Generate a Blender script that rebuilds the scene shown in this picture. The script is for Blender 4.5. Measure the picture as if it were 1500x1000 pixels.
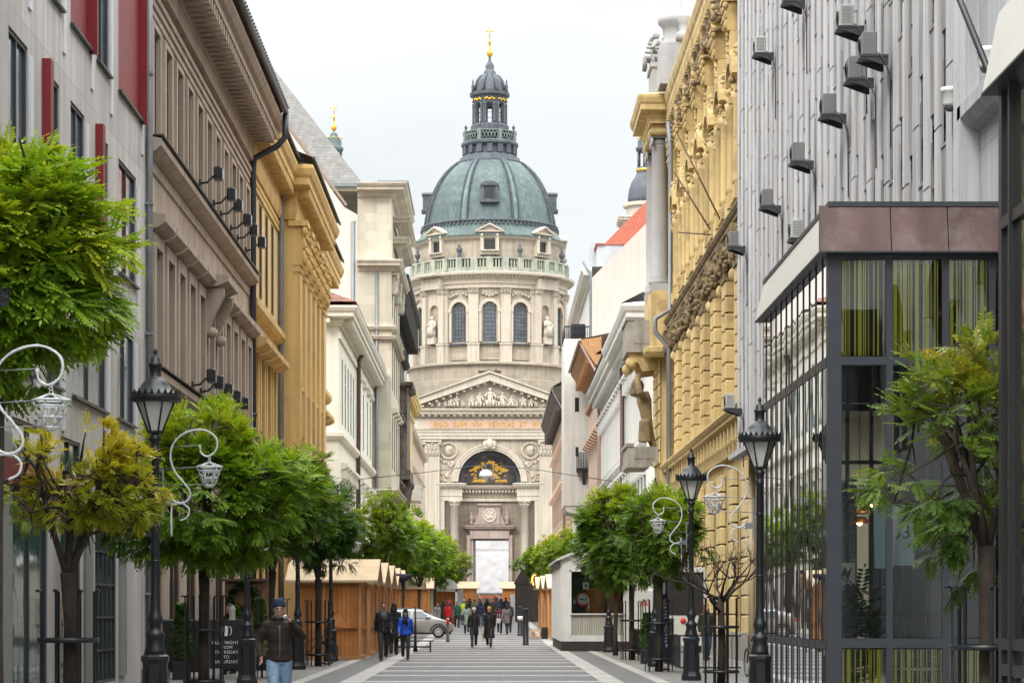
import bpy, math, random, bmesh
from mathutils import Vector, Matrix, noise
for o in list(bpy.data.objects): bpy.data.objects.remove(o, do_unlink=True)
SC = bpy.context.scene
COL = SC.collection
R = math.radians
PI = math.pi
rnd = random.Random(7)

# ------------------------------------------------------------------ camera, sky, sun, exposure
EYE = 1.70
cam_d = bpy.data.cameras.new('camera')
cam = bpy.data.objects.new('camera', cam_d); COL.objects.link(cam)
cam.location = (0, 0, EYE); cam.rotation_euler = (R(90), 0, 0)
cam_d.sensor_width = 36; cam_d.lens = 86.4          # 3600 px focal length on a 1500 px wide frame
cam_d.shift_x = 0.02; cam_d.shift_y = 0.26
cam_d.clip_start = 0.1; cam_d.clip_end = 5000
SC.camera = cam
F = 3600.0

SUN_EL, SUN_AZ = 42, 205      # azimuth clockwise from +Y (straight up the street): behind the camera, to its left
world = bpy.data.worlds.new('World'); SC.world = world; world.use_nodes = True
wn, wl = world.node_tree.nodes, world.node_tree.links
for n in list(wn): wn.remove(n)
w_out = wn.new('ShaderNodeOutputWorld'); w_bg = wn.new('ShaderNodeBackground')
sky = wn.new('ShaderNodeTexSky'); sky.sky_type = 'NISHITA'; sky.sun_disc = False
sky.sun_elevation = R(SUN_EL); sky.sun_rotation = R(SUN_AZ); sky.air_density = 1.0; sky.dust_density = 4.0
w_co = wn.new('ShaderNodeTexCoord'); w_sep = wn.new('ShaderNodeSeparateXYZ')
wl.new(w_co.outputs['Generated'], w_sep.inputs[0])
w_grad = wn.new('ShaderNodeFloatCurve')              # overcast: pale near the horizon, raised steeply overhead, out of view, to light the street
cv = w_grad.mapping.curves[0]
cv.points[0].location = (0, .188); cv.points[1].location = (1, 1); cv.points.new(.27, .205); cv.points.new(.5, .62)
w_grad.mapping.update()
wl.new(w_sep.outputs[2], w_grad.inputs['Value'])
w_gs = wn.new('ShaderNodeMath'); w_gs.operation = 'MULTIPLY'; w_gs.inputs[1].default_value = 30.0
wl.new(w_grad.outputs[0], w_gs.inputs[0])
w_map = wn.new('ShaderNodeMapping'); w_map.inputs['Scale'].default_value = (3, 3, 9)
w_noise = wn.new('ShaderNodeTexNoise'); w_noise.inputs['Scale'].default_value = 1.6; w_noise.inputs['Detail'].default_value = 5
wl.new(w_co.outputs['Generated'], w_map.inputs[0]); wl.new(w_map.outputs[0], w_noise.inputs['Vector'])
w_nr = wn.new('ShaderNodeMapRange'); w_nr.inputs[1].default_value = 0.3; w_nr.inputs[2].default_value = 0.75
w_nr.inputs[3].default_value = 0.9; w_nr.inputs[4].default_value = 1.08
wl.new(w_noise.outputs['Fac'], w_nr.inputs[0])
w_mul = wn.new('ShaderNodeMath'); w_mul.operation = 'MULTIPLY'
wl.new(w_gs.outputs[0], w_mul.inputs[0]); wl.new(w_nr.outputs[0], w_mul.inputs[1])
w_cl = wn.new('ShaderNodeCombineColor')
w_m2 = wn.new('ShaderNodeMath'); w_m2.operation = 'MULTIPLY'; w_m2.inputs[1].default_value = 0.975
wl.new(w_mul.outputs[0], w_m2.inputs[0])
wl.new(w_m2.outputs[0], w_cl.inputs[0]); wl.new(w_mul.outputs[0], w_cl.inputs[1]); wl.new(w_mul.outputs[0], w_cl.inputs[2])
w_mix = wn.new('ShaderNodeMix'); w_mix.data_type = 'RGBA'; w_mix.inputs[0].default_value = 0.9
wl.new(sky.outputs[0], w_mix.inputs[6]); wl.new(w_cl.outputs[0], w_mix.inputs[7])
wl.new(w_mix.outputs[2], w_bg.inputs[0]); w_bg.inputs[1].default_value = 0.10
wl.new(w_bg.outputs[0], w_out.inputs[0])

sun_d = bpy.data.lights.new('sun', 'SUN'); sun = bpy.data.objects.new('sun', sun_d); COL.objects.link(sun)
sun_d.energy = 0.9; sun_d.angle = R(14); sun_d.color = (1.0, 0.95, 0.87)
sun_dir = Vector((math.sin(R(SUN_AZ))*math.cos(R(SUN_EL)), math.cos(R(SUN_AZ))*math.cos(R(SUN_EL)), math.sin(R(SUN_EL))))
sun.rotation_euler = sun_dir.to_track_quat('Z', 'Y').to_euler()
SC.view_settings.view_transform = 'Standard'; SC.view_settings.look = 'None'
SC.view_settings.exposure = 0.95; SC.view_settings.gamma = 1.0
SC.cycles.use_denoising = True
SC.cycles.max_bounces = 7; SC.cycles.diffuse_bounces = 3; SC.cycles.glossy_bounces = 3
SC.cycles.transmission_bounces = 4; SC.cycles.transparent_max_bounces = 12
SC.cycles.caustics_reflective = False; SC.cycles.caustics_refractive = False
SC.cycles.sample_clamp_indirect = 4

# ------------------------------------------------------------------ helpers
def tag(o, label=None, cat=None, group=None, kind=None):
    if label: o['label'] = label
    if cat: o['category'] = cat
    if group: o['group'] = group
    if kind: o['kind'] = kind
    return o
def empty(name, loc=(0, 0, 0), rz=0, label=None, cat=None, group=None):
    o = bpy.data.objects.new(name, None); COL.objects.link(o)
    o.location = loc; o.rotation_euler = (0, 0, rz); o.empty_display_size = .3
    return tag(o, label, cat, group)
def link_copy(o, parent=None):
    c = o.copy(); COL.objects.link(c)
    if parent is not None: c.parent = parent
    return c
KIDS = {}
def copy_tree(o, parent=None, label=None, group=None):
    c = link_copy(o, parent)
    if label: c['label'] = label
    if group: c['group'] = group
    for k in list(o.children): copy_tree(k, c)
    return c

class MB:
    """collects faces; build() links them as one mesh object"""
    def __init__(s): s.v = []; s.f = []; s.m = []; s.s = []; s.mi = 0
    def add(s, vs, fs, sm=False):
        b = len(s.v); s.v.extend([tuple(v) for v in vs])
        for f in fs:
            s.f.append([i + b for i in f]); s.m.append(s.mi); s.s.append(sm)
        return s
    def poly(s, *pts): return s.add(pts, [list(range(len(pts)))])
    def box(s, x0, x1, y0, y1, z0, z1):
        if x0 > x1: x0, x1 = x1, x0
        if y0 > y1: y0, y1 = y1, y0
        if z0 > z1: z0, z1 = z1, z0
        v = [(x0,y0,z0),(x1,y0,z0),(x1,y1,z0),(x0,y1,z0),(x0,y0,z1),(x1,y0,z1),(x1,y1,z1),(x0,y1,z1)]
        return s.add(v, [[3,2,1,0],[4,5,6,7],[0,1,5,4],[1,2,6,5],[2,3,7,6],[3,0,4,7]])
    def bbox(s, x0, x1, y0, y1, z0, z1, b=.02):
        """box with chamfered vertical and top edges"""
        p = [(x0+b,y0),(x1-b,y0),(x1,y0+b),(x1,y1-b),(x1-b,y1),(x0+b,y1),(x0,y1-b),(x0,y0+b)]
        q = [(x0+2*b,y0+b),(x1-2*b,y0+b),(x1-b,y0+2*b),(x1-b,y1-2*b),(x1-2*b,y1-b),(x0+2*b,y1-b),(x0+b,y1-2*b),(x0+b,y0+2*b)]
        v = [(a,c,z0) for a,c in p]+[(a,c,z1-b) for a,c in p]+[(a,c,z1) for a,c in q]
        fs = [list(range(7,-1,-1)), list(range(16,24))]
        for i in range(8):
            j = (i+1) % 8; fs += [[i,j,j+8,i+8],[i+8,j+8,j+16,i+16]]
        return s.add(v, fs)
    def xz(s, pts, y0, y1):
        """polygon in the xz plane given a thickness along y"""
        n = len(pts); v = [(a,y0,c) for a,c in pts]+[(a,y1,c) for a,c in pts]
        return s.add(v, [list(range(n)), list(range(2*n-1,n-1,-1))]+[[(i+1)%n,i,i+n,(i+1)%n+n] for i in range(n)])
    def yz(s, pts, x0, x1):
        n = len(pts); v = [(x0,a,c) for a,c in pts]+[(x1,a,c) for a,c in pts]
        return s.add(v, [list(range(n)), list(range(2*n-1,n-1,-1))]+[[(i+1)%n,i,i+n,(i+1)%n+n] for i in range(n)])
    def xy(s, pts, z0, z1):
        n = len(pts); v = [(a,c,z0) for a,c in pts]+[(a,c,z1) for a,c in pts]
        return s.add(v, [list(range(n)), list(range(2*n-1,n-1,-1))]+[[(i+1)%n,i,i+n,(i+1)%n+n] for i in range(n)])
    def lathe(s, c, prof, n=16, a0=0.0, a1=2*PI, sm=True, sq=1.0):
        full = abs(a1-a0-2*PI) < 1e-6; k = n if full else n+1
        v = []
        for r, z in prof:
            for i in range(k):
                a = a0+(a1-a0)*i/n; v.append((c[0]+r*math.cos(a), c[1]+r*sq*math.sin(a), c[2]+z))
        fs = []
        for j in range(len(prof)-1):
            for i in range(n):
                a, b = j*k+i, j*k+(i+1) % k; fs.append([a,b,b+k,a+k])
        if full:
            if prof[0][0] > 1e-5: fs.append(list(range(k))[::-1])
            if prof[-1][0] > 1e-5: fs.append([(len(prof)-1)*k+i for i in range(k)])
        return s.add(v, fs, sm)
    def tube(s, pts, r, n=6, closed=False, sm=True, cap=True):
        pts = [Vector(p) for p in pts]; m = len(pts)
        rs = r if isinstance(r, (list, tuple)) else [r]*m
        v = []; up = None
        for i, p in enumerate(pts):
            if closed: t = pts[(i+1) % m]-pts[i-1]
            else: t = pts[min(i+1,m-1)]-pts[max(i-1,0)]
            if t.length < 1e-9: t = Vector((0,0,1))
            t.normalize()
            if up is None: up = Vector((0,0,1)) if abs(t.z) < .9 else Vector((1,0,0))
            a = up-t*up.dot(t)
            if a.length < 1e-6: a = t.orthogonal()
            a.normalize(); up = a; b = t.cross(a)
            for k in range(n):
                q = 2*PI*k/n; v.append(p+(a*math.cos(q)+b*math.sin(q))*rs[i])
        fs = []
        for i in range(m if closed else m-1):
            for k in range(n):
                a, b = i*n+k, i*n+(k+1) % n; j = ((i+1) % m)*n
                fs.append([a,b,j+(k+1) % n,j+k])
        if not closed and cap: fs += [list(range(n))[::-1], [(m-1)*n+k for k in range(n)]]
        return s.add(v, fs, sm)
    def blob(s, c, rx, ry=None, rz=None, nu=8, nv=5, rot=None):
        ry = rx if ry is None else ry; rz = rx if rz is None else rz
        v = [Vector((0,0,-rz))]
        for j in range(1, nv):
            t = -PI/2+PI*j/nv
            for i in range(nu):
                a = 2*PI*i/nu; v.append(Vector((rx*math.cos(t)*math.cos(a), ry*math.cos(t)*math.sin(a), rz*math.sin(t))))
        v.append(Vector((0,0,rz)))
        if rot is not None: v = [rot @ p for p in v]
        v = [p+Vector(c) for p in v]; fs = []
        for i in range(nu): fs.append([0, 1+(i+1) % nu, 1+i])
        for j in range(nv-2):
            for i in range(nu):
                a, b = 1+j*nu+i, 1+j*nu+(i+1) % nu; fs.append([a,b,b+nu,a+nu])
        e = len(v)-1; o = 1+(nv-2)*nu
        for i in range(nu): fs.append([o+i, o+(i+1) % nu, e])
        return s.add(v, fs, True)
    def sweep(s, prof, path, caps=True):
        """closed profile [(out, z)] carried along a path in xy (right-hand side is outside), mitred"""
        P = [Vector((p[0], p[1])) for p in path]; m = len(P); n = len(prof); v = []
        for i, p in enumerate(P):
            d0 = (P[i]-P[i-1]).normalized() if i > 0 else None
            d1 = (P[i+1]-P[i]).normalized() if i < m-1 else None
            n0 = Vector((d0.y,-d0.x)) if d0 else None; n1 = Vector((d1.y,-d1.x)) if d1 else None
            if n0 is None: nn = n1
            elif n1 is None: nn = n0
            else:
                nn = n0+n1; nn = nn/max(.2, nn.dot(n0))
            for o, z in prof: v.append((p.x+nn.x*o, p.y+nn.y*o, z))
        fs = []
        for i in range(m-1):
            for k in range(n):
                a, b = i*n+k, i*n+(k+1) % n; fs.append([a,b,b+n,a+n])
        if caps: fs += [list(range(n)), [(m-1)*n+k for k in range(n)][::-1]]
        return s.add(v, fs)
    def wall(s, u0, u1, z0, z1, ops=(), y=0.0, depth=.3, rev=None, seg=10):
        """front wall in the plane y with openings (a, b, c, d[, 'arch']); reveals go back by depth; rev = material index of the reveals"""
        us = sorted(set([u0,u1]+[min(max(t,u0),u1) for o in ops for t in o[:2]]))
        zs = sorted(set([z0,z1]+[min(max(t,z0),z1) for o in ops for t in o[2:4]]))
        us = [t for i,t in enumerate(us) if i == 0 or t-us[i-1] > 1e-5]; zs = [t for i,t in enumerate(zs) if i == 0 or t-zs[i-1] > 1e-5]
        for j in range(len(zs)-1):
            run = None
            for i in range(len(us)-1):
                cu, cz = (us[i]+us[i+1])/2, (zs[j]+zs[j+1])/2
                solid = not any(o[0] < cu < o[1] and o[2] < cz < o[3] for o in ops)
                if solid and run is None: run = us[i]
                if not solid and run is not None:
                    s.poly((run,y,zs[j]),(us[i],y,zs[j]),(us[i],y,zs[j+1]),(run,y,zs[j+1])); run = None
            if run is not None: s.poly((run,y,zs[j]),(us[-1],y,zs[j]),(us[-1],y,zs[j+1]),(run,y,zs[j+1]))
        k = s.mi
        for o in ops:
            a,b,c,d = o[:4]; Y = y+depth
            s.mi = k if rev is None else rev
            if len(o) > 4 and o[4] == 'arch':
                r = (b-a)/2; cx = (a+b)/2; cz = d-r
                arc = [(cx-r*math.cos(PI*q/seg), cz+r*math.sin(PI*q/seg)) for q in range(seg+1)]
                h = seg//2
                s.poly((a,y,c),(a,Y,c),(a,Y,cz),(a,y,cz)); s.poly((b,y,c),(b,y,cz),(b,Y,cz),(b,Y,c)); s.poly((a,y,c),(b,y,c),(b,Y,c),(a,Y,c))
                for q in range(seg): s.poly((arc[q][0],y,arc[q][1]),(arc[q][0],Y,arc[q][1]),(arc[q+1][0],Y,arc[q+1][1]),(arc[q+1][0],y,arc[q+1][1]))
                s.mi = k
                for q in range(seg):
                    cor = a if q < h else b
                    s.poly((cor,y,d),(arc[q][0],y,arc[q][1]),(arc[q+1][0],y,arc[q+1][1]))
                continue
            s.poly((a,y,c),(a,Y,c),(a,Y,d),(a,y,d)); s.poly((b,y,c),(b,y,d),(b,Y,d),(b,Y,c))
            s.poly((a,y,d),(a,Y,d),(b,Y,d),(b,y,d)); s.poly((a,y,c),(b,y,c),(b,Y,c),(a,Y,c))
            s.mi = k
        return s
    def mesh(s, name, mats):
        me = bpy.data.meshes.new(name); me.from_pydata(s.v, [], s.f)
        for m in (mats if isinstance(mats, (list, tuple)) else [mats]): me.materials.append(m)
        me.polygons.foreach_set('material_index', s.m); me.polygons.foreach_set('use_smooth', s.s)
        me.update(); return me
    def build(s, name, mats, parent=None, loc=None, rz=None):
        o = bpy.data.objects.new(name, s.mesh(name, mats)); COL.objects.link(o)
        if parent is not None: o.parent = parent
        if loc is not None: o.location = loc
        if rz is not None: o.rotation_euler = (0, 0, rz)
        return o
def place(name, me, parent=None, loc=(0,0,0), rz=0, sc=None):
    o = bpy.data.objects.new(name, me); COL.objects.link(o); o.location = loc; o.rotation_euler = (0,0,rz)
    if parent is not None: o.parent = parent
    if sc: o.scale = sc
    return o

# ------------------------------------------------------------------ materials
MC = {}
def mat(name, col, rough=.85, var=.12, scale=1.2, bump=0.0, streak=0.0, metal=0.0, spec=.4, grime=None, brick=None, island=0.0, bscale=None, detail=6, gmap=None):
    if name in MC: return MC[name]
    m = bpy.data.materials.new(name); m.use_nodes = True; N, L = m.node_tree.nodes, m.node_tree.links
    bs = N['Principled BSDF']; bs.inputs['Roughness'].default_value = rough; bs.inputs['Metallic'].default_value = metal
    bs.inputs['Specular IOR Level'].default_value = spec
    geo = N.new('ShaderNodeNewGeometry')
    nz = N.new('ShaderNodeTexNoise'); nz.inputs['Scale'].default_value = scale; nz.inputs['Detail'].default_value = detail; nz.inputs['Roughness'].default_value = .6
    L.new(geo.outputs['Position'], nz.inputs['Vector'])
    def rng(src, a, b, c, d):
        r = N.new('ShaderNodeMapRange'); r.inputs[1].default_value = a; r.inputs[2].default_value = b; r.inputs[3].default_value = c; r.inputs[4].default_value = d
        L.new(src, r.inputs[0]); return r.outputs[0]
    val = rng(nz.outputs['Fac'], .25, .75, 1-var, 1+var)
    def mul(a, b):
        q = N.new('ShaderNodeMath'); q.operation = 'MULTIPLY'; L.new(a, q.inputs[0]); L.new(b, q.inputs[1]); return q.outputs[0]
    if island: val = mul(val, rng(geo.outputs['Random Per Island'], 0, 1, 1-island, 1+island))
    if streak:
        mp = N.new('ShaderNodeMapping'); mp.inputs['Scale'].default_value = (2.2, 2.2, .12); L.new(geo.outputs['Position'], mp.inputs[0])
        n2 = N.new('ShaderNodeTexNoise'); n2.inputs['Scale'].default_value = 1.3; n2.inputs['Detail'].default_value = 5; L.new(mp.outputs[0], n2.inputs['Vector'])
        val = mul(val, rng(n2.outputs['Fac'], .42, .68, 1.0, 1-streak))
    base = N.new('ShaderNodeMix'); base.data_type = 'RGBA'; base.blend_type = 'MULTIPLY'; base.inputs[0].default_value = 1
    base.inputs[6].default_value = (*col, 1)
    cur = None
    if brick:
        bw, bh, mortar, dark, flat = brick
        sp = N.new('ShaderNodeSeparateXYZ'); L.new(geo.outputs['Position'], sp.inputs[0])
        cb = N.new('ShaderNodeCombineXYZ')
        if flat: L.new(sp.outputs[0], cb.inputs[0]); L.new(sp.outputs[1], cb.inputs[1])
        else:
            ad = N.new('ShaderNodeMath'); L.new(sp.outputs[0], ad.inputs[0]); L.new(sp.outputs[1], ad.inputs[1])
            L.new(ad.outputs[0], cb.inputs[0]); L.new(sp.outputs[2], cb.inputs[1])
        bt = N.new('ShaderNodeTexBrick'); L.new(cb.outputs[0], bt.inputs['Vector']); bt.inputs['Scale'].default_value = 1
        bt.inputs['Brick Width'].default_value = bw; bt.inputs['Row Height'].default_value = bh; bt.inputs['Mortar Size'].default_value = mortar
        bt.inputs['Mortar Smooth'].default_value = .3
        bt.inputs['Color1'].default_value = (1,1,1,1); bt.inputs['Color2'].default_value = (.8,.8,.8,1); bt.inputs['Mortar'].default_value = (dark,dark,dark,1)
        mb = N.new('ShaderNodeMix'); mb.data_type = 'RGBA'; mb.blend_type = 'MULTIPLY'; mb.inputs[0].default_value = 1
        mb.inputs[6].default_value = (*col,1); L.new(bt.outputs['Color'], mb.inputs[7]); cur = mb.outputs[2]
    if cur is not None: L.new(cur, base.inputs[6])
    cc = N.new('ShaderNodeCombineColor')
    for i in range(3): L.new(val, cc.inputs[i])
    L.new(cc.outputs[0], base.inputs[7]); out = base.outputs[2]
    if grime:
        gcol, lo, hi, gsc = grime
        n3 = N.new('ShaderNodeTexNoise'); n3.inputs['Scale'].default_value = gsc; n3.inputs['Detail'].default_value = 7; n3.inputs['Roughness'].default_value = .65
        if gmap:
            mg = N.new('ShaderNodeMapping'); mg.inputs['Scale'].default_value = gmap; L.new(geo.outputs['Position'], mg.inputs[0]); L.new(mg.outputs[0], n3.inputs['Vector'])
        else: L.new(geo.outputs['Position'], n3.inputs['Vector'])
        gm = N.new('ShaderNodeMix'); gm.data_type = 'RGBA'; L.new(rng(n3.outputs['Fac'], lo, hi, 0, 1), gm.inputs[0])
        L.new(out, gm.inputs[6]); gm.inputs[7].default_value = (*gcol,1); out = gm.outputs[2]
    L.new(out, bs.inputs['Base Color'])
    if bump:
        bp = N.new('ShaderNodeBump'); bp.inputs['Strength'].default_value = bump; bp.inputs['Distance'].default_value = .02
        n4 = N.new('ShaderNodeTexNoise'); n4.inputs['Scale'].default_value = bscale or scale*9; n4.inputs['Detail'].default_value = 4
        L.new(geo.outputs['Position'], n4.inputs['Vector'])
        h = n4.outputs['Fac']
        if brick: h = mul(h, bt.outputs['Color'])
        L.new(h, bp.inputs['Height']); L.new(bp.outputs[0], bs.inputs['Normal'])
    MC[name] = m; return m
def pane_glass(name, col=(.02,.025,.028), rough=.04):
    """window pane seen from outside: dark room behind a clean reflecting sheet, a little uneven"""
    if name in MC: return MC[name]
    m = mat(name, col, rough=rough, var=.5, scale=.7, spec=.9)
    N, L = m.node_tree.nodes, m.node_tree.links; bs = N['Principled BSDF']
    geo = N.new('ShaderNodeNewGeometry'); n = N.new('ShaderNodeTexNoise'); n.inputs['Scale'].default_value = .9
    L.new(geo.outputs['Position'], n.inputs['Vector']); bp = N.new('ShaderNodeBump'); bp.inputs['Strength'].default_value = .12; bp.inputs['Distance'].default_value = .1
    L.new(n.outputs['Fac'], bp.inputs['Height']); L.new(bp.outputs[0], bs.inputs['Normal'])
    return m
def clear_glass(name, tint=(.8,.86,.84), f0=.06):
    if name in MC: return MC[name]
    m = bpy.data.materials.new(name); m.use_nodes = True; N, L = m.node_tree.nodes, m.node_tree.links
    for n in list(N): N.remove(n)
    o = N.new('ShaderNodeOutputMaterial'); mx = N.new('ShaderNodeMixShader'); t = N.new('ShaderNodeBsdfTransparent'); g = N.new('ShaderNodeBsdfGlossy')
    t.inputs[0].default_value = (*tint,1); g.inputs['Roughness'].default_value = .01; g.inputs[0].default_value = (.95,.97,1,1)
    fr = N.new('ShaderNodeFresnel'); fr.inputs[0].default_value = 1.6
    ad = N.new('ShaderNodeMath'); ad.use_clamp = True; ad.inputs[1].default_value = f0; L.new(fr.outputs[0], ad.inputs[0])
    geo = N.new('ShaderNodeNewGeometry'); n = N.new('ShaderNodeTexNoise'); n.inputs['Scale'].default_value = .8
    L.new(geo.outputs['Position'], n.inputs['Vector']); bp = N.new('ShaderNodeBump'); bp.inputs['Strength'].default_value = .015; bp.inputs['Distance'].default_value = .1
    L.new(n.outputs['Fac'], bp.inputs['Height']); L.new(bp.outputs[0], g.inputs['Normal'])
    L.new(ad.outputs[0], mx.inputs[0]); L.new(t.outputs[0], mx.inputs[1]); L.new(g.outputs[0], mx.inputs[2]); L.new(mx.outputs[0], o.inputs[0])
    MC[name] = m; return m
def glow(name, col, strength):
    if name in MC: return MC[name]
    m = mat(name, col, rough=.5, var=.05); bs = m.node_tree.nodes['Principled BSDF']
    bs.inputs['Emission Color'].default_value = (*col,1); bs.inputs['Emission Strength'].default_value = strength
    return m

GLASS = pane_glass('window_glass'); GLASS_G = pane_glass('greenish_glass', (.05,.085,.08), .06); GLASS_B = pane_glass('blue_grey_glass', (.09,.105,.12), .08)
CLEAR = clear_glass('clear_glass', (.94,.97,.96), .04)
IRON = mat('black_iron', (.014,.016,.02), rough=.38, var=.3, scale=6, spec=.5)
DARKMETAL = mat('dark_metal', (.035,.038,.045), rough=.42, var=.15, scale=4, spec=.5)
ZINC = mat('zinc_sheet', (.21,.225,.24), rough=.45, var=.15, scale=2, metal=.3)
SLATE = mat('slate_roof', (.215,.208,.198), rough=.85, var=.25, scale=2, brick=(.42,.24,.02,.7,False), bump=.3)
TILE = mat('red_tile_roof', (.36,.085,.045), rough=.8, var=.2, scale=4, brick=(.3,.24,.035,.5,False), bump=.4)
TILE_OLD = mat('old_tile_roof', (.20,.085,.06), rough=.85, var=.25, scale=3, brick=(.3,.3,.04,.45,False), bump=.4)
WHITEP = mat('white_paint', (.78,.78,.76), rough=.5, var=.05, scale=3)
BROWN_W = mat('brown_window_wood', (.09,.055,.04), rough=.6, var=.15, scale=5)
WHITE_W = mat('white_window_wood', (.6,.58,.53), rough=.6, var=.1, scale=5)
GREEN_W = mat('grey_green_window_wood', (.24,.32,.31), rough=.6, var=.1, scale=5)

# ------------------------------------------------------------------ facade frame: local x along the street, y into the house, z up
class Bld:
    def __init__(s, name, label, X, Y0, Y1, side, cat='building', group=None):
        s.side = side; s.Y0, s.Y1, s.X = Y0, Y1, X; s.L = Y1-Y0
        s.root = empty(name, (X, Y0 if side == 'L' else Y1, 0), R(90) if side == 'L' else R(-90), label, cat, group)
    def lx(s, Y): return Y-s.Y0 if s.side == 'L' else s.Y1-Y
    def part(s, name, mb, mats, parent=None): return mb.build(name, mats, parent or s.root)
WIN = {}
def window_meshes(w, h, style, gm, fm, arch=False):
    k = (round(w,2), round(h,2), style, gm.name, fm.name, arch)
    if k in WIN: return WIN[k]
    a = MB()
    if arch:
        r = w/2; pts = [(-r,0),(r,0)]+[(r*math.cos(PI*q/10), h-r+r*math.sin(PI*q/10)) for q in range(11)]
        a.xz(pts, 0, .02)
    else: a.box(-w/2, w/2, 0, .02, 0, h)
    f = MB(); t = .07
    if style != 'none':
        f.box(-w/2,-w/2+t,-.05,-.003,0,h-(w/2 if arch else 0)); f.box(w/2-t,w/2,-.05,-.003,0,h-(w/2 if arch else 0)); f.box(-w/2+t,w/2-t,-.05,-.003,0,t)
        if arch:
            for q in range(10):
                a0, a1 = PI*q/10, PI*(q+1)/10; r = w/2
                f.xz([(r*math.cos(a0),h-r+r*math.sin(a0)),(r*math.cos(a1),h-r+r*math.sin(a1)),((r-t)*math.cos(a1),h-r+(r-t)*math.sin(a1)),((r-t)*math.cos(a0),h-r+(r-t)*math.sin(a0))], -.05, -.003)
        else: f.box(-w/2+t,w/2-t,-.05,-.003,h-t,h)
    if style in ('cross', 'sash'):
        f.box(-.035,.035,-.045,-.004,t,h-t if not arch else h-.02); z = h*.68
        f.box(-w/2+t,-.037,-.045,-.004,z-.035,z+.035); f.box(.037,w/2-t,-.045,-.004,z-.035,z+.035)
    if style == 'two': f.box(-.03,.03,-.045,-.004,t,h-t)
    if style == 'grid':
        n = max(2, int(w/.55)); m = max(3, int(h/.6))
        for i in range(1, n): x = -w/2+w*i/n; f.box(x-.02,x+.02,-.045,-.004,t,h-.04 if not arch else h-.04-(w/2-math.sqrt(max(0,(w/2)**2-x*x))))
        for j in range(1, m):
            z = h*j/m; hw = w/2 if (not arch or z < h-w/2) else math.sqrt(max(.01,(w/2)**2-(z-h+w/2)**2))
            f.box(-hw+.02,hw-.02,-.04,-.005,z-.02,z+.02)
    WIN[k] = (a.mesh('window', gm), f.mesh('frame', fm) if f.f else None); return WIN[k]
def window(b, xc, z0, w, h, y=.28, style='cross', gm=None, fm=None, arch=False, parent=None, rz=0, name='window', wall_y=0.0):
    if isinstance(b, Bld): y = wall_y+max(.058, (y-wall_y)*.2)      # glass close behind the face of the wall
    pm, fr = window_meshes(w, h, style, gm or GLASS, fm or BROWN_W, arch)
    root = b.root if isinstance(b, Bld) else b
    o = place(name, pm, parent or root, (xc, y, z0), rz)
    if fr: place('frame', fr, o)
    return o
def shell(mb, L, D, z0, z1, y=0.0, near=True, far=True, top=True, back=True):
    if near: mb.poly((0,y,z0),(0,y,z1),(0,D,z1),(0,D,z0))
    if far: mb.poly((L,y,z0),(L,D,z0),(L,D,z1),(L,y,z1))
    if back: mb.poly((0,D,z0),(0,D,z1),(L,D,z1),(L,D,z0))
    if top: mb.poly((0,y,z1),(L,y,z1),(L,D,z1),(0,D,z1))
CORN = [(0,0),(.12,0),(.12,.12),(.2,.2),(.2,.3),(.62,.36),(.62,.52),(.7,.58),(.78,.72),(.78,.8),(0,.95)]
def cornice_prof(z, out, h, base=0.0):
    return [(base+o/.78*out, z+q/.95*h) for o, q in CORN]
def band_prof(z, out, h): return [(0,z),(out*.6,z+h*.15),(out,z+h*.45),(out,z+h*.85),(0,z+h)]
def brackets(mb, x0, x1, step, w, out, z0, z1, y=0.0):
    n = max(1, int(round((x1-x0)/step)))
    for i in range(n):
        x = x0+(i+.5)*(x1-x0)/n; mb.box(x-w/2, x+w/2, y-out, y+.01, z0, z1)
def acanthus(mb, cx, cy, z, w, h, d, rs=1):
    """Corinthian capital on a flat pilaster: bell, two rows of leaves, corner volutes, abacus"""
    rr = random.Random(rs)
    mb.box(cx-w/2, cx+w/2, cy-d*.55, cy+d, z, z+h*.86)
    for row in range(2):
        for i in range(4+row):
            x = cx-w*.48+w*.96*(i+.5)/(4+row); mb.blob((x, cy-d*.62, z+h*(.2+.3*row)), w*.11, d*.35, h*.17, 6, 4)
            mb.blob((x, cy-d*.95, z+h*(.33+.3*row)), w*.07, d*.2, h*.06, 5, 4)
    for sx in (-1, 1): mb.blob((cx+sx*w*.5, cy-d*.75, z+h*.78), w*.13, d*.35, h*.12, 7, 5)
    mb.blob((cx, cy-d*.8, z+h*.8), w*.09, d*.3, h*.1, 6, 4)
    mb.box(cx-w*.62, cx+w*.62, cy-d*1.15, cy+d, z+h*.88, z+h)
def text_mesh(txt, size, depth=.01, spacing=1.0, align='CENTER', font_scale_x=1.0):
    c = bpy.data.curves.new('lettering', 'FONT'); c.body = txt; c.size = size; c.extrude = depth; c.align_x = align; c.align_y = 'CENTER'; c.space_character = spacing
    o = bpy.data.objects.new('lettering', c); COL.objects.link(o)
    dg = bpy.context.evaluated_depsgraph_get(); me = bpy.data.meshes.new_from_object(o.evaluated_get(dg))
    bpy.data.objects.remove(o); bpy.data.curves.remove(c)
    if font_scale_x != 1.0:
        for v in me.vertices: v.co.x *= font_scale_x
    for v in me.vertices: v.co = Vector((v.co.x, -v.co.z, v.co.y))     # stands in the xz plane facing -y
    return me
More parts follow.
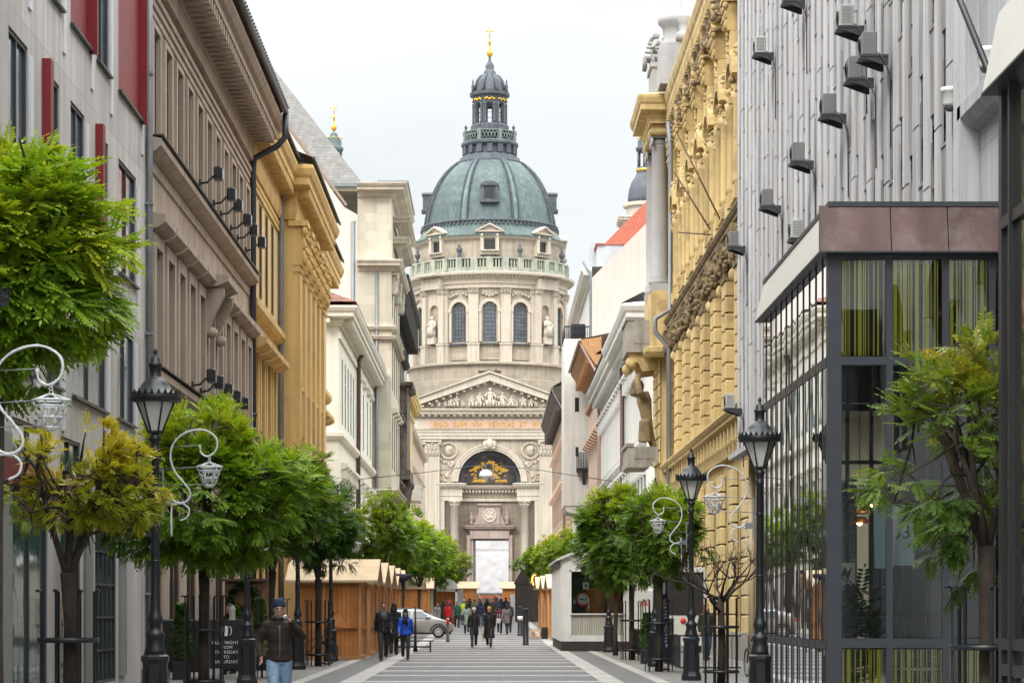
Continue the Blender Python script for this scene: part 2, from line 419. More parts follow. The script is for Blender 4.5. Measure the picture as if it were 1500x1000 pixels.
def remeshed(mb, voxel, smooth=2, name='body'):
    """one continuous surface grown from overlapping pieces"""
    me = mb.mesh(name, []); o = bpy.data.objects.new(name, me); COL.objects.link(o)
    r = o.modifiers.new('r', 'REMESH'); r.mode = 'VOXEL'; r.voxel_size = voxel; r.use_smooth_shade = True
    if smooth: q = o.modifiers.new('s', 'SMOOTH'); q.iterations = smooth; q.factor = .5
    dg = bpy.context.evaluated_depsgraph_get(); out = bpy.data.meshes.new_from_object(o.evaluated_get(dg))
    bpy.data.objects.remove(o); bpy.data.meshes.remove(me); out.name = name
    for p in out.polygons: p.use_smooth = True
    return out
# ------------------------------------------------------------------ ground
GROUND_M = mat('square_paving', (.20,.195,.19), rough=.9, var=.15, scale=.5, brick=(1.0,.6,.02,.6,True))
PAVE_M = mat('pavement_slabs', (.20,.19,.177), rough=.7, var=.16, scale=.8, brick=(.9,.6,.014,.55,True), bump=.1, grime=((.16,.15,.14), .55, .8, .5))
COBBLE_M = mat('small_cobbles', (.165,.152,.16), rough=.6, var=.25, scale=2.2, brick=(.16,.13,.028,.45,True), bump=.9, bscale=14, grime=((.075,.07,.078),.44,.64,1.0), gmap=(4.2,.75,1))
STRIP_M = mat('light_stone_strip', (.40,.38,.352), rough=.62, var=.14, scale=1.5, brick=(1.4,2.0,.012,.6,True), grime=((.27,.25,.24), .48, .75, 1.0), gmap=(1.6,.5,1))
GUTTER_M = mat('dark_stone_setts', (.15,.145,.145), rough=.7, var=.25, scale=2, brick=(.3,.18,.02,.5,True), bump=.4)
def gz(Y): return max(0.0, min(.008*(Y-110), 1.68))          # the street climbs gently towards the church
def strip(g, x0, x1, y0, y1, dz):
    ys = [y0]+[t for t in (110,320) if y0 < t < y1]+[y1]
    for a, c in zip(ys, ys[1:]): g.poly((x0,a,gz(a)+dz),(x1,a,gz(a)+dz),(x1,c,gz(c)+dz),(x0,c,gz(c)+dz))
g = MB(); strip(g,-900,900,-60,2200,0); tag(g.build('ground', GROUND_M), kind='structure')
g = MB()
for x0, x1 in ((-12,-4.25),(3.75,12)): strip(g,x0,x1,-20,335,.004)
tag(g.build('pavement', PAVE_M), kind='structure')
g = MB()
for x0, x1 in ((-4.25,-3.45),(3.0,3.75)): strip(g,x0,x1,-20,335,.008)
tag(g.build('gutter', GUTTER_M), kind='structure')
g = MB(); strip(g,-3.45,3.0,-20,335,.004); tag(g.build('road', COBBLE_M), kind='structure')
g = MB(); y = -18.0; jr = random.Random(4)
while y < 330: w_ = jr.uniform(.75,1.15); strip(g,-3.45,3.0,y,y+w_,.009); y += jr.uniform(4.1,5.4)
for x0, x1 in ((-4.55,-4.25),(-3.45,-2.95),(2.5,3.0),(3.75,4.05)): strip(g,x0,x1,-20,335,.013)
tag(g.build('paving_stripes', STRIP_M), kind='structure')

# ------------------------------------------------------------------ LEFT 1: grey office with red window reveals
CONC = mat('grey_concrete_panels', (.57,.53,.50), rough=.8, var=.07, scale=.9, brick=(1.25,3.9,.012,.62,False), streak=.24, grime=((.36,.335,.315),.5,.8,.5))
RED = mat('red_reveal', (.19,.012,.016), rough=.45, var=.12, scale=2)
STEEL = mat('brushed_steel', (.62,.64,.66), rough=.4, var=.08, scale=3, metal=.2)
GREYREV = mat('grey_reveal', (.36,.36,.37), rough=.6, var=.06)
b = Bld('office_building', 'grey concrete panel office building with red window reveals at the left edge', -8, 14, 56.9, 'L')
rows = {5.75: (2.0, [(40.6,42.9,0),(44.2,45.6,0),(46.9,51.0,0),(52.5,55.0,0)]),
        8.9: (2.45, [(40.7,42.4,0),(44.0,45.5,1),(46.7,48.3,0),(49.9,51.3,1),(52.7,55.3,0)]),
        12.8: (2.9, [(40.8,42.3,0),(44.2,45.7,0),(46.7,48.9,2),(49.8,51.4,0),(52.7,56.0,2)]),
        16.8: (2.6, [(40.7,42.3,0),(44,45.5,0),(46.7,48.3,0),(50,51.4,0),(52.7,55.3,0)]),
        20.6: (2.4, [(40.7,42.3,0),(44,45.5,0),(46.7,48.3,0),(50,51.4,0),(52.7,55.3,0)])}
near_w = [(16,18.2,0),(20,21.6,0),(24,26.2,0),(28,29.6,0),(32,34.2,0),(36.4,38.2,0)]
m = MB(); trim = MB(); red = MB(); ops = []
for z, (h, ws) in rows.items():
    for a, c, k in near_w+ws: ops.append((a-b.Y0, c-b.Y0, z, z+h))
shops = [(15,19),(20.2,24.6),(25.8,30.2),(31.4,35.4),(36.4,39.7),(41.0,44.3),(45.6,47.8),(49.6,52.4)]
for a, c in shops: ops.append((a-b.Y0, c-b.Y0, .15, 4.9))
m.wall(0, b.L, 0, 24.5, ops, depth=.12, rev=1); shell(m, b.L, 12, 0, 24.5)
b.part('wall', m, [CONC, GREYREV])
for z, (h, ws) in rows.items():
    for i, (a, c, k) in enumerate(near_w+ws):
        w = window(b, (a+c)/2-b.Y0, z, c-a, h, .40, 'two', GLASS_B, DARKMETAL)
        s = MB(); s.box(a-b.Y0-.06, c-b.Y0+.04, -.09, .38, z-.05, z-.002); b.part('sill', s, DARKMETAL)
        if k == 1:
            r = MB(); r.box(a-b.Y0-.28, a-b.Y0+.02, -.16, .36, z-.02, z+h+.12); tag(b.part('reveal', r, RED), 'red upright reveal fin')
        elif k == 2:
            r = MB(); r.box(c-b.Y0-.03, c-b.Y0+.12, -.16, .11, z-.08, z+h+.25); r.box(a-b.Y0, c-b.Y0-.03, .02, .05, z, z+h); tag(b.part('reveal', r, RED), 'red panel in the window recess')
        if k in (0, 2) and a > 40:
            t = MB(); t.box(c-b.Y0+.10, c-b.Y0+.38, -.035, .02, z-.75, z+h-.1); b.part('steel_strip', t, STEEL)
for a, c in shops: window(b, (a+c)/2-b.Y0, .15, c-a, 4.75, .36, 'grid' if a > 48 else 'two', GLASS_G, DARKMETAL, name='shop_window')
m = MB(); m.box(36.2-b.Y0, 48-b.Y0, -.16, -.003, 3.75, 4.15); b.part('shop_fascia', m, mat('dark_red_fascia', (.16,.02,.025), .5))
for y, z0, z1 in ((39.9,.2,4.6),(48.2,.2,4.6),(52.7,.25,5.2)):
    m = MB(); m.box(y-b.Y0, y-b.Y0+.9, -.05, .03, z0, z1); b.part('pier_panel', m, mat('grey_green_panel', (.20,.215,.20), .6, .1, 3))
m = MB(); m.tube([(b.L-.12,-.10,.1),(b.L-.12,-.10,24)], .075, 8)
for z in range(2, 24, 3): m.box(b.L-.22,b.L-.02,-.19,-.003,z,z+.06)
b.part('downpipe', m, ZINC)

# ------------------------------------------------------------------ LEFT 2: taupe palace
TAUPE = mat('taupe_render', (.46,.36,.285), rough=.9, var=.10, scale=.7, streak=.34, bump=.15, bscale=10, grime=((.27,.205,.16),.5,.8,.4))
TAUPE_D = mat('taupe_trim', (.42,.33,.26), rough=.9, var=.12, scale=.9, streak=.22)
b = Bld('palace', 'taupe rendered palace with flat hood cornices and deep eaves next to the grey office', -8, 57, 81, 'L')
ops = []; n = 11; xs = [1.15+i*2.17 for i in range(n)]
for x in xs: ops += [(x-.52, x+.52, 12.75, 15.3), (x-.55, x+.55, 7.45, 10.15)]
gx = [1.6+i*3.42 for i in range(7)]
for x in gx: ops.append((x-.95, x+.95, .9, 4.6, 'arch'))
m = MB(); m.wall(0, b.L, 0, 17.2, ops, depth=.42); shell(m, b.L, 14, 0, 17.2, near=False); b.part('wall', m, TAUPE)
for i, x in enumerate(xs):
    w = window(b, x, 12.75, 1.04, 2.55, .28, 'cross'); 
    s = MB(); s.box(x-.78,x-.53,-.10,-.003,12.7,15.45); s.box(x+.53,x+.78,-.10,-.003,12.7,15.45); s.box(x-.53,x+.53,-.10,-.003,15.31,15.45); b.part('window_surround', s, TAUPE_D)
    w = window(b, x, 7.45, 1.1, 2.7, .32, 'cross')
    s = MB(); o = .42 if i != 5 else .75
    s.box(x-.86,x-.56,-.16,-.003,7.3,10.45); s.box(x+.56,x+.86,-.16,-.003,7.3,10.45); s.box(x-.56,x+.56,-.16,-.003,10.16,10.45)
    b.part('window_surround', s, TAUPE_D)
    s = MB(); wd = .98 if i != 5 else 1.35
    s.sweep(band_prof(10.5, o, .42), [(x-wd,.0),(x+wd,.0)])
    if i == 5:
        for q in (-1, 1): s.yz([(0,9.2),(-.2,9.3),(-.32,9.7),(-.62,10.3),(-.62,10.5),(0,10.5)], x+q*1.1-.14, x+q*1.1+.14); s.blob((x+q*1.1,-.25,9.3),.16,.2,.16)
    b.part('window_hood', s, TAUPE_D)
for x in gx: window(b, x, .9, 1.9, 3.7, .36, 'cross', GLASS, BROWN_W, arch=True, name='shop_window')
m = MB()
m.sweep(band_prof(12.25, .34, .40), [(0,0),(b.L,0)]); m.box(0,b.L,-.05,-.002,11.95,12.2); b.part('string_course', m, TAUPE_D)
m = MB(); m.box(0,b.L,-.40,-.003,12.651,12.685); m.box(0,b.L,-.42,-.003,7.262,7.29); b.part('flashing', m, DARKMETAL)
m = MB(); m.sweep(band_prof(6.85, .36, .41), [(0,0),(b.L,0)]); b.part('string_course', m, TAUPE_D)
m = MB()
for k, z in enumerate((15.62,15.82,16.02)): m.box(0,b.L,-.05-.035*k,-.002,z,z+.14)
m.sweep(cornice_prof(16.85, 1.12, 1.15), [(0,0),(b.L,0),(b.L,8)])
m.box(0,b.L,-.16,-.01,16.4,16.84)
brackets(m, 0, b.L, .56, .26, .86, 16.98, 17.27)
b.part('cornice', m, TAUPE_D)
m = MB(); m.add([(0,-1.15,18.05),(b.L,-1.15,18.05),(b.L,7,21.6),(0,7,21.6)], [[0,1,2,3]]); m.add([(0,-1.15,18.0),(b.L,-1.15,18.0),(b.L,-1.15,18.05),(0,-1.15,18.05)],[[0,1,2,3]]); m.add([(b.L,-1.15,18.05),(b.L,7,21.6),(b.L,14,17.2),(b.L,0,17.2)],[[0,1,2,3]])
r = b.part('roof', m, TILE_OLD)
m = MB(); m.tube([(0,-1.22,18.02),(b.L+.05,-1.22,18.02)], .10, 8)
for i in range(60): m.box(.2+i*.4,.26+i*.4,-1.34,-1.0,18.1,18.17)
b.part('gutter', m, DARKMETAL)
m = MB(); m.tube([(b.L-.05,-1.22,17.98),(b.L-.05,-1.2,17.2),(b.L-.05,-.95,16.9),(b.L-.05,-.2,16.5),(b.L-.05,-.15,16.2),(b.L-.05,-.15,.2)], .105, 8)
for z in range(2, 17, 3): m.lathe((b.L-.05,-.15,z),[(.13,0),(.13,.12)],8)
b.part('downpipe', m, DARKMETAL)
FL_B = MB(); FL_B.bbox(-.17,.17,-.62,-.40,.10,.44,.03); FLM = FL_B.mesh('floodlight', IRON)
FL_A = MB(); FL_A.tube([(0,.0,.02),(0,-.22,.05),(0,-.38,.22)], .03, 6); FL_A.box(-.06,.06,-.06,.0,-.05,.12); FL_A.box(-.2,-.175,-.56,-.44,.2,.3); FL_A.box(.175,.2,-.56,-.44,.2,.3); FLA = FL_A.mesh('bracket', IRON)
FL_G = MB(); FL_G.box(-.14,.14,-.632,-.622,.13,.41); FLG = FL_G.mesh('lens', GLASS_B)
ORD = ['nearest','second','third','fourth','fifth','farthest']
for row, (z, ys) in enumerate(((12.72, [64.0,67.2,69.0,71.6,73.5,76.0]), (7.32, [62.4,64.2,66.4,68.6,70.8]))):
    for i, y in enumerate(ys):
        o = place('floodlight', FLM, None, (-7.62, y, z), R(90))
        nm = ORD[i] if i < len(ys)-1 else 'farthest'
        tag(o, 'black floodlight on the %s ledge of the taupe palace, %s of its row' % ('upper','lower')[row:row+1] if False else 'black floodlight on the %s ledge of the taupe palace, %s along its row' % (('upper','lower')[row], nm), 'floodlight', 'floodlights along the taupe palace ledges')
        place('bracket', FLA, o); place('lens', FLG, o)

# ------------------------------------------------------------------ LEFT 3: ochre palace with columned centre
OCHRE = mat('ochre_render', (.60,.405,.165), rough=.88, var=.10, scale=.8, streak=.26, grime=((.36,.22,.09),.56,.85,.5))
CREAM_Y = mat('pale_cream_render', (.60,.475,.29), rough=.9, var=.08, scale=.8, streak=.18)
b = Bld('palace', 'ochre yellow palace with tall pilasters, carved capitals and projecting middle', -8, 81.15, 119, 'L')
def up(Y): return Y-b.Y0
wing = [82.6,84.9,87.2,89.5]; wing2 = [108,110.6,113.2,115.8]; mid = [93.9+i*2.75 for i in range(5)]
ops = []
for y in wing+wing2: ops += [(up(y)-.5,up(y)+.5,12.4,15.6),(up(y)-.55,up(y)+.55,6.6,9.9),(up(y)-.7,up(y)+.7,.8,4.2)]
m = MB(); m.wall(0, up(92.2), 4.8, 17.0, [o for o in ops if o[1] < up(92.2)], depth=.4); m.wall(up(106.4), b.L, 4.8, 17.0, [o for o in ops if o[0] > up(106)], depth=.4)
shell(m, b.L, 14, 0, 17.0); b.part('upper_wall', m, CREAM_Y)
m = MB(); m.wall(0, up(92.2), 0, 4.8, [o for o in ops if o[1] < up(92.2)], depth=.4, y=-.03); m.wall(up(106.4), b.L, 0, 4.8, [o for o in ops if o[0] > up(106)], depth=.4, y=-.03); b.part('lower_wall', m, OCHRE)
ops = []
for y in mid: ops += [(up(y)-.6,up(y)+.6,11.3,14.6),(up(y)-.6,up(y)+.6,6.6,9.8),(up(y)-.8,up(y)+.8,.8,4.4,'arch')]
m = MB(); x0, x1 = up(92.2), up(106.4); m.wall(x0, x1, 0, 17.0, ops, y=-.55, depth=.45)
m.poly((x0,-.55,0),(x0,.0,0),(x0,.0,17),(x0,-.55,17)); m.poly((x1,-.55,0),(x1,0,0),(x1,0,17),(x1,-.55,17)); b.part('projecting_wall', m, OCHRE)
for y in wing+wing2:
    x = up(y); window(b, x, 12.4, 1.0, 3.2, .3); window(b, x, 6.6, 1.1, 3.3, .3); window(b, x, .8, 1.4, 3.4, .3, 'two', name='shop_window')
    s = MB(); s.box(x-.85,x-.56,-.12,-.003,6.3,10.3); s.box(x+.56,x+.85,-.12,-.003,6.3,10.3); s.sweep(band_prof(10.3,.55,.45),[(x-1.0,0),(x+1.0,0)]); b.part('window_hood', s, OCHRE)
for y in mid: 
    x = up(y); window(b, x, 11.3, 1.2, 3.3, -.2, wall_y=-.55); window(b, x, 6.6, 1.2, 3.2, -.2, wall_y=-.55); window(b, x, .8, 1.6, 3.6, -.2, 'two', wall_y=-.55, arch=True, name='shop_window')
    s = MB(); s.sweep(band_prof(14.7,.16,.22),[(x-.85,-.55),(x+.85,-.55)]); s.sweep(band_prof(9.9,.22,.28),[(x-.95,-.55),(x+.95,-.55)]); b.part('window_hood', s, OCHRE)
for i in range(6):
    x = up(92.75+i*2.6); p = MB(); p.box(x-.5,x+.5,-.82,-.551,5.3,14.55); p.box(x-.58,x+.58,-.9,-.551,4.7,5.3); p.box(x-.54,x+.54,-.86,-.551,14.3,14.4)
    q = b.part('pilaster', p, OCHRE); c = MB(); acanthus(c, x, -.72, 14.56, 1.05, 1.65, .34, i); c.build('capital', OCHRE, q)
m = MB(); m.sweep(band_prof(11.5,.28,.5),[(0,0),(up(92.19),0)]); m.sweep(band_prof(11.5,.28,.5),[(up(106.41),0),(b.L,0)]); m.sweep(band_prof(4.6,.3,.4),[(0,-.03),(up(92.19),-.03)]); b.part('string_course', m, OCHRE)
m = MB()
for xa, xb, yy in ((0,up(92.19),0),(x0,x1,-.55),(up(106.41),b.L,0)):
    path = [(xa,yy),(xb,yy)] if yy == 0 else [(xa,0.0),(xa,yy),(xb,yy),(xb,0.0)]
    if xb == b.L: path.append((xb,8))
    m.sweep(cornice_prof(16.9,.82,1.5), path)
    m.sweep([(0,16.25),(.10,16.25),(.16,16.5),(.16,16.899),(0,16.899)], path)
    for z in (15.75,15.98): m.box(xa,xb,yy-.07,yy-.003,z,z+.16)
    brackets(m, xa, xb, .36, .2, .62, 17.12, 17.44, yy)
b.part('cornice', m, OCHRE)
m = MB()
for xa, xb, yy in ((0,up(92.19),0),(x0,x1,-.55),(up(106.41),b.L,0)):
    o = .86; m.add([(xa-(.86 if yy else 0),yy-o,18.42),(xb+(.86 if yy else 0),yy-o,18.42),(xb,7,21.9),(xa,7,21.9)],[[0,1,2,3]]); m.box(xa-(.86 if yy else 0),xb+(.86 if yy else 0),yy-o-.02,yy-o+.05,18.38,18.46)
m.add([(b.L,-.8,18.42),(b.L,7,21.9),(b.L,14,17)],[[0,1,2]])
b.part('roof', m, mat('dark_sheet_roof', (.05,.05,.055), .6))
m = MB()
for y in (92.05,106.55):
    sgn = -1 if y < 100 else 1; m.tube([(up(y)+.1*sgn,-.9,18.4),(up(y)+.1*sgn,-.85,17.9),(up(y)+.1*sgn,-.2,17.1),(up(y)+.1*sgn,-.13,16.7),(up(y)+.1*sgn,-.13,.2)], .10, 8)
b.part('downpipe', m, ZINC)

# ------------------------------------------------------------------ LEFT 4: cream white low house after the side street
IVORY = mat('ivory_render', (.68,.64,.55), rough=.88, var=.05, scale=.6, streak=.10)
b = Bld('house', 'ivory white two storey house with a red tiled corner roof beyond the side street', -8.1, 130, 166.8, 'L')
def up(Y): return Y-b.Y0
ys = [133.5,136.2,138.9,141.6,144.2]; ys2 = [150.5,155.5,160.5,164.2]
ops = []
for y in ys+ys2: ops += [(up(y)-.6,up(y)+.6,11.6,15.2),(up(y)-.65,up(y)+.65,5.2,8.8),(up(y)-.9,up(y)+.9,.5,3.9)]
m = MB(); m.wall(0,b.L,0,17.2,ops,depth=.3)
b2 = [(-9.6,11.6),(-9.6,5.2)]
m.poly((b.L,0,0),(b.L,14,0),(b.L,14,17.2),(b.L,0,17.2)); m.poly((0,0,17.2),(b.L,0,17.2),(b.L,14,17.2),(0,14,17.2))
wallo = b.part('wall', m, IVORY)
# near face, looking down the street towards the camera
s = MB(); s.wall(0,14,0,17.2,[(11.3,12.5,11.6,15.2),(11.3,12.5,5.2,8.8),(7.3,8.5,11.6,15.2),(3,4.2,11.6,15.2)],depth=.3); sf = s.build('side_wall', IVORY, b.root, (0,14,0), R(-90))
for xx, z in ((11.9,11.6),(11.9,5.2),(7.9,11.6),(3.6,11.6)):
    window(sf, xx, z, 1.2, 3.6, .22, 'cross', GLASS_B, GREEN_W, parent=sf)
    q = MB(); q.sweep(band_prof(z+4.0,.3,.35),[(xx-1.0,0),(xx+1.0,0)]); q.box(xx-.85,xx+.85,-.06,-.003,z+3.62,z+3.99); q.build('window_hood', IVORY, sf)
for y in ys+ys2:
    x = up(y); window(b,x,11.6,1.2,3.6,.22,'cross',GLASS_B,GREEN_W); window(b,x,5.2,1.3,3.6,.22,'cross',GLASS_B,GREEN_W); window(b,x,.5,1.8,3.4,.22,'two',GLASS,BROWN_W,name='shop_window')
    q = MB(); q.sweep(band_prof(9.15,.35,.4),[(x-1.05,0),(x+1.05,0)]); q.box(x-.9,x-.66,-.07,-.003,5.2,9.1); q.box(x+.66,x+.9,-.07,-.003,5.2,9.1)
    for sx in (-.8,.8): q.box(x+sx-.12,x+sx+.12,-.26,-.003,8.7,9.14)
    b.part('window_hood', q, IVORY)
    if y in ys2:
        q = MB(); q.sweep(band_prof(15.5,.25,.3),[(x-.95,0),(x+.95,0)])
        for k in range(7): q.blob((x-.7+k*.235,-.1,15.95+.25*math.sin(k*PI/6)),.14,.1,.16,6,4)
        b.part('window_hood', q, IVORY)
m = MB(); m.sweep(band_prof(10.55,.28,.5),[(0,14),(0,0),(b.L,0)]); m.sweep(band_prof(4.3,.2,.35),[(0,14),(0,0),(b.L,0)]); b.part('string_course', m, IVORY)
m = MB(); m.sweep(cornice_prof(16.6,1.05,1.15),[(0,14),(0,0),(b.L,0),(b.L,8)]); m.box(-.02,b.L,-.12,-.003,15.95,16.3); brackets(m,0,b.L,.75,.3,.75,16.72,16.95)
for i in range(18): m.box(-.75,-.01,.4+i*.75,.7+i*.75,16.72,16.95)
b.part('cornice', m, IVORY)
m = MB(); a = 1.0; m.poly((-a,-a,17.78),(b.L,-a,17.78),(b.L,7,21.5),(7,7,21.5)); m.poly((-a,-a,17.78),(7,7,21.5),(-a,15,17.78)); m.poly((-a,15,17.78),(7,7,21.5),(b.L,7,21.5),(b.L,15,17.78)); b.part('roof', m, TILE_OLD)
m = MB(); m.tube([(16.2,-.95,17.6),(16.2,-.2,16.4),(16.2,-.14,.2)],.13,8); b.part('downpipe', m, BROWN_W)

# ------------------------------------------------------------------ LEFT 5: tall beige house with blank firewall
BEIGE = mat('beige_stone', (.56,.515,.41), rough=.88, var=.06, scale=.5, brick=(1.6,.62,.02,.86,False), streak=.14)
BEIGE_T = mat('beige_trim', (.545,.51,.425), rough=.88, var=.06, scale=.6, streak=.12)
FIREW = mat('white_firewall', (.60,.565,.515), rough=.92, var=.05, scale=.3, streak=.08)
b = Bld('apartment_house', 'tall beige stone apartment house with stepped cornice, blank white firewall and grey slate roof', -6.8, 167, 181.4, 'L')
def up(Y): return Y-b.Y0
ys = [169.2+i*3.3 for i in range(4)]; ops = []
for y in ys:
    for z, h in ((1,3.6),(11.2,3.6),(16.6,3.4),(21.6,2.6)): ops.append((up(y)-.65,up(y)+.65,z,z+h))
m = MB(); m.wall(0,b.L,0,30,ops,depth=.3); m.poly((b.L,0,0),(b.L,14,0),(b.L,14,30),(b.L,0,30)); m.poly((0,0,30),(b.L,0,30),(b.L,14,30),(0,14,30))
m.poly((0,0,0),(0,2.3,0),(0,2.3,29.9),(0,0,29.9)); b.part('wall', m, BEIGE)
for y in ys:
    x = up(y)
    for z, h in ((1,3.6),(11.2,3.6),(16.6,3.4),(21.6,2.6)): window(b,x,z,1.3,h,.22,'cross',GLASS,BROWN_W,name='window')
    q = MB(); q.sweep(band_prof(15.0,.35,.4),[(x-1.0,0),(x+1.0,0)]); b.part('window_hood', q, BEIGE_T)
m = MB()
for z, o, h in ((29.6,1.1,1.0),(24.6,.75,.8),(19.8,.4,.4),(9.2,.55,.6),(20.5,.35,.35)): m.sweep(cornice_prof(z,o,h),[(0,2.3),(0,0),(b.L,0),(b.L,6)])
for z, o in ((26.6,.9),(28.0,1.0)): m.sweep(cornice_prof(z,o,.8),[(3.4,0),(3.4,-.25),(b.L,-.25)])
for x in (0.0,5.5,11): acanthus(m, x+1.2, -.2, 23.1, 1.3, 1.4, .25, int(x))
b.part('cornice', m, BEIGE)
m = MB(); m.box(-.02,b.L,-1.15,1,30.62,30.72); b.part('flashing', m, ZINC)
m = MB(); X = 6.8
# firewall: gable facing the camera, stepping up to the ridge away from the street (local y = distance from the street line)
m.yz([(2.3,0),(2.3,28.4),(3.2,28.9),(7.75,35.2),(11.5,40.2),(18,40.2),(18,0)], -.02, .35); b.part('firewall', m, FIREW)
m = MB(); m.yz([(3.1,28.95),(7.75,35.28),(11.5,40.3),(11.5,40.5),(7.7,35.5),(3.0,29.1)], -.10, .45); b.part('wall_coping', m, mat('coping_brown', (.30,.22,.17), .8))
m = MB(); m.poly((5.5,2.2,31.4),(5.5,19,31.4),(13,19,43.0),(13,10.6,43.0)); m.poly((5.5,2.2,31.4),(13,10.6,43.0),(b.L,10.6,43),(b.L,2.2,31.4)); b.part('roof', m, SLATE)
m = MB(); m.box(5.6,b.L,2.4,18.9,30.01,31.2); b.part('attic_wall', m, BEIGE_T)
m = MB(); m.box(5.2,5.6,2.2,19,31.1,31.45); m.box(5.0,5.25,2.0,19,31.2,31.3); b.part('roof_gutter', m, ZINC)
m = MB(); m.bbox(2.5,3.6,10.4,11.6,38,41.6,.05); m.box(2.4,3.7,10.3,11.7,41.0,41.25); m.box(2.55,3.55,10.5,11.5,41.65,41.9); b.part('chimney', m, BEIGE_T)
m = MB(); m.tube([(.7,2.0,30.5),(.7,2.0,28.2),(-.1,2.6,27.9),(-.1,2.6,2)],.11,8); m.tube([(-.12,1.0,24.5),(-.12,1.0,.2)],.1,8); b.part('downpipe', m, ZINC)

# ------------------------------------------------------------------ LEFT 6: dark eaved house, 7: pale yellow house, 8: rose house
SOOT = mat('sooty_stone', (.20,.17,.14), rough=.92, var=.3, scale=1.2, streak=.3, grime=((.05,.045,.04),.45,.7,1.1))
b = Bld('house', 'soot darkened house with black bracketed eaves between beige and yellow fronts', -7.5, 181.6, 211, 'L')
def up(Y): return Y-b.Y0
ops = []; ys = [183.5+i*3.6 for i in range(8)]
for y in ys:
    for z, h in ((1,3.4),(7.5,3.4),(13,3.4),(18.0,2.8)): ops.append((up(y)-.65,up(y)+.65,z,z+h))
m = MB(); m.wall(0,b.L,0,25.2,ops,depth=.3); shell(m,b.L,14,0,25.2); b.part('wall', m, SOOT)
for y in ys:
    for z, h in ((1,3.4),(7.5,3.4),(13,3.4),(18.0,2.8)):
        window(b,up(y),z,1.3,h,.2)
    q = MB(); q.sweep(band_prof(16.6,.5,.5),[(up(y)-1.1,0),(up(y)+1.1,0)]); q.sweep(band_prof(11.2,.5,.5),[(up(y)-1.1,0),(up(y)+1.1,0)]); b.part('window_hood', q, SOOT)
m = MB(); m.sweep(cornice_prof(25.0,1.45,1.3),[(0,3),(0,0),(b.L,0),(b.L,6)]); brackets(m,0,b.L,1.1,.42,1.2,23.4,25.4); m.sweep(band_prof(22.0,.5,.6),[(0,0),(b.L,0)]); brackets(m,0,b.L,1.1,.5,.4,22.6,23.4); b.part('cornice', m, mat('black_eaves', (.045,.042,.04), .85, .4, 2))
m = MB(); m.poly((0,-1.4,26.32),(b.L,-1.4,26.32),(b.L,6,28.3),(0,6,28.3)); b.part('roof', m, ZINC)
# oriel with atlantes in the middle
q = MB(); q.box(19,27,-.85,-.01,12.2,13.0); q.box(19.3,26.7,-.6,-.01,13.0,19.6); q.sweep(band_prof(19.6,.4,.6),[(19.2,0),(19.2,-.7),(26.8,-.7),(26.8,0)])
for x in (19.8,22,24.2,26.2): q.yz([(0,8.2),(-.35,8.3),(-.5,9.6),(-.8,11.6),(-.8,12.2),(0,12.2)],x-.28,x+.28); q.blob((x,-.65,12.0),.4,.35,.45)
b.part('oriel', q, SOOT)
YELL = mat('pale_yellow_render', (.74,.58,.26), rough=.88, var=.07, scale=.5, streak=.12)
b = Bld('house', 'pale yellow house with a projecting yellow eave and white balcony close to the church', -7.6, 211.3, 237, 'L')
def up(Y): return Y-b.Y0
ys = [214+i*3.5 for i in range(7)]; ops = []
for y in ys:
    for z, h in ((1,3.4),(7.5,3.2),(12.6,3.2),(16.9,2.4)): ops.append((up(y)-.6,up(y)+.6,z,z+h))
m = MB(); m.wall(0,b.L,0,21.2,ops,depth=.3); shell(m,b.L,12,0,21.2); b.part('wall', m, YELL)
for y in ys:
    for z, h in ((1,3.4),(7.5,3.2),(12.6,3.2),(16.9,2.4)): window(b,up(y),z,1.2,h,.2,'cross',GLASS_B,WHITE_W)
m = MB(); m.sweep(cornice_prof(19.9,.85,1.4),[(0,3),(0,0),(b.L,0),(b.L,5)]); brackets(m,0,b.L,.9,.35,.6,20.1,20.4); m.sweep(band_prof(19.3,.2,.4),[(0,3),(0,0),(b.L,0)]); m.sweep(band_prof(6.0,.3,.5),[(0,0),(b.L,0)]); b.part('cornice', m, YELL)
q = MB(); q.box(6,12,-1.3,-.01,11.2,11.5)
for i in range(13): q.lathe((6.1+i*.48,-1.2,11.5),[(.08,0),(.13,.3),(.06,.6),(.09,.9)],6)
q.box(6,12,-1.32,-1.08,12.4,12.58); q.box(5.98,6.2,-1.32,-.02,11.5,12.58); q.box(11.8,12.02,-1.32,-.02,11.5,12.58); b.part('balcony', q, WHITEP)
m = MB(); m.box(0,b.L,-.1,8,21.3,21.6); m.poly((-.0,-.1,21.6),(b.L,-.1,21.6),(b.L,6,24),(3,6,24)); b.part('roof', m, ZINC)
m = MB(); m.box(14,18,.3,3.5,21.7,24.0); m.poly((13.7,.1,24),(18.3,.1,24),(16,1.9,27.6)); m.poly((18.3,.1,24),(18.3,3.7,24),(16,1.9,27.6)); m.poly((13.7,3.7,24),(13.7,.1,24),(16,1.9,27.6)); b.part('roof_turret', m, mat('copper_green_faint', (.30,.42,.34), .8))
ROSE = mat('rose_render', (.66,.53,.46), rough=.88, var=.08, scale=.5, streak=.12)
b = Bld('house', 'rose coloured house with white window hoods, last on the left before the church square', -8.6, 237.3, 312, 'L')
def up(Y): return Y-b.Y0
ys = [240+i*3.9 for i in range(18)]; ops = []
for y in ys:
    for z, h in ((1,3.4),(7.5,3.2),(13,3.2),(17,2.3)): ops.append((up(y)-.6,up(y)+.6,z,z+h))
m = MB(); m.wall(0,b.L,0,20.3,ops,depth=.3); shell(m,b.L,12,0,20.3); b.part('wall', m, ROSE)
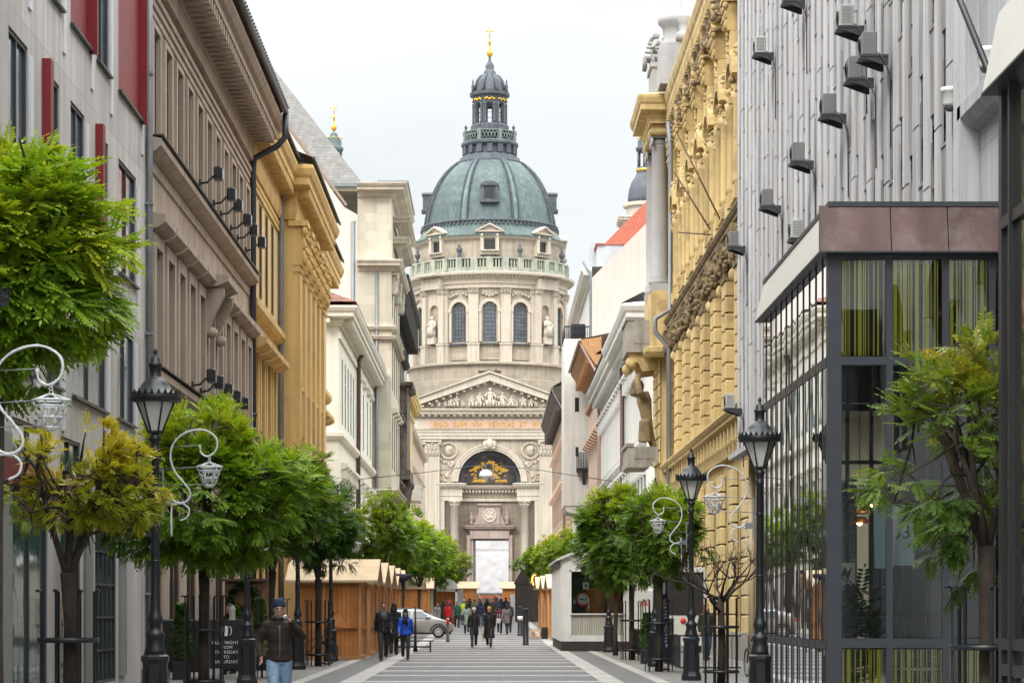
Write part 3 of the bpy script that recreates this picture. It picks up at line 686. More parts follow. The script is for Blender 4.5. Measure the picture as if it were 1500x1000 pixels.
for y in ys:
    for z, h in ((1,3.4),(7.5,3.2),(13,3.2),(17,2.3)): window(b,up(y),z,1.2,h,.2,'cross',GLASS_B,WHITE_W)
    q = MB(); q.sweep(band_prof(16.6,.4,.4),[(up(y)-1,0),(up(y)+1,0)]); q.sweep(band_prof(11.1,.45,.5),[(up(y)-1.1,0),(up(y)+1.1,0)]); b.part('window_hood', q, IVORY)
m = MB(); m.sweep(cornice_prof(19.9,.6,.8),[(0,0),(b.L,0),(b.L,6)]); m.sweep(band_prof(6.2,.5,.6),[(0,0),(b.L,0),(b.L,6)]); b.part('cornice', m, IVORY)
# ------------------------------------------------------------------ domed church at the end of the street
STONE = mat('church_limestone', (.45,.39,.31), rough=.88, var=.10, scale=.35, streak=.22, brick=(1.9,.75,.02,.88,False), grime=((.22,.20,.17),.58,.85,.25))
STONE_P = mat('church_pale_stone', (.535,.475,.395), rough=.88, var=.08, scale=.4, streak=.18)
STONE_T = mat('church_trim', (.485,.425,.34), rough=.88, var=.12, scale=.5, streak=.2)
COPPER = mat('weathered_copper', (.118,.168,.16), rough=.62, var=.24, scale=.35, streak=.45, brick=(1.1,.75,.035,.78,False), grime=((.07,.095,.105),.47,.72,.16))
COPPER_RIB = mat('copper_rib', (.15,.225,.205), rough=.62, var=.2, scale=.6, streak=.35)
COPPER_D = mat('dark_copper', (.085,.095,.115), rough=.55, var=.3, scale=.8, streak=.3, grime=((.13,.19,.18),.56,.8,.6))
COPPER_L = mat('verdigris', (.33,.365,.30), rough=.75, var=.25, scale=1.0, streak=.4, grime=((.42,.38,.3),.45,.7,.5))
GOLD = mat('gilding', (.72,.43,.06), rough=.32, var=.15, scale=3, metal=.75)
CY = 375.0; CX = -0.30
ch = empty('church', (CX, CY, 0), 0, 'great domed stone church with green copper dome closing the end of the street', 'church')
SF, SD = 9.6, 3600/415.0
def fx(px): return (px-717)/SF
def fz(py): return EYE+(890-py)/SF
def dz(py): return EYE+(890-py)/SD
def dr(px): return px/SD
def cpart(name, mb, mats, parent=None): return mb.build(name, mats, parent or ch)
# --- front: portal wall
R1 = fx(763)-fx(717)
arch = (-R1, R1, 1.2, fz(659), 'arch')
m = MB(); m.wall(-11.2, 11.2, 0, fz(643), [arch], y=0, depth=2.6, seg=24)
for a, c in ((fx(651),fx(661)),(fx(774),fx(784))): pass
m.poly((-11.2,0,0),(-11.2,9,0),(-11.2,9,fz(643)),(-11.2,0,fz(643))); m.poly((11.2,0,0),(11.2,9,0),(11.2,9,fz(643)),(11.2,0,fz(643)))
cpart('portal_wall', m, STONE)
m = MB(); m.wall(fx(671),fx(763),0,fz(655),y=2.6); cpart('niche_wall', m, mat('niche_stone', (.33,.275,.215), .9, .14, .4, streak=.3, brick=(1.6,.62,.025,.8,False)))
m = MB()                      # archivolt rings
for r0, r1, y in ((R1,R1+.35,-.18),(R1+.35,R1+.72,-.32),(R1+.72,R1+.95,-.42)):
    for q in range(24):
        a0, a1 = PI*q/24, PI*(q+1)/24; c = fz(659)-R1
        m.xz([(r1*math.cos(a0),c+r1*math.sin(a0)),(r1*math.cos(a1),c+r1*math.sin(a1)),(r0*math.cos(a1),c+r0*math.sin(a1)),(r0*math.cos(a0),c+r0*math.sin(a0))], y, -.003)
cpart('arch_moulding', m, STONE_P)
m = MB(); m.bbox(-.8,.8,-.9,-.003,fz(657),fz(645),.05); m.blob((0,-.95,fz(650)),.55,.4,.75,8,6); m.blob((-.7,-.7,fz(651)),.35,.3,.6); m.blob((.7,-.7,fz(651)),.35,.3,.6); cpart('keystone', m, STONE_P)
# lunette picture: a plain dark and gold pattern of patches (generic stand-in)
lm = bpy.data.materials.new('lunette_patches'); lm.use_nodes = True; N, L = lm.node_tree.nodes, lm.node_tree.links
gq = N.new('ShaderNodeNewGeometry'); nq = N.new('ShaderNodeTexNoise'); nq.inputs['Scale'].default_value = .55; nq.inputs['Detail'].default_value = 5; L.new(gq.outputs['Position'], nq.inputs['Vector'])
rq = N.new('ShaderNodeValToRGB'); e = rq.color_ramp.elements; e[0].position = .40; e[0].color = (.02,.02,.026,1); e[1].position = .47; e[1].color = (.06,.055,.06,1)
k = e.new(.54); k.color = (.07,.04,.035,1); k = e.new(.60); k.color = (.20,.16,.14,1)
L.new(nq.outputs['Fac'], rq.inputs[0]); L.new(rq.outputs[0], N['Principled BSDF'].inputs['Base Color']); N['Principled BSDF'].inputs['Roughness'].default_value = .5
c0 = fz(706); m = MB(); rl = R1-.25
m.xz([(rl*math.cos(PI*q/24), c0+rl*math.sin(PI*q/24)) for q in range(25)], 2.2, 2.5); lun = cpart('lunette', m, lm)
m = MB()
for q in range(24):
    a0, a1 = PI*q/24, PI*(q+1)/24
    m.xz([(R1*math.cos(a0),c0+R1*math.sin(a0)),(R1*math.cos(a1),c0+R1*math.sin(a1)),((R1-.55)*math.cos(a1),c0+(R1-.55)*math.sin(a1)),((R1-.55)*math.cos(a0),c0+(R1-.55)*math.sin(a0))], 2.0, 2.55)
m.build('lunette_frame', COPPER_D, lun)
m = MB(); rr = random.Random(3)
for q in range(-8, 9):        # gold field: a broken band behind the dark figures
    a = PI/2+q*.105; r0 = 1.5+.9*rr.random()+abs(q)*.10; r1 = 3.1+.5*rr.random()
    if q in (-1, 0, 1): r0 += .9
    m.xz([(r1*math.cos(a-.055),c0+r1*.92*math.sin(a-.055)),(r1*math.cos(a+.055),c0+r1*.92*math.sin(a+.055)),(r0*math.cos(a+.05),c0+r0*math.sin(a+.05)),(r0*math.cos(a-.05),c0+r0*math.sin(a-.05))], 2.17, 2.195)
for k in range(26):
    a = rr.uniform(.25,PI-.25); q = rr.uniform(1.4,3.5); x, z = q*math.cos(a), c0+q*.95*math.sin(a); w = rr.uniform(.18,.45); m.xz([(x-w,z-w*.3),(x+w*.2,z-w*.5),(x+w,z+w*.1),(x+w*.3,z+w*.5),(x-w*.6,z+w*.35)], 2.16, 2.169)
for x, w in ((-2.1,.7),(2.0,.75),(1.2,.45),(-1.0,.4)): m.xz([(x-w,c0+.12),(x+w,c0+.16),(x+w*.7,c0+.55),(x-w*.4,c0+.48)], 2.17, 2.195)
m.build('lunette_gold', GOLD, lun)
# entablatures either side of the niche, cornice under the lunette
m = MB()
for s in (-1, 1):
    xa, xb = sorted((s*fx(679+0) if False else s*(fx(757)), s*(fx(790))))
    m.sweep(cornice_prof(fz(714),.7,.75), [(xa,0.6),(xa,-.35),(xb,-.35),(xb,0.0)]); m.box(xa,xb,-.35,-.01,fz(733),fz(714)); m.sweep(band_prof(fz(727),.12,.3), [(xa,-.35),(xb,-.35)])
    brackets(m, xa-.4, xb+.3, .42, .2, .3, fz(713.5), fz(711), -.5)
m.sweep(cornice_prof(fz(716),.8,.7), [(-R1,2.6),(R1,2.6)]); brackets(m,-R1,R1,.5,.25,.5,fz(720),fz(716.5),2.59); m.box(-R1,R1,2.2,2.59,fz(733),fz(729))
cpart('entablature', m, STONE_P)
NICHE_SHADE = mat('painted_niche_shade', (.14,.115,.09), .9, .2, .6)
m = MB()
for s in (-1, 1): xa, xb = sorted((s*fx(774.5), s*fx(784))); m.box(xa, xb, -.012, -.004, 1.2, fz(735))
cpart('recess_shade_strip', m, NICHE_SHADE)  # flat dark strips on the wall, their colour standing in for recess shade
def column(name, x, y, z0, z1, r, caph, mt, parent=ch, n=20):
    m = MB(); h = z1-z0-caph
    m.box(x-r*1.45,x+r*1.45,y-r*1.45,y+r*1.45,z0,z0+r*.6)
    m.lathe((x,y,z0+r*.6),[(r*1.35,0),(r*1.4,r*.2),(r*1.15,r*.35),(r*1.2,r*.5),(r*1.0,r*.65),(r*1.0,h*.33),(r*.86,h-r*.65),(r*.95,h-r*.62),(r*.95,h-r*.5),(r*.85,h-r*.5)],n)
    o = m.build(name, mt, parent); c = MB(); c.lathe((x,y,z1-caph),[(r*.85,0),(r*.95,caph*.5),(r*1.25,caph*.85)],12)
    for k in range(8):
        a = k*PI/4; c.blob((x+r*1.0*math.cos(a),y+r*1.0*math.sin(a),z1-caph*.68),r*.3,r*.3,caph*.2,6,4); c.blob((x+r*1.2*math.cos(a),y+r*1.2*math.sin(a),z1-caph*.3),r*.32,r*.32,caph*.16,6,4)
    c.box(x-r*1.35,x+r*1.35,y-r*1.35,y+r*1.35,z1-caph*.14,z1); c.build('capital', mt, o); return o
for s in (-1, 1): column('column', s*fx(768.3), -.35+.9*0, 1.4, fz(733.3), .62, .9, STONE_P)
m = MB()
for s in (-1, 1):
    for xa, xb in ((fx(783),fx(790)),):
        a, c = sorted((s*xa, s*xb)); m.box(a,c,-.4,-.003,0,fz(733.4))
cpart('inner_pilaster', m, STONE_P)
# giant fluted pilasters with Corinthian capitals
for s in (-1, 1):
    for k, (pa, pb, yy) in enumerate(((790,812,-.9),(815,829,-.45))):
        a, c = sorted((s*fx(pa), s*fx(pb))); m = MB(); m.box(a-.2,c+.2,yy-.2,-.004,0,2.2); m.box(a,c,yy,-.004,2.2,fz(667))
        nf = 7 if k == 0 else 5; w = (c-a)/nf
        for i in range(nf): m.box(a+w*i+w*.2,a+w*i+w*.8,yy-.09,yy-.001,3.0,fz(668.5))
        o = cpart('pilaster', m, STONE_P); q = MB(); acanthus(q,(a+c)/2,yy+.1,fz(667),c-a,fz(645)-fz(667),.55,k); q.build('capital', STONE_P, o)
# spandrel medallions
m = MB()
for s in (-1, 1):
    cx, cz = s*fx(777), fz(660)
    m.tube([(cx+1.3*math.cos(t*PI/12),-.1,cz+1.2*math.sin(t*PI/12)) for t in range(24)],.16,6,closed=True); m.blob((cx,-.15,cz),.65,.3,.8); m.blob((cx+.2,-.3,cz+.25),.32,.25,.4)
    rr = random.Random(5)
    for k in range(26):
        x = s*fx(rr.uniform(766,789)); z = fz(rr.uniform(672,705)); 
        if math.hypot(x,z-(fz(659)-R1)) > R1+1.2: m.blob((x,-.05,z),rr.uniform(.15,.35),.18,rr.uniform(.15,.4),6,4)
cpart('carved_medallion', m, STONE_T)
# entablature with inscription
E0 = 11.6
m = MB(); m.sweep([(0,fz(643)),(.5,fz(643)),(.5,fz(638)),(.62,fz(638)),(.62,fz(633.5)),(.75,fz(633)),(.75,fz(630)),(.9,fz(629)),(.35,fz(628.5)),(.35,fz(614.5)),(.55,fz(613)),(0,fz(613))], [(-E0,9),(-E0,0),(E0,0),(E0,9)])
cpart('architrave', m, STONE_P)
m = MB(); m.sweep(cornice_prof(fz(612.9),1.5,fz(597)-fz(612.9)), [(-E0,9),(-E0,0),(E0,0),(E0,9)]); brackets(m,-E0,E0,.95,.5,1.0,fz(610),fz(605.8)); cpart('cornice', m, STONE_T)
m = MB(); m.box(-9.3,9.3,-.42,-.353,fz(627.6),fz(616)); pn = cpart('inscription_panel', m, mat('rose_marble_panel', (.50,.33,.25), .7, .1, 1))
t = text_mesh('EGO  SUM  VIA  VERITAS  ET  VITA', 1.06, .03, 1.13); tm = t; t.materials.append(GOLD)
w = max(v.co.x for v in t.vertices)-min(v.co.x for v in t.vertices)
for v in t.vertices: v.co.x *= 17.2/w
place('inscription', t, pn, (.15,-.455,fz(621.8)))
# pediment
APZ = fz(551); PW = E0+1.5; PZ = fz(597)+.02
m = MB(); sl = (APZ-PZ)/PW
m.xz([(-PW,PZ),(PW,PZ),(0,APZ)], -.15, 8.5); cpart('pediment_wall', m, STONE)
m = MB()
for s in (-1, 1):
    m.xz([(0,APZ+.45),(s*(PW+.35),PZ+.3),(s*(PW+.35),PZ+.02),(s*(PW-1.2),PZ+.02),(0,APZ-.75)], -1.25, -.155)
    m.xz([(0,APZ+.75),(s*(PW+.6),PZ+.42),(s*(PW+.6),PZ+.32),(0,APZ+.47)], -1.6, 8.6)
    for k in range(12):
        f = (k+.7)/12.5; m.box(s*PW*f-.2,s*PW*f+.2,-1.0,-.16,APZ-f*(APZ-PZ)-1.02,APZ-f*(APZ-PZ)-.76)
cpart('raking_cornice', m, STONE_P)
# carved figures of the pediment
def carved_figure(m, x, y, z, h, seed, lean=0.0, sit=True):
    rr = random.Random(seed); w = h*.20
    m.blob((x,y,z+h*.18),w*1.25,w*1.0,h*.2); m.blob((x+lean*h*.3,y,z+h*.5),w*.95,w*.75,h*.26); m.blob((x+lean*h*.55,y-.05,z+h*.70),w*.9,w*.6,h*.12)
    m.blob((x+lean*h*.7,y-.08,z+h*.9),w*.48,w*.5,h*.1)
    for s in (-1, 1):
        a = rr.uniform(.2,1.2); ex = x+s*w*1.5+lean*h*.4; ez = z+h*(.5+.25*rr.random()-.1)
        m.tube([(x+s*w*.75+lean*h*.5,y-.1,z+h*.70),(ex,y-.3,z+h*.52),(ex-s*w*.5*a,y-.55,ez)],[w*.32,w*.27,w*.2],6)
        if sit: m.tube([(x+s*w*.4,y-.1,z+h*.24),(x+s*w*.8,y-.6,z+h*.30),(x+s*w*.75,y-.6,z)],[w*.5,w*.42,w*.3],6)
    for k in range(6): a = rr.uniform(-1,1); m.tube([(x+a*w*.8+lean*h*.3,y-w*.7,z+h*.55),(x+a*w*1.3,y-w*1.0,z+.05)],[w*.12,w*.2],5)
m = MB(); bz = PZ+.05
for i, (px, h) in enumerate(((718,2.95),(701,2.2),(734,2.25),(690,1.75),(748,1.7),(668,1.75),(678,1.0),(660,1.4),(653,1.0),(767,1.7),(777,1.35),(785,1.0),(643,.95),(633,.8),(796,.75),(755,1.2),(711,1.4),(725,1.4),(695,1.3),(741,1.3))):
    carved_figure(m, fx(px), -.55, bz, h, i, (-.18 if px < 705 else (.18 if px > 730 else 0))*(-1)**i*.7, True)
cpart('carved_relief', m, STONE_P)
m = MB(); m.box(-1.5,1.55,4,6.5,fz(551),fz(541)); bx = cpart('brick_turret', m, mat('orange_brick', (.42,.13,.06), .85, .15, 2, brick=(.4,.15,.02,.6,False)))
m = MB(); m.box(-1.75,1.8,3.8,6.7,fz(541)+.003,fz(539)); m.box(-.3,.2,4.5,5,fz(539),fz(537)); m.box(.9,1.1,4.5,4.7,fz(539),fz(535.5)); m.build('turret_cap', DARKMETAL, bx)
# doorway aedicula in the niche
PINK = mat('rose_grey_marble', (.37,.29,.255), .8, .14, .6, streak=.2)
m = MB(); y0 = 2.6
for s in (-1, 1):
    m.box(s*fx(745),s*fx(750.5),y0-.8,y0-.004,1.0,fz(783)); m.box(s*fx(741),s*fx(744.5),y0-.5,y0-.004,1.0,fz(788))
m.box(fx(688),fx(746),y0-.9,y0-.004,fz(788),fz(776.5)); m.sweep(cornice_prof(fz(776),.85,.85),[(fx(687),y0),(fx(687),y0-.5),(fx(747),y0-.5),(fx(747),y0)])
m.box(fx(700.5),fx(733),y0-.6,y0-.004,fz(767),fz(741)); m.sweep(band_prof(fz(741),.4,.5),[(fx(699.5),y0-.5),(fx(734),y0-.5)])
for s in (-1, 1):
    m.xz([(s*fx(733.2),fz(767)),(s*fx(743),fz(767)),(s*fx(738),fz(763)),(s*fx(733.2),fz(751))],y0-.5,y0-.004)
dr_ = cpart('doorway', m, PINK)
m = MB()
for s in (-1, 1): m.lathe((s*fx(743.5)-.05,y0-.7,fz(767)),[(.3,0),(.3,.3),(.15,.45),(.4,.9),(.42,1.1),(.15,1.3),(.18,1.45),(.02,1.9)],10)
m.build('urns', PINK, dr_)
m = MB(); cx, cz = fx(717.2), fz(754); m.tube([(cx+.95*math.cos(t*PI/12),y0-.65,cz+.95*math.sin(t*PI/12)) for t in range(24)],.14,6,closed=True); m.blob((cx,y0-.62,cz),.9,.1,.9,14,6)
rr = random.Random(4)
for k in range(9): m.blob((cx+rr.uniform(-.5,.5),y0-.72,cz+rr.uniform(-.5,.5)),.22,.1,.25,6,4)
m.build('medallion', STONE_P, dr_)
m = MB(); m.box(fx(696.5),fx(741.5),y0-.35,y0-.01,1.2,fz(788)); m.build('door', BROWN_W, dr_)
# steps and railings
m = MB()
for i in range(7): m.box(-11.5-i*.0,11.5,-3.2-i*.45,0.0-.003,0,1.2-i*.17)
cpart('steps', m, STONE_T)
m = MB()
for s in (-1, 1):
    a, c = sorted((s*fx(738),s*fx(764))); n = 14
    for i in range(n+1): m.tube([(a+(c-a)*i/n,-1.6,1.2),(a+(c-a)*i/n,-1.6,3.6 if i % 4 else 5.0)],.07,5)
    m.box(a,c,-1.64,-1.56,3.5,3.62); m.box(a,c,-1.64,-1.56,1.4,1.5); m.blob((a+.8,-1.6,5.2),.25); m.blob((c-.8,-1.6,5.2),.25)
cpart('railing', m, IRON)
# side wings behind the portal
m = MB()
for s in (-1, 1):
    xa, xb = sorted((s*11.25, s*28)); m.wall(xa, xb, 0, 24, [(xa+3+k*4.2,xa+4.8+k*4.2,8,13,'arch') for k in range(3)], y=9, depth=.6); m.poly((xa,9,24),(xb,9,24),(xb,45,24),(xa,45,24)); m.box(xa-.2,xb+.2,8.6,9.2,23.2,24.5); m.poly((xb,9,0),(xb,45,0),(xb,45,24),(xb,9,24)); m.poly((xa,9,0),(xa,45,0),(xa,45,24),(xa,9,24))
cpart('wing_wall', m, STONE)
# --- drum
DY = 40.0; c = (0, DY, 0)
m = MB(); H0, H1 = 20.0, dz(545); r0 = dr(116)
m.lathe(c, [(r0+.6,H0),(r0+.6,dz(566)),(r0+.3,dz(565)),(r0+.3,H1)], 72, sm=False)
m.lathe(c, [(r0-.3,H1),(r0+.9,H1+.02),(r0+.9,H1+.35),(r0-.1,H1+.6)], 72, sm=False); cpart('drum_base', m, STONE)
rw = dr(109)
m = MB(); wins = [0, R(23.5), R(-23.5)]; NW = 144; Zs, Zt = dz(512), dz(455)
allw = []
for q in range(4):
    for w_ in wins: allw.append(q*PI/2+w_-PI/2)
nic = [q*PI/2+PI/4*1.0+R(13.5)*0 for q in range(4)]
nich = []
for q in range(4):
    nich += [q*PI/2-PI/4]
def in_open(a, z):
    for w_ in allw:
        d = (a-w_+PI) % (2*PI)-PI; x = abs(d)*rw; hw = dr(11.5)
        if x < hw and Zs < z < Zt-hw+math.sqrt(max(0,hw*hw-x*x)): return True
    return False
zs = [dz(543)+.6, Zs]+[Zs+(Zt-Zs)*k/14 for k in range(1,15)]+[dz(436)]
for j in range(len(zs)-1):
    for i in range(NW):
        a0, a1 = 2*PI*i/NW, 2*PI*(i+1)/NW
        if in_open((a0+a1)/2, (zs[j]+zs[j+1])/2): continue
        m.poly((rw*math.cos(a0),DY+rw*math.sin(a0),zs[j]),(rw*math.cos(a1),DY+rw*math.sin(a1),zs[j]),(rw*math.cos(a1),DY+rw*math.sin(a1),zs[j+1]),(rw*math.cos(a0),DY+rw*math.sin(a0),zs[j+1]))
cpart('drum_wall', m, STONE)
def around(a, r, z=0): return Vector((r*math.cos(a), DY+r*math.sin(a), z))
pg_mesh = {}
for w_ in allw:
    o = window(ch, 0, 0, dr(24), Zt-Zs, 0, 'grid', GLASS_B, DARKMETAL, arch=True); p = around(w_, rw-.28); o.location = (p.x,p.y,Zs); o.rotation_euler = (0,0,w_+PI/2)
    s = MB(); hw = dr(11.5); k0 = Zt-hw
    for q in range(12):
        a0, a1 = PI*q/12, PI*(q+1)/12; ro, ri = hw+dr(5), hw
        s.xz([(ro*math.cos(a0),k0+ro*math.sin(a0)),(ro*math.cos(a1),k0+ro*math.sin(a1)),(ri*math.cos(a1),k0+ri*math.sin(a1)),(ri*math.cos(a0),k0+ri*math.sin(a0))],-.22,.35)
    for sg in (-1, 1): s.box(sg*hw,sg*(hw+dr(3.5)),-.2,.35,Zs,k0); s.box(sg*hw*1.0,sg*(hw+dr(5.5)),-.3,.35,k0-.35,k0)
    s.build('window_surround', STONE_P, ch, (around(w_,rw).x,around(w_,rw).y,0), w_+PI/2)
def drum_box(m, a, w, r_in, r_out, z0, z1):
    t = Vector((-math.sin(a), math.cos(a), 0)); n = Vector((math.cos(a), math.sin(a), 0)); c0 = Vector((0,DY,0))
    v = [c0+n*rr_+t*tt+Vector((0,0,z)) for z in (z0,z1) for rr_, tt in ((r_in,-w/2),(r_out,-w/2),(r_out,w/2),(r_in,w/2))]
    m.add(v, [[0,1,2,3],[7,6,5,4],[0,4,5,1],[1,5,6,2],[2,6,7,3],[3,7,4,0]])
for q in range(4):
    for da in (-35.5,-11.7,11.7,35.5):
        a = q*PI/2-PI/2+R(da); m = MB(); drum_box(m,a,dr(14),rw-.3,rw+dr(5),dz(513),dz(443)); drum_box(m,a,dr(17),rw-.3,rw+dr(6.5),dz(541),dz(516.5)); drum_box(m,a,dr(19),rw-.3,rw+dr(7.5),dz(516.4),dz(514))
        o = cpart('pilaster', m, STONE_P); k = MB(); acanthus(k,0,0,dz(443),dr(15),dz(435)-dz(443),.5,3); p = around(a,rw+dr(4)); k.build('capital', STONE_P, o, (p.x,p.y,0), a+PI/2)
    a = q*PI/2-PI/4           # pier block with statue niche on each diagonal
    for da in (-8.5, 8.5):
        m = MB(); b_ = a+R(da); drum_box(m,b_,dr(9.5),rw-.4,rw+dr(9),dz(513),dz(443)); drum_box(m,b_,dr(11.5),rw-.4,rw+dr(10.5),dz(541),dz(516.5)); drum_box(m,b_,dr(13),rw-.4,rw+dr(11.5),dz(516.4),dz(514))
        o = cpart('pilaster', m, STONE_P); k = MB(); acanthus(k,0,0,dz(443),dr(10.5),dz(435)-dz(443),.5,3); p = around(b_,rw+dr(8)); k.build('capital', STONE_P, o, (p.x,p.y,0), b_+PI/2)
    m = MB(); p = around(a, rw+dr(4)); hw = dr(8.5)
    m.wall(-dr(13),dr(13),dz(513),dz(436),[(-hw,hw,dz(512),dz(457),'arch')],depth=.9); m.box(-hw,hw,.86,.89,dz(512),dz(457)); m.build('niche', STONE_P, ch, (p.x,p.y,0), a+PI/2)
    m = MB(); drum_box(m,a,dr(27),rw-.4,rw+dr(4.5),dz(541),dz(514)); cpart('niche_plinth', m, STONE)
    m = MB(); p = around(a, rw+dr(7)); hs = dz(473)-dz(502)
    m.box(-.75,.75,-.5,.6,dz(513),dz(503)); zb = dz(503)
    m.lathe((0,0,zb),[(.78,0),(.7,hs*.25),(.55,hs*.5),(.62,hs*.68),(.5,hs*.8),(.2,hs*.85)],10,sq=.8); m.blob((0,-.05,zb+hs*.93),.3,.32,.38); m.tube([(-.55,0,zb+hs*.75),(-.8,-.3,zb+hs*.55),(-.3,-.6,zb+hs*.6)],[.22,.18,.14]); m.tube([(.55,0,zb+hs*.75),(.95,-.3,zb+hs*.6),(.8,-.5,zb+hs*.35)],[.22,.18,.14])
    for k in range(6): m.tube([(-.5+k*.2,-.5,zb+hs*.55),(-.62+k*.25,-.68,zb+.1)],[.08,.13],5)
    m.build('statue', mat('weathered_statue_stone', (.52,.47,.40), .9, .25, 1.2), ch, (p.x,p.y,0), a+PI/2)
m = MB(); r = rw
for k in range(24):
    a = 2*PI*k/24
    for j in range(5): t = (j-2)*.042; q = around(a+t, rw+.15, dz(447.5-1.8*abs(j-2))); m.blob(q,.3,.3,.26,6,4)
cpart('garland', m, STONE_T)
m = MB()
m.lathe(c, [(rw,dz(516.5)),(rw+.55,dz(516)),(rw+.55,dz(514.5)),(rw,dz(513.5))],72,sm=False); cpart('string_course', m, COPPER_D)
m = MB(); e0 = dr(112)
m.lathe(c, [(rw-.5,dz(435.5)),(e0,dz(435.5)),(e0,dz(430)),(e0+.25,dz(429)),(e0+.2,dz(421.5)),(e0+.55,dz(420.5)),(e0+.6,dz(418.5)),(e0+1.35,dz(417.5)),(e0+1.45,dz(414.5)),(e0+1.1,dz(413.2)),(rw-2,dz(412.5))],96,sm=False)
for k in range(140): drum_box(m, 2*PI*k/140, .3, e0+.2, e0+1.0, dz(420.4), dz(418.6))
for q in range(4):
    a = q*PI/2-PI/4; drum_box(m,a,dr(38),e0-.5,e0+1.0,dz(435.4),dz(421)); drum_box(m,a,dr(42),e0-.5,e0+2.2,dz(417.4),dz(413.5))
cpart('drum_entablature', m, STONE_P)
m = MB(); rb = dr(115)
m.lathe(c, [(rb,dz(412.6)),(rb,dz(406.2)),(rb-.5,dz(406)),(rb-.5,dz(412.6))],72,sm=False); m.lathe(c, [(rb+.05,dz(394.5)),(rb+.05,dz(392.5)),(rb-.5,dz(392.5)),(rb-.5,dz(394.5)),(rb+.05,dz(394.5))],72,sm=False)
for k in range(32): drum_box(m, 2*PI*k/32, 1.0, rb-.55, rb+.12, dz(412.5), dz(391.8))
for k in range(160):
    if k % 5: drum_box(m, 2*PI*k/160, .26, rb-.35, rb-.1, dz(406), dz(394.4))
cpart('balustrade', m, COPPER_L)
URN = [(.3,0),(.3,.3),(.12,.5),(.45,1.0),(.5,1.4),(.2,1.65),(.25,1.8),(.08,2.2),(.02,2.5)]
for k in range(8):
    p = around(2*PI*(k+.5)/8+R(0), rb-.2); u = MB(); u.lathe((p.x,p.y,dz(391.8)),URN,10); cpart('urn', u, COPPER_D)
# attic with dormer windows
ra = dr(104.5)
m = MB(); m.lathe(c,[(ra,dz(412)),(ra,dz(363))],96,sm=False); cpart('attic_wall', m, STONE)
m = MB(); m.lathe(c,[(ra,dz(366)),(ra+.5,dz(364)),(ra+.8,dz(361.5)),(ra+.8,dz(360))],96,sm=False); cpart('attic_cornice', m, STONE_P)
for k in range(8):
    a = k*PI/4-PI/2; p = around(a, ra)
    m = MB(); m.wall(-dr(13.5),dr(13.5),dz(388),dz(357.5),[(-dr(8),dr(8),dz(381),dz(364))],y=-.45,depth=.5)
    for s in (-1, 1): m.box(s*dr(13.5),s*dr(13.4)*.999,-.45,.6,dz(388),dz(357.5)); m.box(s*dr(9),s*dr(13),-.7,-.451,dz(384),dz(359)); m.blob((s*dr(11),-.75,dz(361)),.25,.2,.3)
    m.sweep(band_prof(dz(357.5),.5,.4),[(-dr(16.5),.6),(-dr(16.5),-.5),(dr(16.5),-.5),(dr(16.5),.6)])
    m.xz([(-dr(17),dz(354)),(dr(17),dz(354)),(0,dz(345.5))],-.55,2.5)
    for s in (-1, 1): m.xz([(0,dz(344)),(s*dr(19),dz(353.5)),(s*dr(19),dz(355.5)),(0,dz(346.2))],-1.1,2.6)
    m.sweep(band_prof(dz(384.5),.5,.35),[(-dr(12.5),-.45),(dr(12.5),-.45)])
    o = m.build('dormer', STONE_P, ch, (p.x,p.y,0), a+PI/2); window(ch, 0, dz(381), dr(16.2), dz(364)-dz(381), -.05, 'grid', GLASS, DARKMETAL, parent=o)
# --- copper dome
prof = [(112,361.5),(112,359.5),(106,354),(102,349),(100,345),(99,341),(97.5,337),(95.5,325),(92.5,311),(88,297),(82,283),(75,270),(66,258),(57,249),(47.5,241.5)]
m = MB(); m.lathe(c,[(dr(r_),dz(z_)) for r_, z_ in prof],96); cpart('dome_shell', m, COPPER)
m = MB(); m.lathe(c,[(dr(98.5),dz(339)),(dr(100.5),dz(338)),(dr(100.5),dz(335)),(dr(97.5),dz(334))],96)
for k in range(96): drum_box(m,2*PI*k/96,.35,dr(98),dr(101.5),dz(342.5),dz(339))
cpart('dome_ring', m, COPPER_D)
for k in range(8):
    a = k*PI/4+PI/8; m = MB(); m.mi = 0
    for da, w in ((-3.0,.28),(0,1.15),(3.0,.28)):
        pts = []
        for r_, z_ in prof[6:]:
            pts.append((dr(r_), dz(z_)))
        t = Vector((-math.sin(a),math.cos(a),0)); n_ = Vector((math.cos(a),math.sin(a),0)); v = []
        for i, (rr_, zz) in enumerate(pts):
            off = R(da)*rr_ if da else 0; ww = w*(rr_/dr(97))**.5; hgt = .32 if da else .2
            for e_, h_ in ((-1,-.2),(-1,hgt),(1,hgt),(1,-.2)): v.append(Vector((0,DY,zz))+n_*(rr_+h_)+t*(off+e_*ww/2)+Vector((0,0,h_*.4)))
        fs = []
        for i in range(len(pts)-1):
            for q in range(3): fs.append([i*4+q,i*4+q+1,i*4+q+5,i*4+q+4])
        m.mi = 1 if da else 0
        m.add(v, fs)
        if da:
            for i in range(len(pts)-1):
                for f in (.0,.2,.4,.6,.8):
                    rr_ = pts[i][0]*(1-f)+pts[i+1][0]*f; zz = pts[i][1]*(1-f)+pts[i+1][1]*f; p = Vector((0,DY,zz))+n_*(rr_+.32)+t*R(da)*rr_; m.blob(p,.22,.22,.22,5,4)
    cpart('dome_rib', m, [COPPER_RIB, COPPER_D])
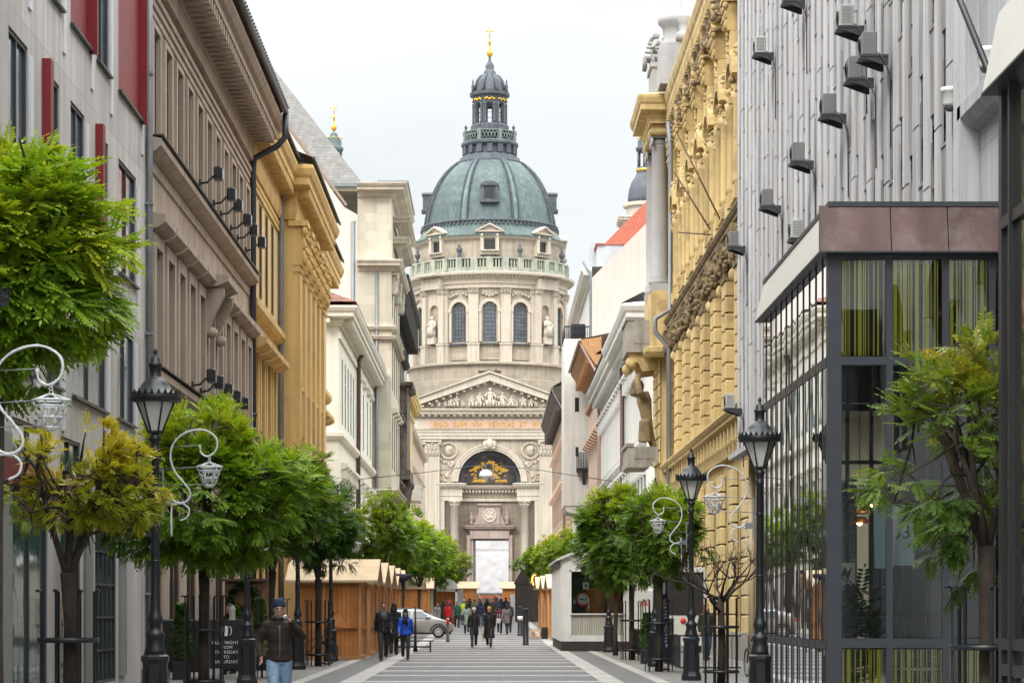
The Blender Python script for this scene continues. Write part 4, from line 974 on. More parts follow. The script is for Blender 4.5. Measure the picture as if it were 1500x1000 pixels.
for k in range(4):
    a = k*PI/2-PI/2; m = MB(); p = around(a, dr(86)); q = 1.0
    m.box(-1.05,1.05,-1.1,2.2,dz(309),dz(288)); m.box(-1.35,-.95,-1.35,.5,dz(309),dz(288)); m.box(.95,1.35,-1.35,.5,dz(309),dz(288)); m.box(-1.5,1.5,-1.5,2.4,dz(288),dz(286)); m.xz([(-1.45,dz(286)),(1.45,dz(286)),(.9,dz(283)),(0,dz(281.5)),(-.9,dz(283))],-1.45,2.8); m.box(-1.6,1.6,-1.6,1,dz(312),dz(309))
    m.blob((0,-1.3,dz(285)),.35,.3,.35); o = m.build('roof_lucarne', COPPER_D, ch, (p.x,p.y,0), a+PI/2)
    g_ = MB(); g_.box(-.7,.7,-1.13,-1.102,dz(306),dz(291)); g_.build('pane', GLASS, o)
# --- lantern
cl = c
m = MB(); m.lathe(cl,[(dr(r_),dz(z_)) for r_, z_ in ((49,243),(49,240),(45,238),(44,234),(40,233),(39,230),(36,229),(36,218),(40,217),(42,215),(42,212),(40,210),(30,209.5))],48,sm=False)
for k in range(16): drum_box(m,2*PI*k/16,.9,dr(34),dr(40),dz(229),dz(217))
cpart('lantern_base', m, COPPER_D)
m = MB(); rbl = dr(39)
m.lathe(cl,[(rbl,dz(198)),(rbl+.1,dz(197.5)),(rbl+.1,dz(196)),(rbl-.3,dz(196)),(rbl-.3,dz(198))],32,sm=False)
for k in range(48):
    a0 = 2*PI*k/48; a1 = a0+2*PI/48
    m.tube([around(a0,rbl-.1,dz(210)),around(a1,rbl-.1,dz(198))],.09,4); m.tube([around(a1,rbl-.1,dz(210)),around(a0,rbl-.1,dz(198))],.09,4)
for k in range(8): drum_box(m,2*PI*k/8+PI/8,.6,rbl-.5,rbl+.2,dz(212),dz(195))
cpart('lantern_balustrade', m, mat('pale_grey_copper', (.16,.20,.19), .6, .2, 1))
for k in range(8):
    p = around(2*PI*k/8+PI/8, rbl-.15); u = MB(); u.lathe((p.x,p.y,dz(195)),[(q*.6,z*.45) for q, z in URN],8); cpart('urn', u, COPPER_D)
m = MB(); m.lathe(cl,[(dr(28),dz(212)),(dr(28),dz(186)),(dr(26),dz(184)),(dr(24),dz(184))],32,sm=False); m.lathe(cl,[(dr(20),dz(154)),(dr(24),dz(154)),(dr(24.5),dz(144)),(dr(29),dz(142)),(dr(29.5),dz(138)),(dr(25),dz(136.5)),(dr(20),dz(136))],32,sm=False); cpart('lantern_body', m, COPPER_D)
for k in range(8):
    a = 2*PI*k/8+PI/8; m = MB(); drum_box(m,a,1.05,dr(18.5),dr(24),dz(184.5),dz(153)); 
    for da in (-.13,.13): p = around(a+da,dr(24.6)); m.lathe((p.x,p.y,dz(184)),[(.26,0),(.22,.3),(.2,3.1),(.28,3.4)],8)
    cpart('lantern_pier', m, COPPER_D)
for k in range(8):      # round arch heads between the piers
    a = 2*PI*k/8; m = MB(); w = 2*dr(22)*math.sin(PI/8)-.95; r_ = w/2; zc = dz(154)-r_-.15
    m.wall(-w/2-.1,w/2+.1,zc,dz(153),[(-r_,r_,zc-1,dz(154)-.15,'arch')],depth=.4); p = around(a,dr(22)); m.build('lantern_arch', COPPER_D, ch, (p.x,p.y,0), a+PI/2)
    g_ = MB(); rr = random.Random(k)
    for j in range(6): g_.blob((-.7+.28*j,-.06,dz(149)+.12*math.sin(j*2)),.2,.12,.16+.1*rr.random(),6,4)
    p = around(a,dr(24.4)); g_.build('gilt_garland', GOLD, ch, (p.x,p.y,0), a+PI/2)
m = MB(); m.lathe(cl,[(dr(24),dz(137)),(dr(22),dz(134)),(dr(21.5),dz(128)),(dr(19),dz(120)),(dr(14.5),dz(114)),(dr(10),dz(111.5)),(dr(9),dz(109)),(dr(9),dz(106)),(dr(7),dz(104)),(dr(6),dz(102)),(dr(6.5),dz(97)),(dr(4.5),dz(93)),(dr(2.2),dz(90)),(dr(1.5),dz(84))],32)
for k in range(8):
    a = 2*PI*k/8+PI/8
    m.tube([around(a,dr(q_)+.12,dz(z_)) for q_, z_ in ((22,134),(21.5,128),(19,120),(14.5,114),(10,111.5))],.2,5)
cpart('lantern_cupola', m, COPPER_D)
for k in range(8): p = around(2*PI*k/8+PI/8, dr(26.5)); u = MB(); u.lathe((p.x,p.y,dz(137)),[(.3,0),(.2,.4),(.3,.9),(.12,1.3),(.16,1.7),(.02,2.2)],8); cpart('finial', u, COPPER_D)
def cross_finial(m, x, y, z, h):
    s = h/4.1
    m.lathe((x,y,z),[(.1*s,-.2*s),(.42*s,.2*s),(.45*s,.55*s),(.2*s,.95*s),(.13*s,1.4*s),(.16*s,1.9*s),(.26*s,2.0*s),(.13*s,2.15*s),(.22*s,2.4*s),(.05*s,2.6*s)],12)
    m.tube([(x,y,z+2.5*s),(x,y,z+4.1*s)],.07*s,5); m.tube([(x-.5*s,y,z+3.6*s),(x+.5*s,y,z+3.6*s)],.07*s,5)
    for q in ((-.5,3.6),(.5,3.6),(0,4.12)): m.blob((x+q[0]*s,y,z+q[1]*s),.1*s)
m = MB(); cross_finial(m,0,DY,dz(83),dz(41)-dz(83)); cpart('gilt_cross', m, GOLD)
# --- flanking bell towers
ST = 3600/385.0
for s in (-1, 1):
    tx = s*228/ST; m = MB(); tz = lambda py: EYE+(890-py)/ST; q = 3.6; ty = 10.0
    tw = empty('bell_tower', (tx, ty, 0)); tw.parent = ch
    m.box(-q,q,-q,q,0,tz(330)); m.sweep(cornice_prof(tz(332),.8,1.2),[(-q,q),(-q,-q),(q,-q),(q,q),(-q,q)])
    m.lathe((0,0,0),[(3.0,tz(332)),(3.0,tz(305)),(3.5,tz(304)),(3.5,tz(299)),(2.6,tz(298))],24,sm=False); m.build('tower_walls', STONE_P, tw)
    m = MB(); m.lathe((0,0,0),[(2.7,tz(298)),(2.75,tz(292)),(2.6,tz(280)),(2.2,tz(268)),(1.6,tz(259)),(1.3,tz(254)),(1.4,tz(250)),(1.35,tz(246))],24)
    for k in range(6): a = k*PI/3+.3; m.tube([(1.15*math.cos(a),1.15*math.sin(a),tz(247)),(1.15*math.cos(a),1.15*math.sin(a),tz(222))],.16,6)
    m.lathe((0,0,0),[(1.3,tz(223)),(1.5,tz(220)),(1.5,tz(217)),(1.15,tz(214)),(1.2,tz(208)),(.9,tz(202)),(.55,tz(199)),(.6,tz(197)),(.3,tz(194))],18); m.build('tower_cupola', COPPER_D if s > 0 else COPPER, tw)
    m = MB(); cross_finial(m,0,0,tz(191),tz(154)-tz(191)); m.lathe((0,0,0),[(1.42,tz(252)),(1.46,tz(249)),(1.36,tz(248))],18)
    for k in range(8): a = k*PI/4; m.blob((1.25*math.cos(a),1.25*math.sin(a),tz(203)),.16)
    m.build('tower_gilding', GOLD, tw)
# ------------------------------------------------------------------ RIGHT 1: white finned office block
FIN = mat('white_fin_panels', (.51,.51,.53), rough=.75, var=.10, scale=.7, streak=.38, grime=((.30,.26,.22),.62,.85,.8))
FIN_R = mat('recess_shade_panels', (.075,.07,.07), rough=.7, var=.25, scale=.8, streak=.3)  # near-black colour paints the shade in the gaps between the shallow fins
FIN_S = mat('stained_spandrel', (.33,.30,.275), rough=.8, var=.2, scale=.8, streak=.5, grime=((.17,.12,.09),.5,.75,.7))
b = Bld('office_block', 'tall off-white office block of stained vertical fins hung with air conditioners', 7.55, 38.6, 75, 'R')
L = b.L
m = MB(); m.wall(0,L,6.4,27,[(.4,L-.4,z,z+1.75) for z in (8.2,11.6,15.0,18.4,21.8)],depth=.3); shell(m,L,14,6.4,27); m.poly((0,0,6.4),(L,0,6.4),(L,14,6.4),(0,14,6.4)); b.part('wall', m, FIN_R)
m = MB(); m.wall(0,L,0,6.4,[(2+i*5.2,5.6+i*5.2,.3,4.6) for i in range(7)],y=.45,depth=.3); m.poly((0,.45,0),(0,14,0),(0,14,6.4),(0,.45,6.4)); b.part('lower_wall', m, mat('ground_floor_stone', (.42,.35,.24), .85, .12, .8, streak=.2))
for i in range(7): window(b, 3.8+i*5.2, .3, 3.6, 4.3, .7, 'grid', GLASS, DARKMETAL, name='shop_window', wall_y=.45)
for z in (8.2,11.6,15.0,18.4,21.8):
    q = MB(); q.box(.4,L-.4,.25,.29,z,z+1.75); w = b.part('window_band', q, GLASS)
    q = MB()
    for i in range(int((L-.8)/.52)): q.box(.4+i*.52,.45+i*.52,.2,.248,z,z+1.75)
    q.box(.4,L-.4,.195,.246,z+.85,z+.9); q.build('frame', WHITE_W, w)
nf = 34; st = L/nf; rr = random.Random(11)
for i in range(nf):
    x = (i+.5)*st; q = MB(); cuts = sorted([6.35]+[8.9+3.4*k+((i*37) % 5)*.42 for k in range(5)]+[27.0]); wd = .52
    for k in range(len(cuts)-1): q.box(x-wd/2,x+wd/2,-.07,-.001,cuts[k]+.02,cuts[k+1]-.02)
    q.box(x-wd/2+.02,x+wd/2-.02,-.045,-.0015,6.35,27); b.part('fin', q, FIN)
m = MB()                                       # stained panels and thin rods between the fins at staggered heights
for i in range(nf-1):
    x = (i+1)*st
    for k in range(6):
        z = 6.4+3.4*k+((i*53) % 7)*.3; m.box(x-.28,x+.28,-.035,-.001,z,z+1.5)
        m.box(x-.28,x+.28,-.055,-.036,z+1.45,z+1.5)
        m.box(x-.012,x+.012,-.075,-.055,z+1.5,z+2.9)
o = b.part('spandrel', m, FIN_S); o['kind'] = 'stuff'
m = MB(); m.box(0,L,-.32,-.003,6.2,6.34); b.part('soffit_edge', m, FIN)
m = MB(); m.tube([(-.0+.9,.3,.1),(.9,.3,6.2)],.1,8); b.part('downpipe', m, mat('beige_pipe', (.5,.42,.27), .6))

AC_W, AC_H, AC_D = .86, .62, .34
acb = MB(); acb.bbox(-AC_W/2,AC_W/2,-AC_D,0,0,AC_H,.025); ACB = acb.mesh('air_conditioner', mat('ac_casing', (.42,.42,.41), .5, .08, 3, streak=.3)); ACB2 = acb.mesh('air_conditioner', mat('ac_casing_dark', (.17,.17,.17), .5, .1, 3, streak=.3))
acg = MB(); acg.lathe((0,0,0),[(.24,0),(.24,.02),(.2,.02),(.2,0)],18)
for k in range(5): acg.lathe((0,0,.004),[(.04*k+.02,0),(.04*k+.035,0)],16)
acg.v = [(x-.13,-AC_D-.003-z,y+.31) for x,y,z in acg.v]; ACG = acg.mesh('fan_grille', DARKMETAL)
acs = MB(); acs.box(-.46,.46,-AC_D-.06,.26,-.075,-.015)
for x in (-.44,.41): acs.yz([(-AC_D-.05,-.076),(.26,-.076),(.26,-.32),(.18,-.32)],x,x+.03)
acs.tube([(.3,-.05,.1),(.46,.05,.0),(.5,.15,-.2),(.46,.3,-.6),(.45,.31,-2.6)],.018,5); ACS = acs.mesh('bracket', DARKMETAL)
acv = MB()
for k in range(9): acv.box(.434,.436,-AC_D+.04,-.06,.07+k*.055,.095+k*.055)
ACV = acv.mesh('side_louvre', mat('louvre_grey', (.2,.2,.2), .6))
def aircon(px, py, label, proj=.62):
    dark = 'dark' in label or 'black' in label or 'grey louvred' in label
    Y = (7.55-.34-.15)*F/(px-720); z = EYE+(890-py)*Y/F
    o = place('air_conditioner', ACB2 if dark else ACB, None, (7.55-.34, Y, z), R(-90)); o.scale = (.66,.8,.68); tag(o, label, 'air conditioner', 'air conditioners on the finned office block')
    for me in (ACG, ACS, ACV): place(me.name.split('.')[0], me, o)
for px, py, l in ((1112,80,'pale air conditioner high at the far end of the finned block, nearest the yellow palace'),
                  (1237,42,'pale air conditioner with loose cables near the top right of the finned block'),
                  (1270,84,'grey louvred air conditioner on a dark bracket, largest on the finned block'),
                  (1250,118,'small dark air conditioner tucked just below the largest one'),
                  (1212,170,'dark boxy air conditioner alone between the large pair and the middle one'),
                  (1167,238,'grey louvred air conditioner halfway up the middle of the finned block'),
                  (1122,303,'black air conditioner pair above the far end of the glass pavilion roof'),
                  (1165,350,'pale air conditioner just above the silver pavilion fascia'),
                  (1073,362,'grey air conditioner at the yellow palace corner, beside its dark belt cornice'),
                  (1068,598,'pale air conditioner lowest on the block, above the street lamp lantern'),
                  (1155,4,'air conditioner cut by the top edge of the picture on the finned block')): aircon(px, py, l)

# ------------------------------------------------------------------ RIGHT 0: smooth stone house nearer than the fins
SMOOTH = mat('smooth_grey_stone', (.54,.55,.575), rough=.8, var=.07, scale=.6, streak=.22, brick=(2.6,1.1,.018,.7,False))
b = Bld('corner_house', 'smooth pale grey stone house with moulding and arched window behind the nearer glass pavilion', 7.6, 14, 38.55, 'R')
L = b.L
m = MB(); m.wall(0,L,0,27,[(2.6,4.6,4.6,7.7,'arch'),(7,9,4.6,7.7,'arch'),(11.4,13.4,4.6,7.7,'arch'),(2.6,4.6,11,14.5),(7,9,11,14.5),(11.4,13.4,11,14.5)],depth=.35); shell(m,L,14,0,27); b.part('wall', m, SMOOTH)
for x in (3.6,8,12.4): window(b,x,4.6,2,3.1,.3,'cross',GLASS,BROWN_W,arch=True); window(b,x,11,2,3.5,.3,'cross',GLASS,BROWN_W)
m = MB(); m.sweep(band_prof(9.1,.3,.5),[(0,0),(L,0)])
for x in (3.6,8,12.4):
    for q in range(10):
        a0,a1 = PI*q/10,PI*(q+1)/10; m.xz([(x+1.3*math.cos(a0),6.7+1.3*math.sin(a0)),(x+1.3*math.cos(a1),6.7+1.3*math.sin(a1)),(x+1.0*math.cos(a1),6.7+1.0*math.sin(a1)),(x+1.0*math.cos(a0),6.7+1.0*math.sin(a0))],-.14,-.003)
b.part('moulding', m, SMOOTH)
m = MB(); m.box(-.3,.25,-.3,-.003,6.2,27); m.box(.25,.31,-.2,-.003,6.2,27); b.part('corner_pier', m, FIN)
def cctv(px, py, label):
    Y = (7.45)*F/(px-720); z = EYE+(890-py)*Y/F; o = MB(); o.lathe((0,-.22,-.2),[(.1,0),(.13,.04),(.13,.22),(.15,.23),(.15,.3),(.05,.32)],14)
    o = o.build('security_camera', WHITEP, None, (7.6,Y,z), R(-90)); q = MB(); q.tube([(0,-.2,.05),(0,0,.05)],.035,6); q.box(-.08,.08,-.03,0,-.05,.15); q.build('bracket', WHITEP, o)
    q = MB(); q.blob((0,-.22,-.2),.1,.1,.09); q.build('dome', GLASS_B, o); tag(o, label, 'camera', 'security cameras on the grey stone corner')
cctv(1398,138,'white dome security camera on the corner pier right of the fins'); cctv(1452,80,'white dome security camera higher up, close to the nearer glass pavilion')

# ------------------------------------------------------------------ RIGHT 2: yellow ornate palace
YEL = mat('yellow_render', (.565,.425,.20), rough=.9, var=.12, scale=.9, streak=.32, grime=((.22,.155,.09),.5,.76,1.1), bump=.2, bscale=8)
YEL_L = mat('light_yellow_render', (.60,.47,.235), rough=.9, var=.10, scale=.8, streak=.2, grime=((.36,.28,.17),.6,.85,.7))
DIRT = mat('soot_stained_ornament', (.25,.185,.10), rough=.92, var=.35, scale=1.6, streak=.3, grime=((.07,.055,.045),.45,.68,1.4))
GREYST = mat('grey_granite', (.36,.355,.36), rough=.75, var=.1, scale=1.2, streak=.12)
b = Bld('palace', 'ornate yellow palace with rusticated pilasters, dark belt cornice and grey corner columns', 8.35, 75.05, 116, 'R')
L = b.L
def up(Y): return b.Y1-Y
nb = 8; bw = (L-6)/nb; bx = [6+bw*(i+.5) for i in range(nb)]
ops = []
for x in bx: ops += [(x-.8,x+.8,15.6,19.2,'arch'),(x-.75,x+.75,8.9,12.4),(x-1.1,x+1.1,.6,5.2,'arch')]
m = MB(); m.wall(0,L,0,24,ops,depth=.45); shell(m,L,14,0,24); b.part('wall', m, YEL)
for i, x in enumerate(bx):
    window(b,x,15.6,1.6,3.6,.35,'cross',GLASS,BROWN_W,arch=True); window(b,x,8.9,1.5,3.5,.35,'cross'); window(b,x,.6,2.2,4.6,.35,'grid',arch=True,name='shop_window')
    q = MB(); rr = random.Random(i)                 # surround with broken pediment, cartouche and little columns
    for s in (-1,1):
        q.lathe((x+s*1.05,-.28,15.6),[(.2,0),(.16,.2),(.15,2.6),(.2,2.75),(.24,3.0)],8); q.box(x+s*1.05-.26,x+s*1.05+.26,-.42,-.003,15.1,15.6); q.box(x+s*1.05-.26,x+s*1.05+.26,-.40,-.003,18.6,18.8)
        for k in range(5): a = PI*(.08+.07*k); q.xz([(x+s*1.3*math.cos(a),18.9+1.2*math.sin(a)),(x+s*1.3*math.cos(a+.24),18.9+1.2*math.sin(a+.24)),(x+s*.95*math.cos(a+.24),18.9+.9*math.sin(a+.24)),(x+s*.95*math.cos(a),18.9+.9*math.sin(a))],-.5,-.003)
        q.tube([(x+s*.45,-.4,20.1),(x+s*.6,-.42,19.9),(x+s*.5,-.42,19.75)],.05,6)
    q.blob((x,-.3,19.6),.15,.16,.3)
    for k in range(34): q.blob((x+rr.uniform(-1.1,1.1),-.1-.25*rr.random(),rr.uniform(18.9,20.4)),rr.uniform(.05,.11),.14,rr.uniform(.05,.14),5,4)
    q.sweep(band_prof(15.0,.35,.4),[(x-1.3,0),(x+1.3,0)]); b.part('window_surround', q, YEL)
    q = MB(); q.box(x-1.0,x-.76,-.2,-.003,8.7,12.7); q.box(x+.76,x+1.0,-.2,-.003,8.7,12.7); q.sweep(band_prof(12.6,.3,.35),[(x-1.1,0),(x+1.1,0)]); q.blob((x,-.3,12.75),.16,.2,.25); b.part('window_surround', q, YEL)
px_ = [6+bw*i for i in range(nb+1)]
for i, x in enumerate(px_):                         # rusticated lower pilasters, ornamented upper ones
    q = MB(); z = 8.35
    for s in (-.42,.42):
        z = 8.35
        while z < 12.7: q.bbox(x+s-.30,x+s+.30,-.45,-.003,z,z+.50,.05); z += .56
    q.box(x-.66,x+.66,-.34,-.004,8.3,12.9); o = b.part('pilaster', q, YEL)
    c = MB(); rr = random.Random(i)
    for s in (-.42,.42):
        c.box(x+s-.33,x+s+.33,-.5,-.003,12.75,13.0)
        for k in range(16): c.blob((x+s+rr.uniform(-.3,.3),-.42-.2*rr.random(),13.0+rr.random()*.9),rr.uniform(.05,.11),.12,rr.uniform(.06,.16),6,4)
        c.yz([(-.3,12.9),(-.55,13.1),(-.62,13.6),(-.68,13.9),(-.68,14.05),(-.3,14.05)],x+s-.16,x+s+.16)
    c.build('capital', DIRT, o)
    q = MB()
    q.box(x-.45,x+.45,-.36,-.003,14.7,15.5); q.box(x-.36,x+.36,-.26,-.003,15.5,21.6); q.box(x-.27,x+.27,-.275,-.261,16.0,21.0); o = b.part('pilaster', q, YEL_L)
    q = MB(); q.box(x-.17,x+.17,-.29,-.276,16.4,20.6); q.build('painted_strip', mat('brown_sgraffito', (.27,.155,.10), .9, .5, 5, grime=((.55,.41,.2),.52,.6,6)), o)
    c = MB(); acanthus(c,x,-.2,21.3,.75,1.1,.28,i)
    for k in range(26): c.blob((x+rr.uniform(-.22,.22),-.3,18.2+k*.12),rr.uniform(.05,.09),.09,rr.uniform(.06,.12),5,4)
    for k in range(10): c.blob((x+rr.uniform(-.3,.3),-.35,22.4+rr.random()*.8),.1,.16,.12,6,4)
    c.yz([(-.1,22.3),(-.32,22.4),(-.42,22.9),(-.55,23.3),(-.1,23.3)],x-.2,x+.2); c.build('capital', YEL, o)
m = MB(); m.sweep(cornice_prof(13.95,.62,.75),[(5.5,0),(L,0)]); m.box(5.6,L,-.3,-.003,13.2,13.94); brackets(m,6,L,.8,.28,.48,13.6,14.15); rr = random.Random(9)
for i in range(420): m.blob((6+rr.random()*(L-6),-.30-.25*rr.random(),13.15+rr.random()*.75),rr.uniform(.06,.13),.12,rr.uniform(.05,.15),5,4)
b.part('belt_cornice', m, DIRT)
m = MB(); m.sweep(cornice_prof(7.6,.7,.65),[(3.4,0),(L,0)]); m.box(3.4,L,-.2,-.003,6.9,7.59); brackets(m,4,L,1.3,.35,.45,7.2,7.75); b.part('string_course', m, YEL_L)
m = MB()
for z in [.9+.62*k for k in range(9)]:
    for i in range(nb+1): m.bbox(px_[i]-.75,px_[i]+.75,-.22,-.003,z,z+.56,.04)
b.part('rustication', m, YEL_L)
m = MB(); m.box(3.4,L,-.32,-.003,0,.88); b.part('plinth', m, mat('worn_plinth_stone', (.33,.30,.26), .85, .2, 2, streak=.3))
m = MB(); m.sweep(cornice_prof(23.3,.62,1.6),[(2.5,0),(L,0)]); m.box(3,L,-.25,-.003,22.7,23.3); brackets(m,4,L,.62,.26,.5,23.45,23.95); b.part('cornice', m, YEL)
m = MB(); rr = random.Random(13)
for i in range(26):
    x = 5+i*(L-6)/26; m.yz([(-.1,22.2),(-.30,22.6),(-.5,23.4),(-.1,23.4)],x-.17,x+.17); 
    for k in range(7): m.blob((x+rr.uniform(-.2,1.2),-.25-.2*rr.random(),22.2+rr.random()*.7),rr.uniform(.07,.14),.14,rr.uniform(.07,.16),5,4)
b.part('console', m, DIRT)
m = MB(); m.tube([(7.2,-.5,23.2),(7.2,-.42,22.0),(7.2,-.42,14.9),(7.2,-1.1,14.5),(7.2,-1.1,13.9),(7.2,-.5,13.2),(7.2,-.5,.3)],.11,8); b.part('downpipe', m, ZINC)
for x in (px_[2],px_[4],px_[6]):
    q = MB(); q.lathe((x+.6,-.5,24.9),[(.3,0),(.3,.3),(.14,.42),(.2,.7),(.3,.95),(.18,1.1),(.12,1.25),(.03,1.45)],12); b.part('roof_urn', q, GREYST)
m = MB(); m.lathe((8.5,2.4,24.9),[(2.0,0),(2.0,1.9),(1.9,2.6),(1.5,3.3),(.8,3.8),(.1,3.95)],20); b.part('roof_dome', m, mat('blue_grey_sheet', (.13,.19,.26), .45, .15, 1, metal=.2))
# corner bay at the far end: rusticated shaft, pedestal, granite columns, entablature, sculpture
m = MB(); z = 8.3
m.box(.3,4.2,-.32,.34,0,24.0)
while z < 12.7: m.bbox(.2,4.3,-.40,-.32,z,z+.52,.02); z += .60
b.part('corner_bay', m, YEL_L)
m = MB(); m.box(.2,5.2,-.80,.34,13.5,16.0); m.sweep(band_prof(13.0,.3,.5),[(.1,0),(.1,-.80),(5.2,-.80),(5.2,0)]); b.part('bay_pedestal', m, YEL)
for x in (1.0,4.6):
    o = MB(); o.box(x-.5,x+.5,-.82,-.003,15.99,16.35); o.lathe((x,-.40,16.35),[(.46,0),(.48,.12),(.40,.2),(.43,.3),(.36,.42),(.38,2.2),(.33,6.2),(.37,6.25)],20); o = b.part('column', o, GREYST)
    c = MB(); c.lathe((x,-.40,22.6),[(.36,0),(.42,.25)],14)
    for sg in (-1,1):
        for yy in (-.75,-.1): c.tube([(x+sg*.42+.16*math.cos(t),yy,22.72+.16*math.sin(t)) for t in [k*PI/5 for k in range(10)]],.07,5,closed=True)
    c.box(x-.5,x+.5,-.85,-.003,22.9,23.0); c.build('capital', GREYST, o)
m = MB(); m.box(.3,5.2,-.75,.34,23.0,24.85); m.sweep(cornice_prof(23.5,.68,1.4),[(.0,.6),(.0,-.76),(5.3,-.76),(5.3,.3)]); m.sweep(band_prof(22.98,.12,.3),[(.3,-.3),(.3,-.78),(5.2,-.78),(5.2,0)]); b.part('bay_entablature', m, YEL)
m = MB(); m.box(.6,3.0,-.62,.2,24.86,26.55); m.box(.5,3.1,-.7,.25,26.55,26.75); b.part('bay_attic', m, GREYST)
m = MB(); m.box(5.6,7.4,-.55,.9,24.86,26.6); m.lathe((6.5,.1,26.6),[(.6,0),(.62,.2),(.45,.4),(.5,.9),(.7,1.1),(.72,1.3),(.5,1.5),(.38,2.1),(.15,2.4)],10); b.part('roof_pinnacle', m, GREYST)
m = MB(); carved_figure(m,1.4,-.25,26.75,1.75,3,.05); carved_figure(m,2.2,.1,26.75,1.4,8,-.05); m.tube([(1.4,-.35,28.0),(.9,-.6,28.1),(1.1,-.45,28.35)],[.13,.11,.09],6); m.tube([(2.6,.1,26.75),(3.4,.4,27.3),(4.4,.5,27.0)],[.3,.35,.25],7); b.part('roof_sculpture', m, mat('dark_stone_sculpture', (.27,.265,.25), .9, .35, 2))
GB = mat('stained_balcony_stone', (.30,.28,.25), .9, .25, 1.5, streak=.4)
for z, k in ((13.35,.0),(8.1,.0)):
    q = MB(); t = 1.45 if z > 10 else .95; q.box(.0,4.0,-1.85,-.81,z,z+.28); q.box(.05,4.0,-1.80,-1.6,z+.28,z+t); q.box(.05,.3,-1.6,-.41,z+.28,z+t); q.box(3.8,4.0,-1.6,-.41,z+.28,z+t); q.box(0,4.05,-1.88,-1.5,z+t,z+t+.15); q.box(4.0,4.03,-1.5,-1.1,z+.4,z+t-.1); q.box(4.0,4.03,-1.0,-.6,z+.4,z+t-.1)
    b.part('balcony', q, GB)
q = MB()
for x in (.5,3.6): q.yz([(-.32,12.6),(-1.1,12.5),(-1.3,12.9),(-1.7,12.95),(-1.7,13.34),(-.32,13.34)],x-.18,x+.18); q.blob((x,-1.6,12.9),.22,.28,.28)
b.part('balcony_bracket', q, YEL)
q = MB(); x, y, z = 3.3,-.75,9.6                    # bearded half figure carrying the balcony
for xx in (x,):
    q.tube([(xx,y+.2,z-.6),(xx,y-.05,z+.2),(xx,y-.15,z+.9),(xx,y-.25,z+1.6),(xx,y-.3,z+2.0)],[.14,.24,.27,.36,.26],10); q.blob((xx,y-.55,z+2.25),.27,.32,.36); q.blob((xx,y-.75,z+2.0),.2,.2,.24)
    for s in (-1,1): q.tube([(xx+s*.4,y-.3,z+1.75),(xx+s*.72,y-.5,z+1.9),(xx+s*.55,y-.6,z+2.5),(xx+s*.2,y-.5,z+2.75)],[.2,.18,.16,.13],7)
    for k in range(8): a = k*PI/8; q.tube([(xx+.4*math.cos(a),y-.1-.3*math.sin(a),z+.7),(xx+.3*math.cos(a+.3),y-.05-.35*math.sin(a),z-.3)],[.1,.14],5)
am = remeshed(q, .045, 1, 'atlas_figure'); am.materials.append(DIRT); place('atlas_figure', am, b.root)
m = MB()
m.box(7.4,13.5,-1.6,-.2,5.35,5.47)
for i in range(9): m.tube([(7.5+i*.73,-1.55,5.3),(7.5+i*.73,-.2,6.4)],.03,5)
m.box(7.4,13.5,-1.66,-1.58,5.2,5.5); b.part('canopy', m, IRON)
for z in (18.2,17.7):
    pass
m = MB(); m.tube([(b.L-14,-.3,15.2),(b.L-14.6,-1.7,17.6)],.03,5); m.tube([(b.L-14,-.3,15.2),(b.L-14,-1.6,15.3)],.025,5); m.tube([(b.L-11,-.3,15.2),(b.L-11.6,-1.8,18.4)],.03,5); b.part('flagpole', m, BROWN_W)

for o in b.root.children:
    if o.name.split('.')[0] in ('corner_bay','bay_pedestal','column','bay_entablature','bay_attic','roof_pinnacle','roof_sculpture','balcony','balcony_bracket','atlas_figure'): o.location.y -= .35

# ------------------------------------------------------------------ RIGHT 3..7 beyond the side street
WHT = mat('white_render_far', (.63,.625,.61), rough=.88, var=.05, scale=.5, streak=.12)
b = Bld('house', 'long white house with bracketed window hoods and deep stepped cornice beyond the yellow palace', 8.2, 130, 183, 'R')
L = b.L
def up(Y): return b.Y1-Y
xs = [2+i*2.75 for i in range(19)]; ops = []
for x in xs: ops += [(x-.55,x+.55,11.4,14.8),(x-.6,x+.6,5.4,9.0),(x-.8,x+.8,.4,3.8)]
m = MB(); m.wall(0,L,0,17.4,ops,depth=.3); shell(m,L,14,0,17.4); b.part('wall', m, WHT)
for x in xs:
    window(b,x,11.4,1.1,3.4,.22,'cross',GLASS_B,GREEN_W); window(b,x,5.4,1.2,3.6,.22,'cross',GLASS_B,GREEN_W); window(b,x,.4,1.6,3.4,.22,'two',name='shop_window')
    q = MB(); q.box(x-.85,x-.58,-.1,-.003,11.2,15.0); q.box(x+.58,x+.85,-.1,-.003,11.2,15.0); q.sweep(band_prof(15.0,.5,.45),[(x-1.0,0),(x+1.0,0)])
    for s in (-.7,.7): q.box(x+s-.14,x+s+.14,-.38,-.003,14.4,15.05)
    q.sweep(band_prof(9.4,.5,.45),[(x-1.0,0),(x+1.0,0)])
    for s in (-.7,.7): q.box(x+s-.14,x+s+.14,-.38,-.003,8.8,9.45)
    b.part('window_hood', q, WHT)
m = MB(); m.sweep(cornice_prof(16.4,1.1,1.5),[(0,6),(0,0),(up(152),0),(up(152),-.25),(L,-.25),(L,8)]); m.sweep(band_prof(10.4,.25,.4),[(0,0),(L,0)]); m.sweep(band_prof(4.3,.25,.4),[(0,0),(L,0)]); brackets(m,0,L,.9,.3,.7,16.5,16.8); b.part('cornice', m, WHT)
m = MB(); m.poly((0,-1.1,17.85),(L,-1.3,17.85),(L,7,22),(0,7,22)); m.xz([(0,17.9),(0,17.9),(0,17.9)],0,.1) if False else None; b.part('roof', m, ZINC)
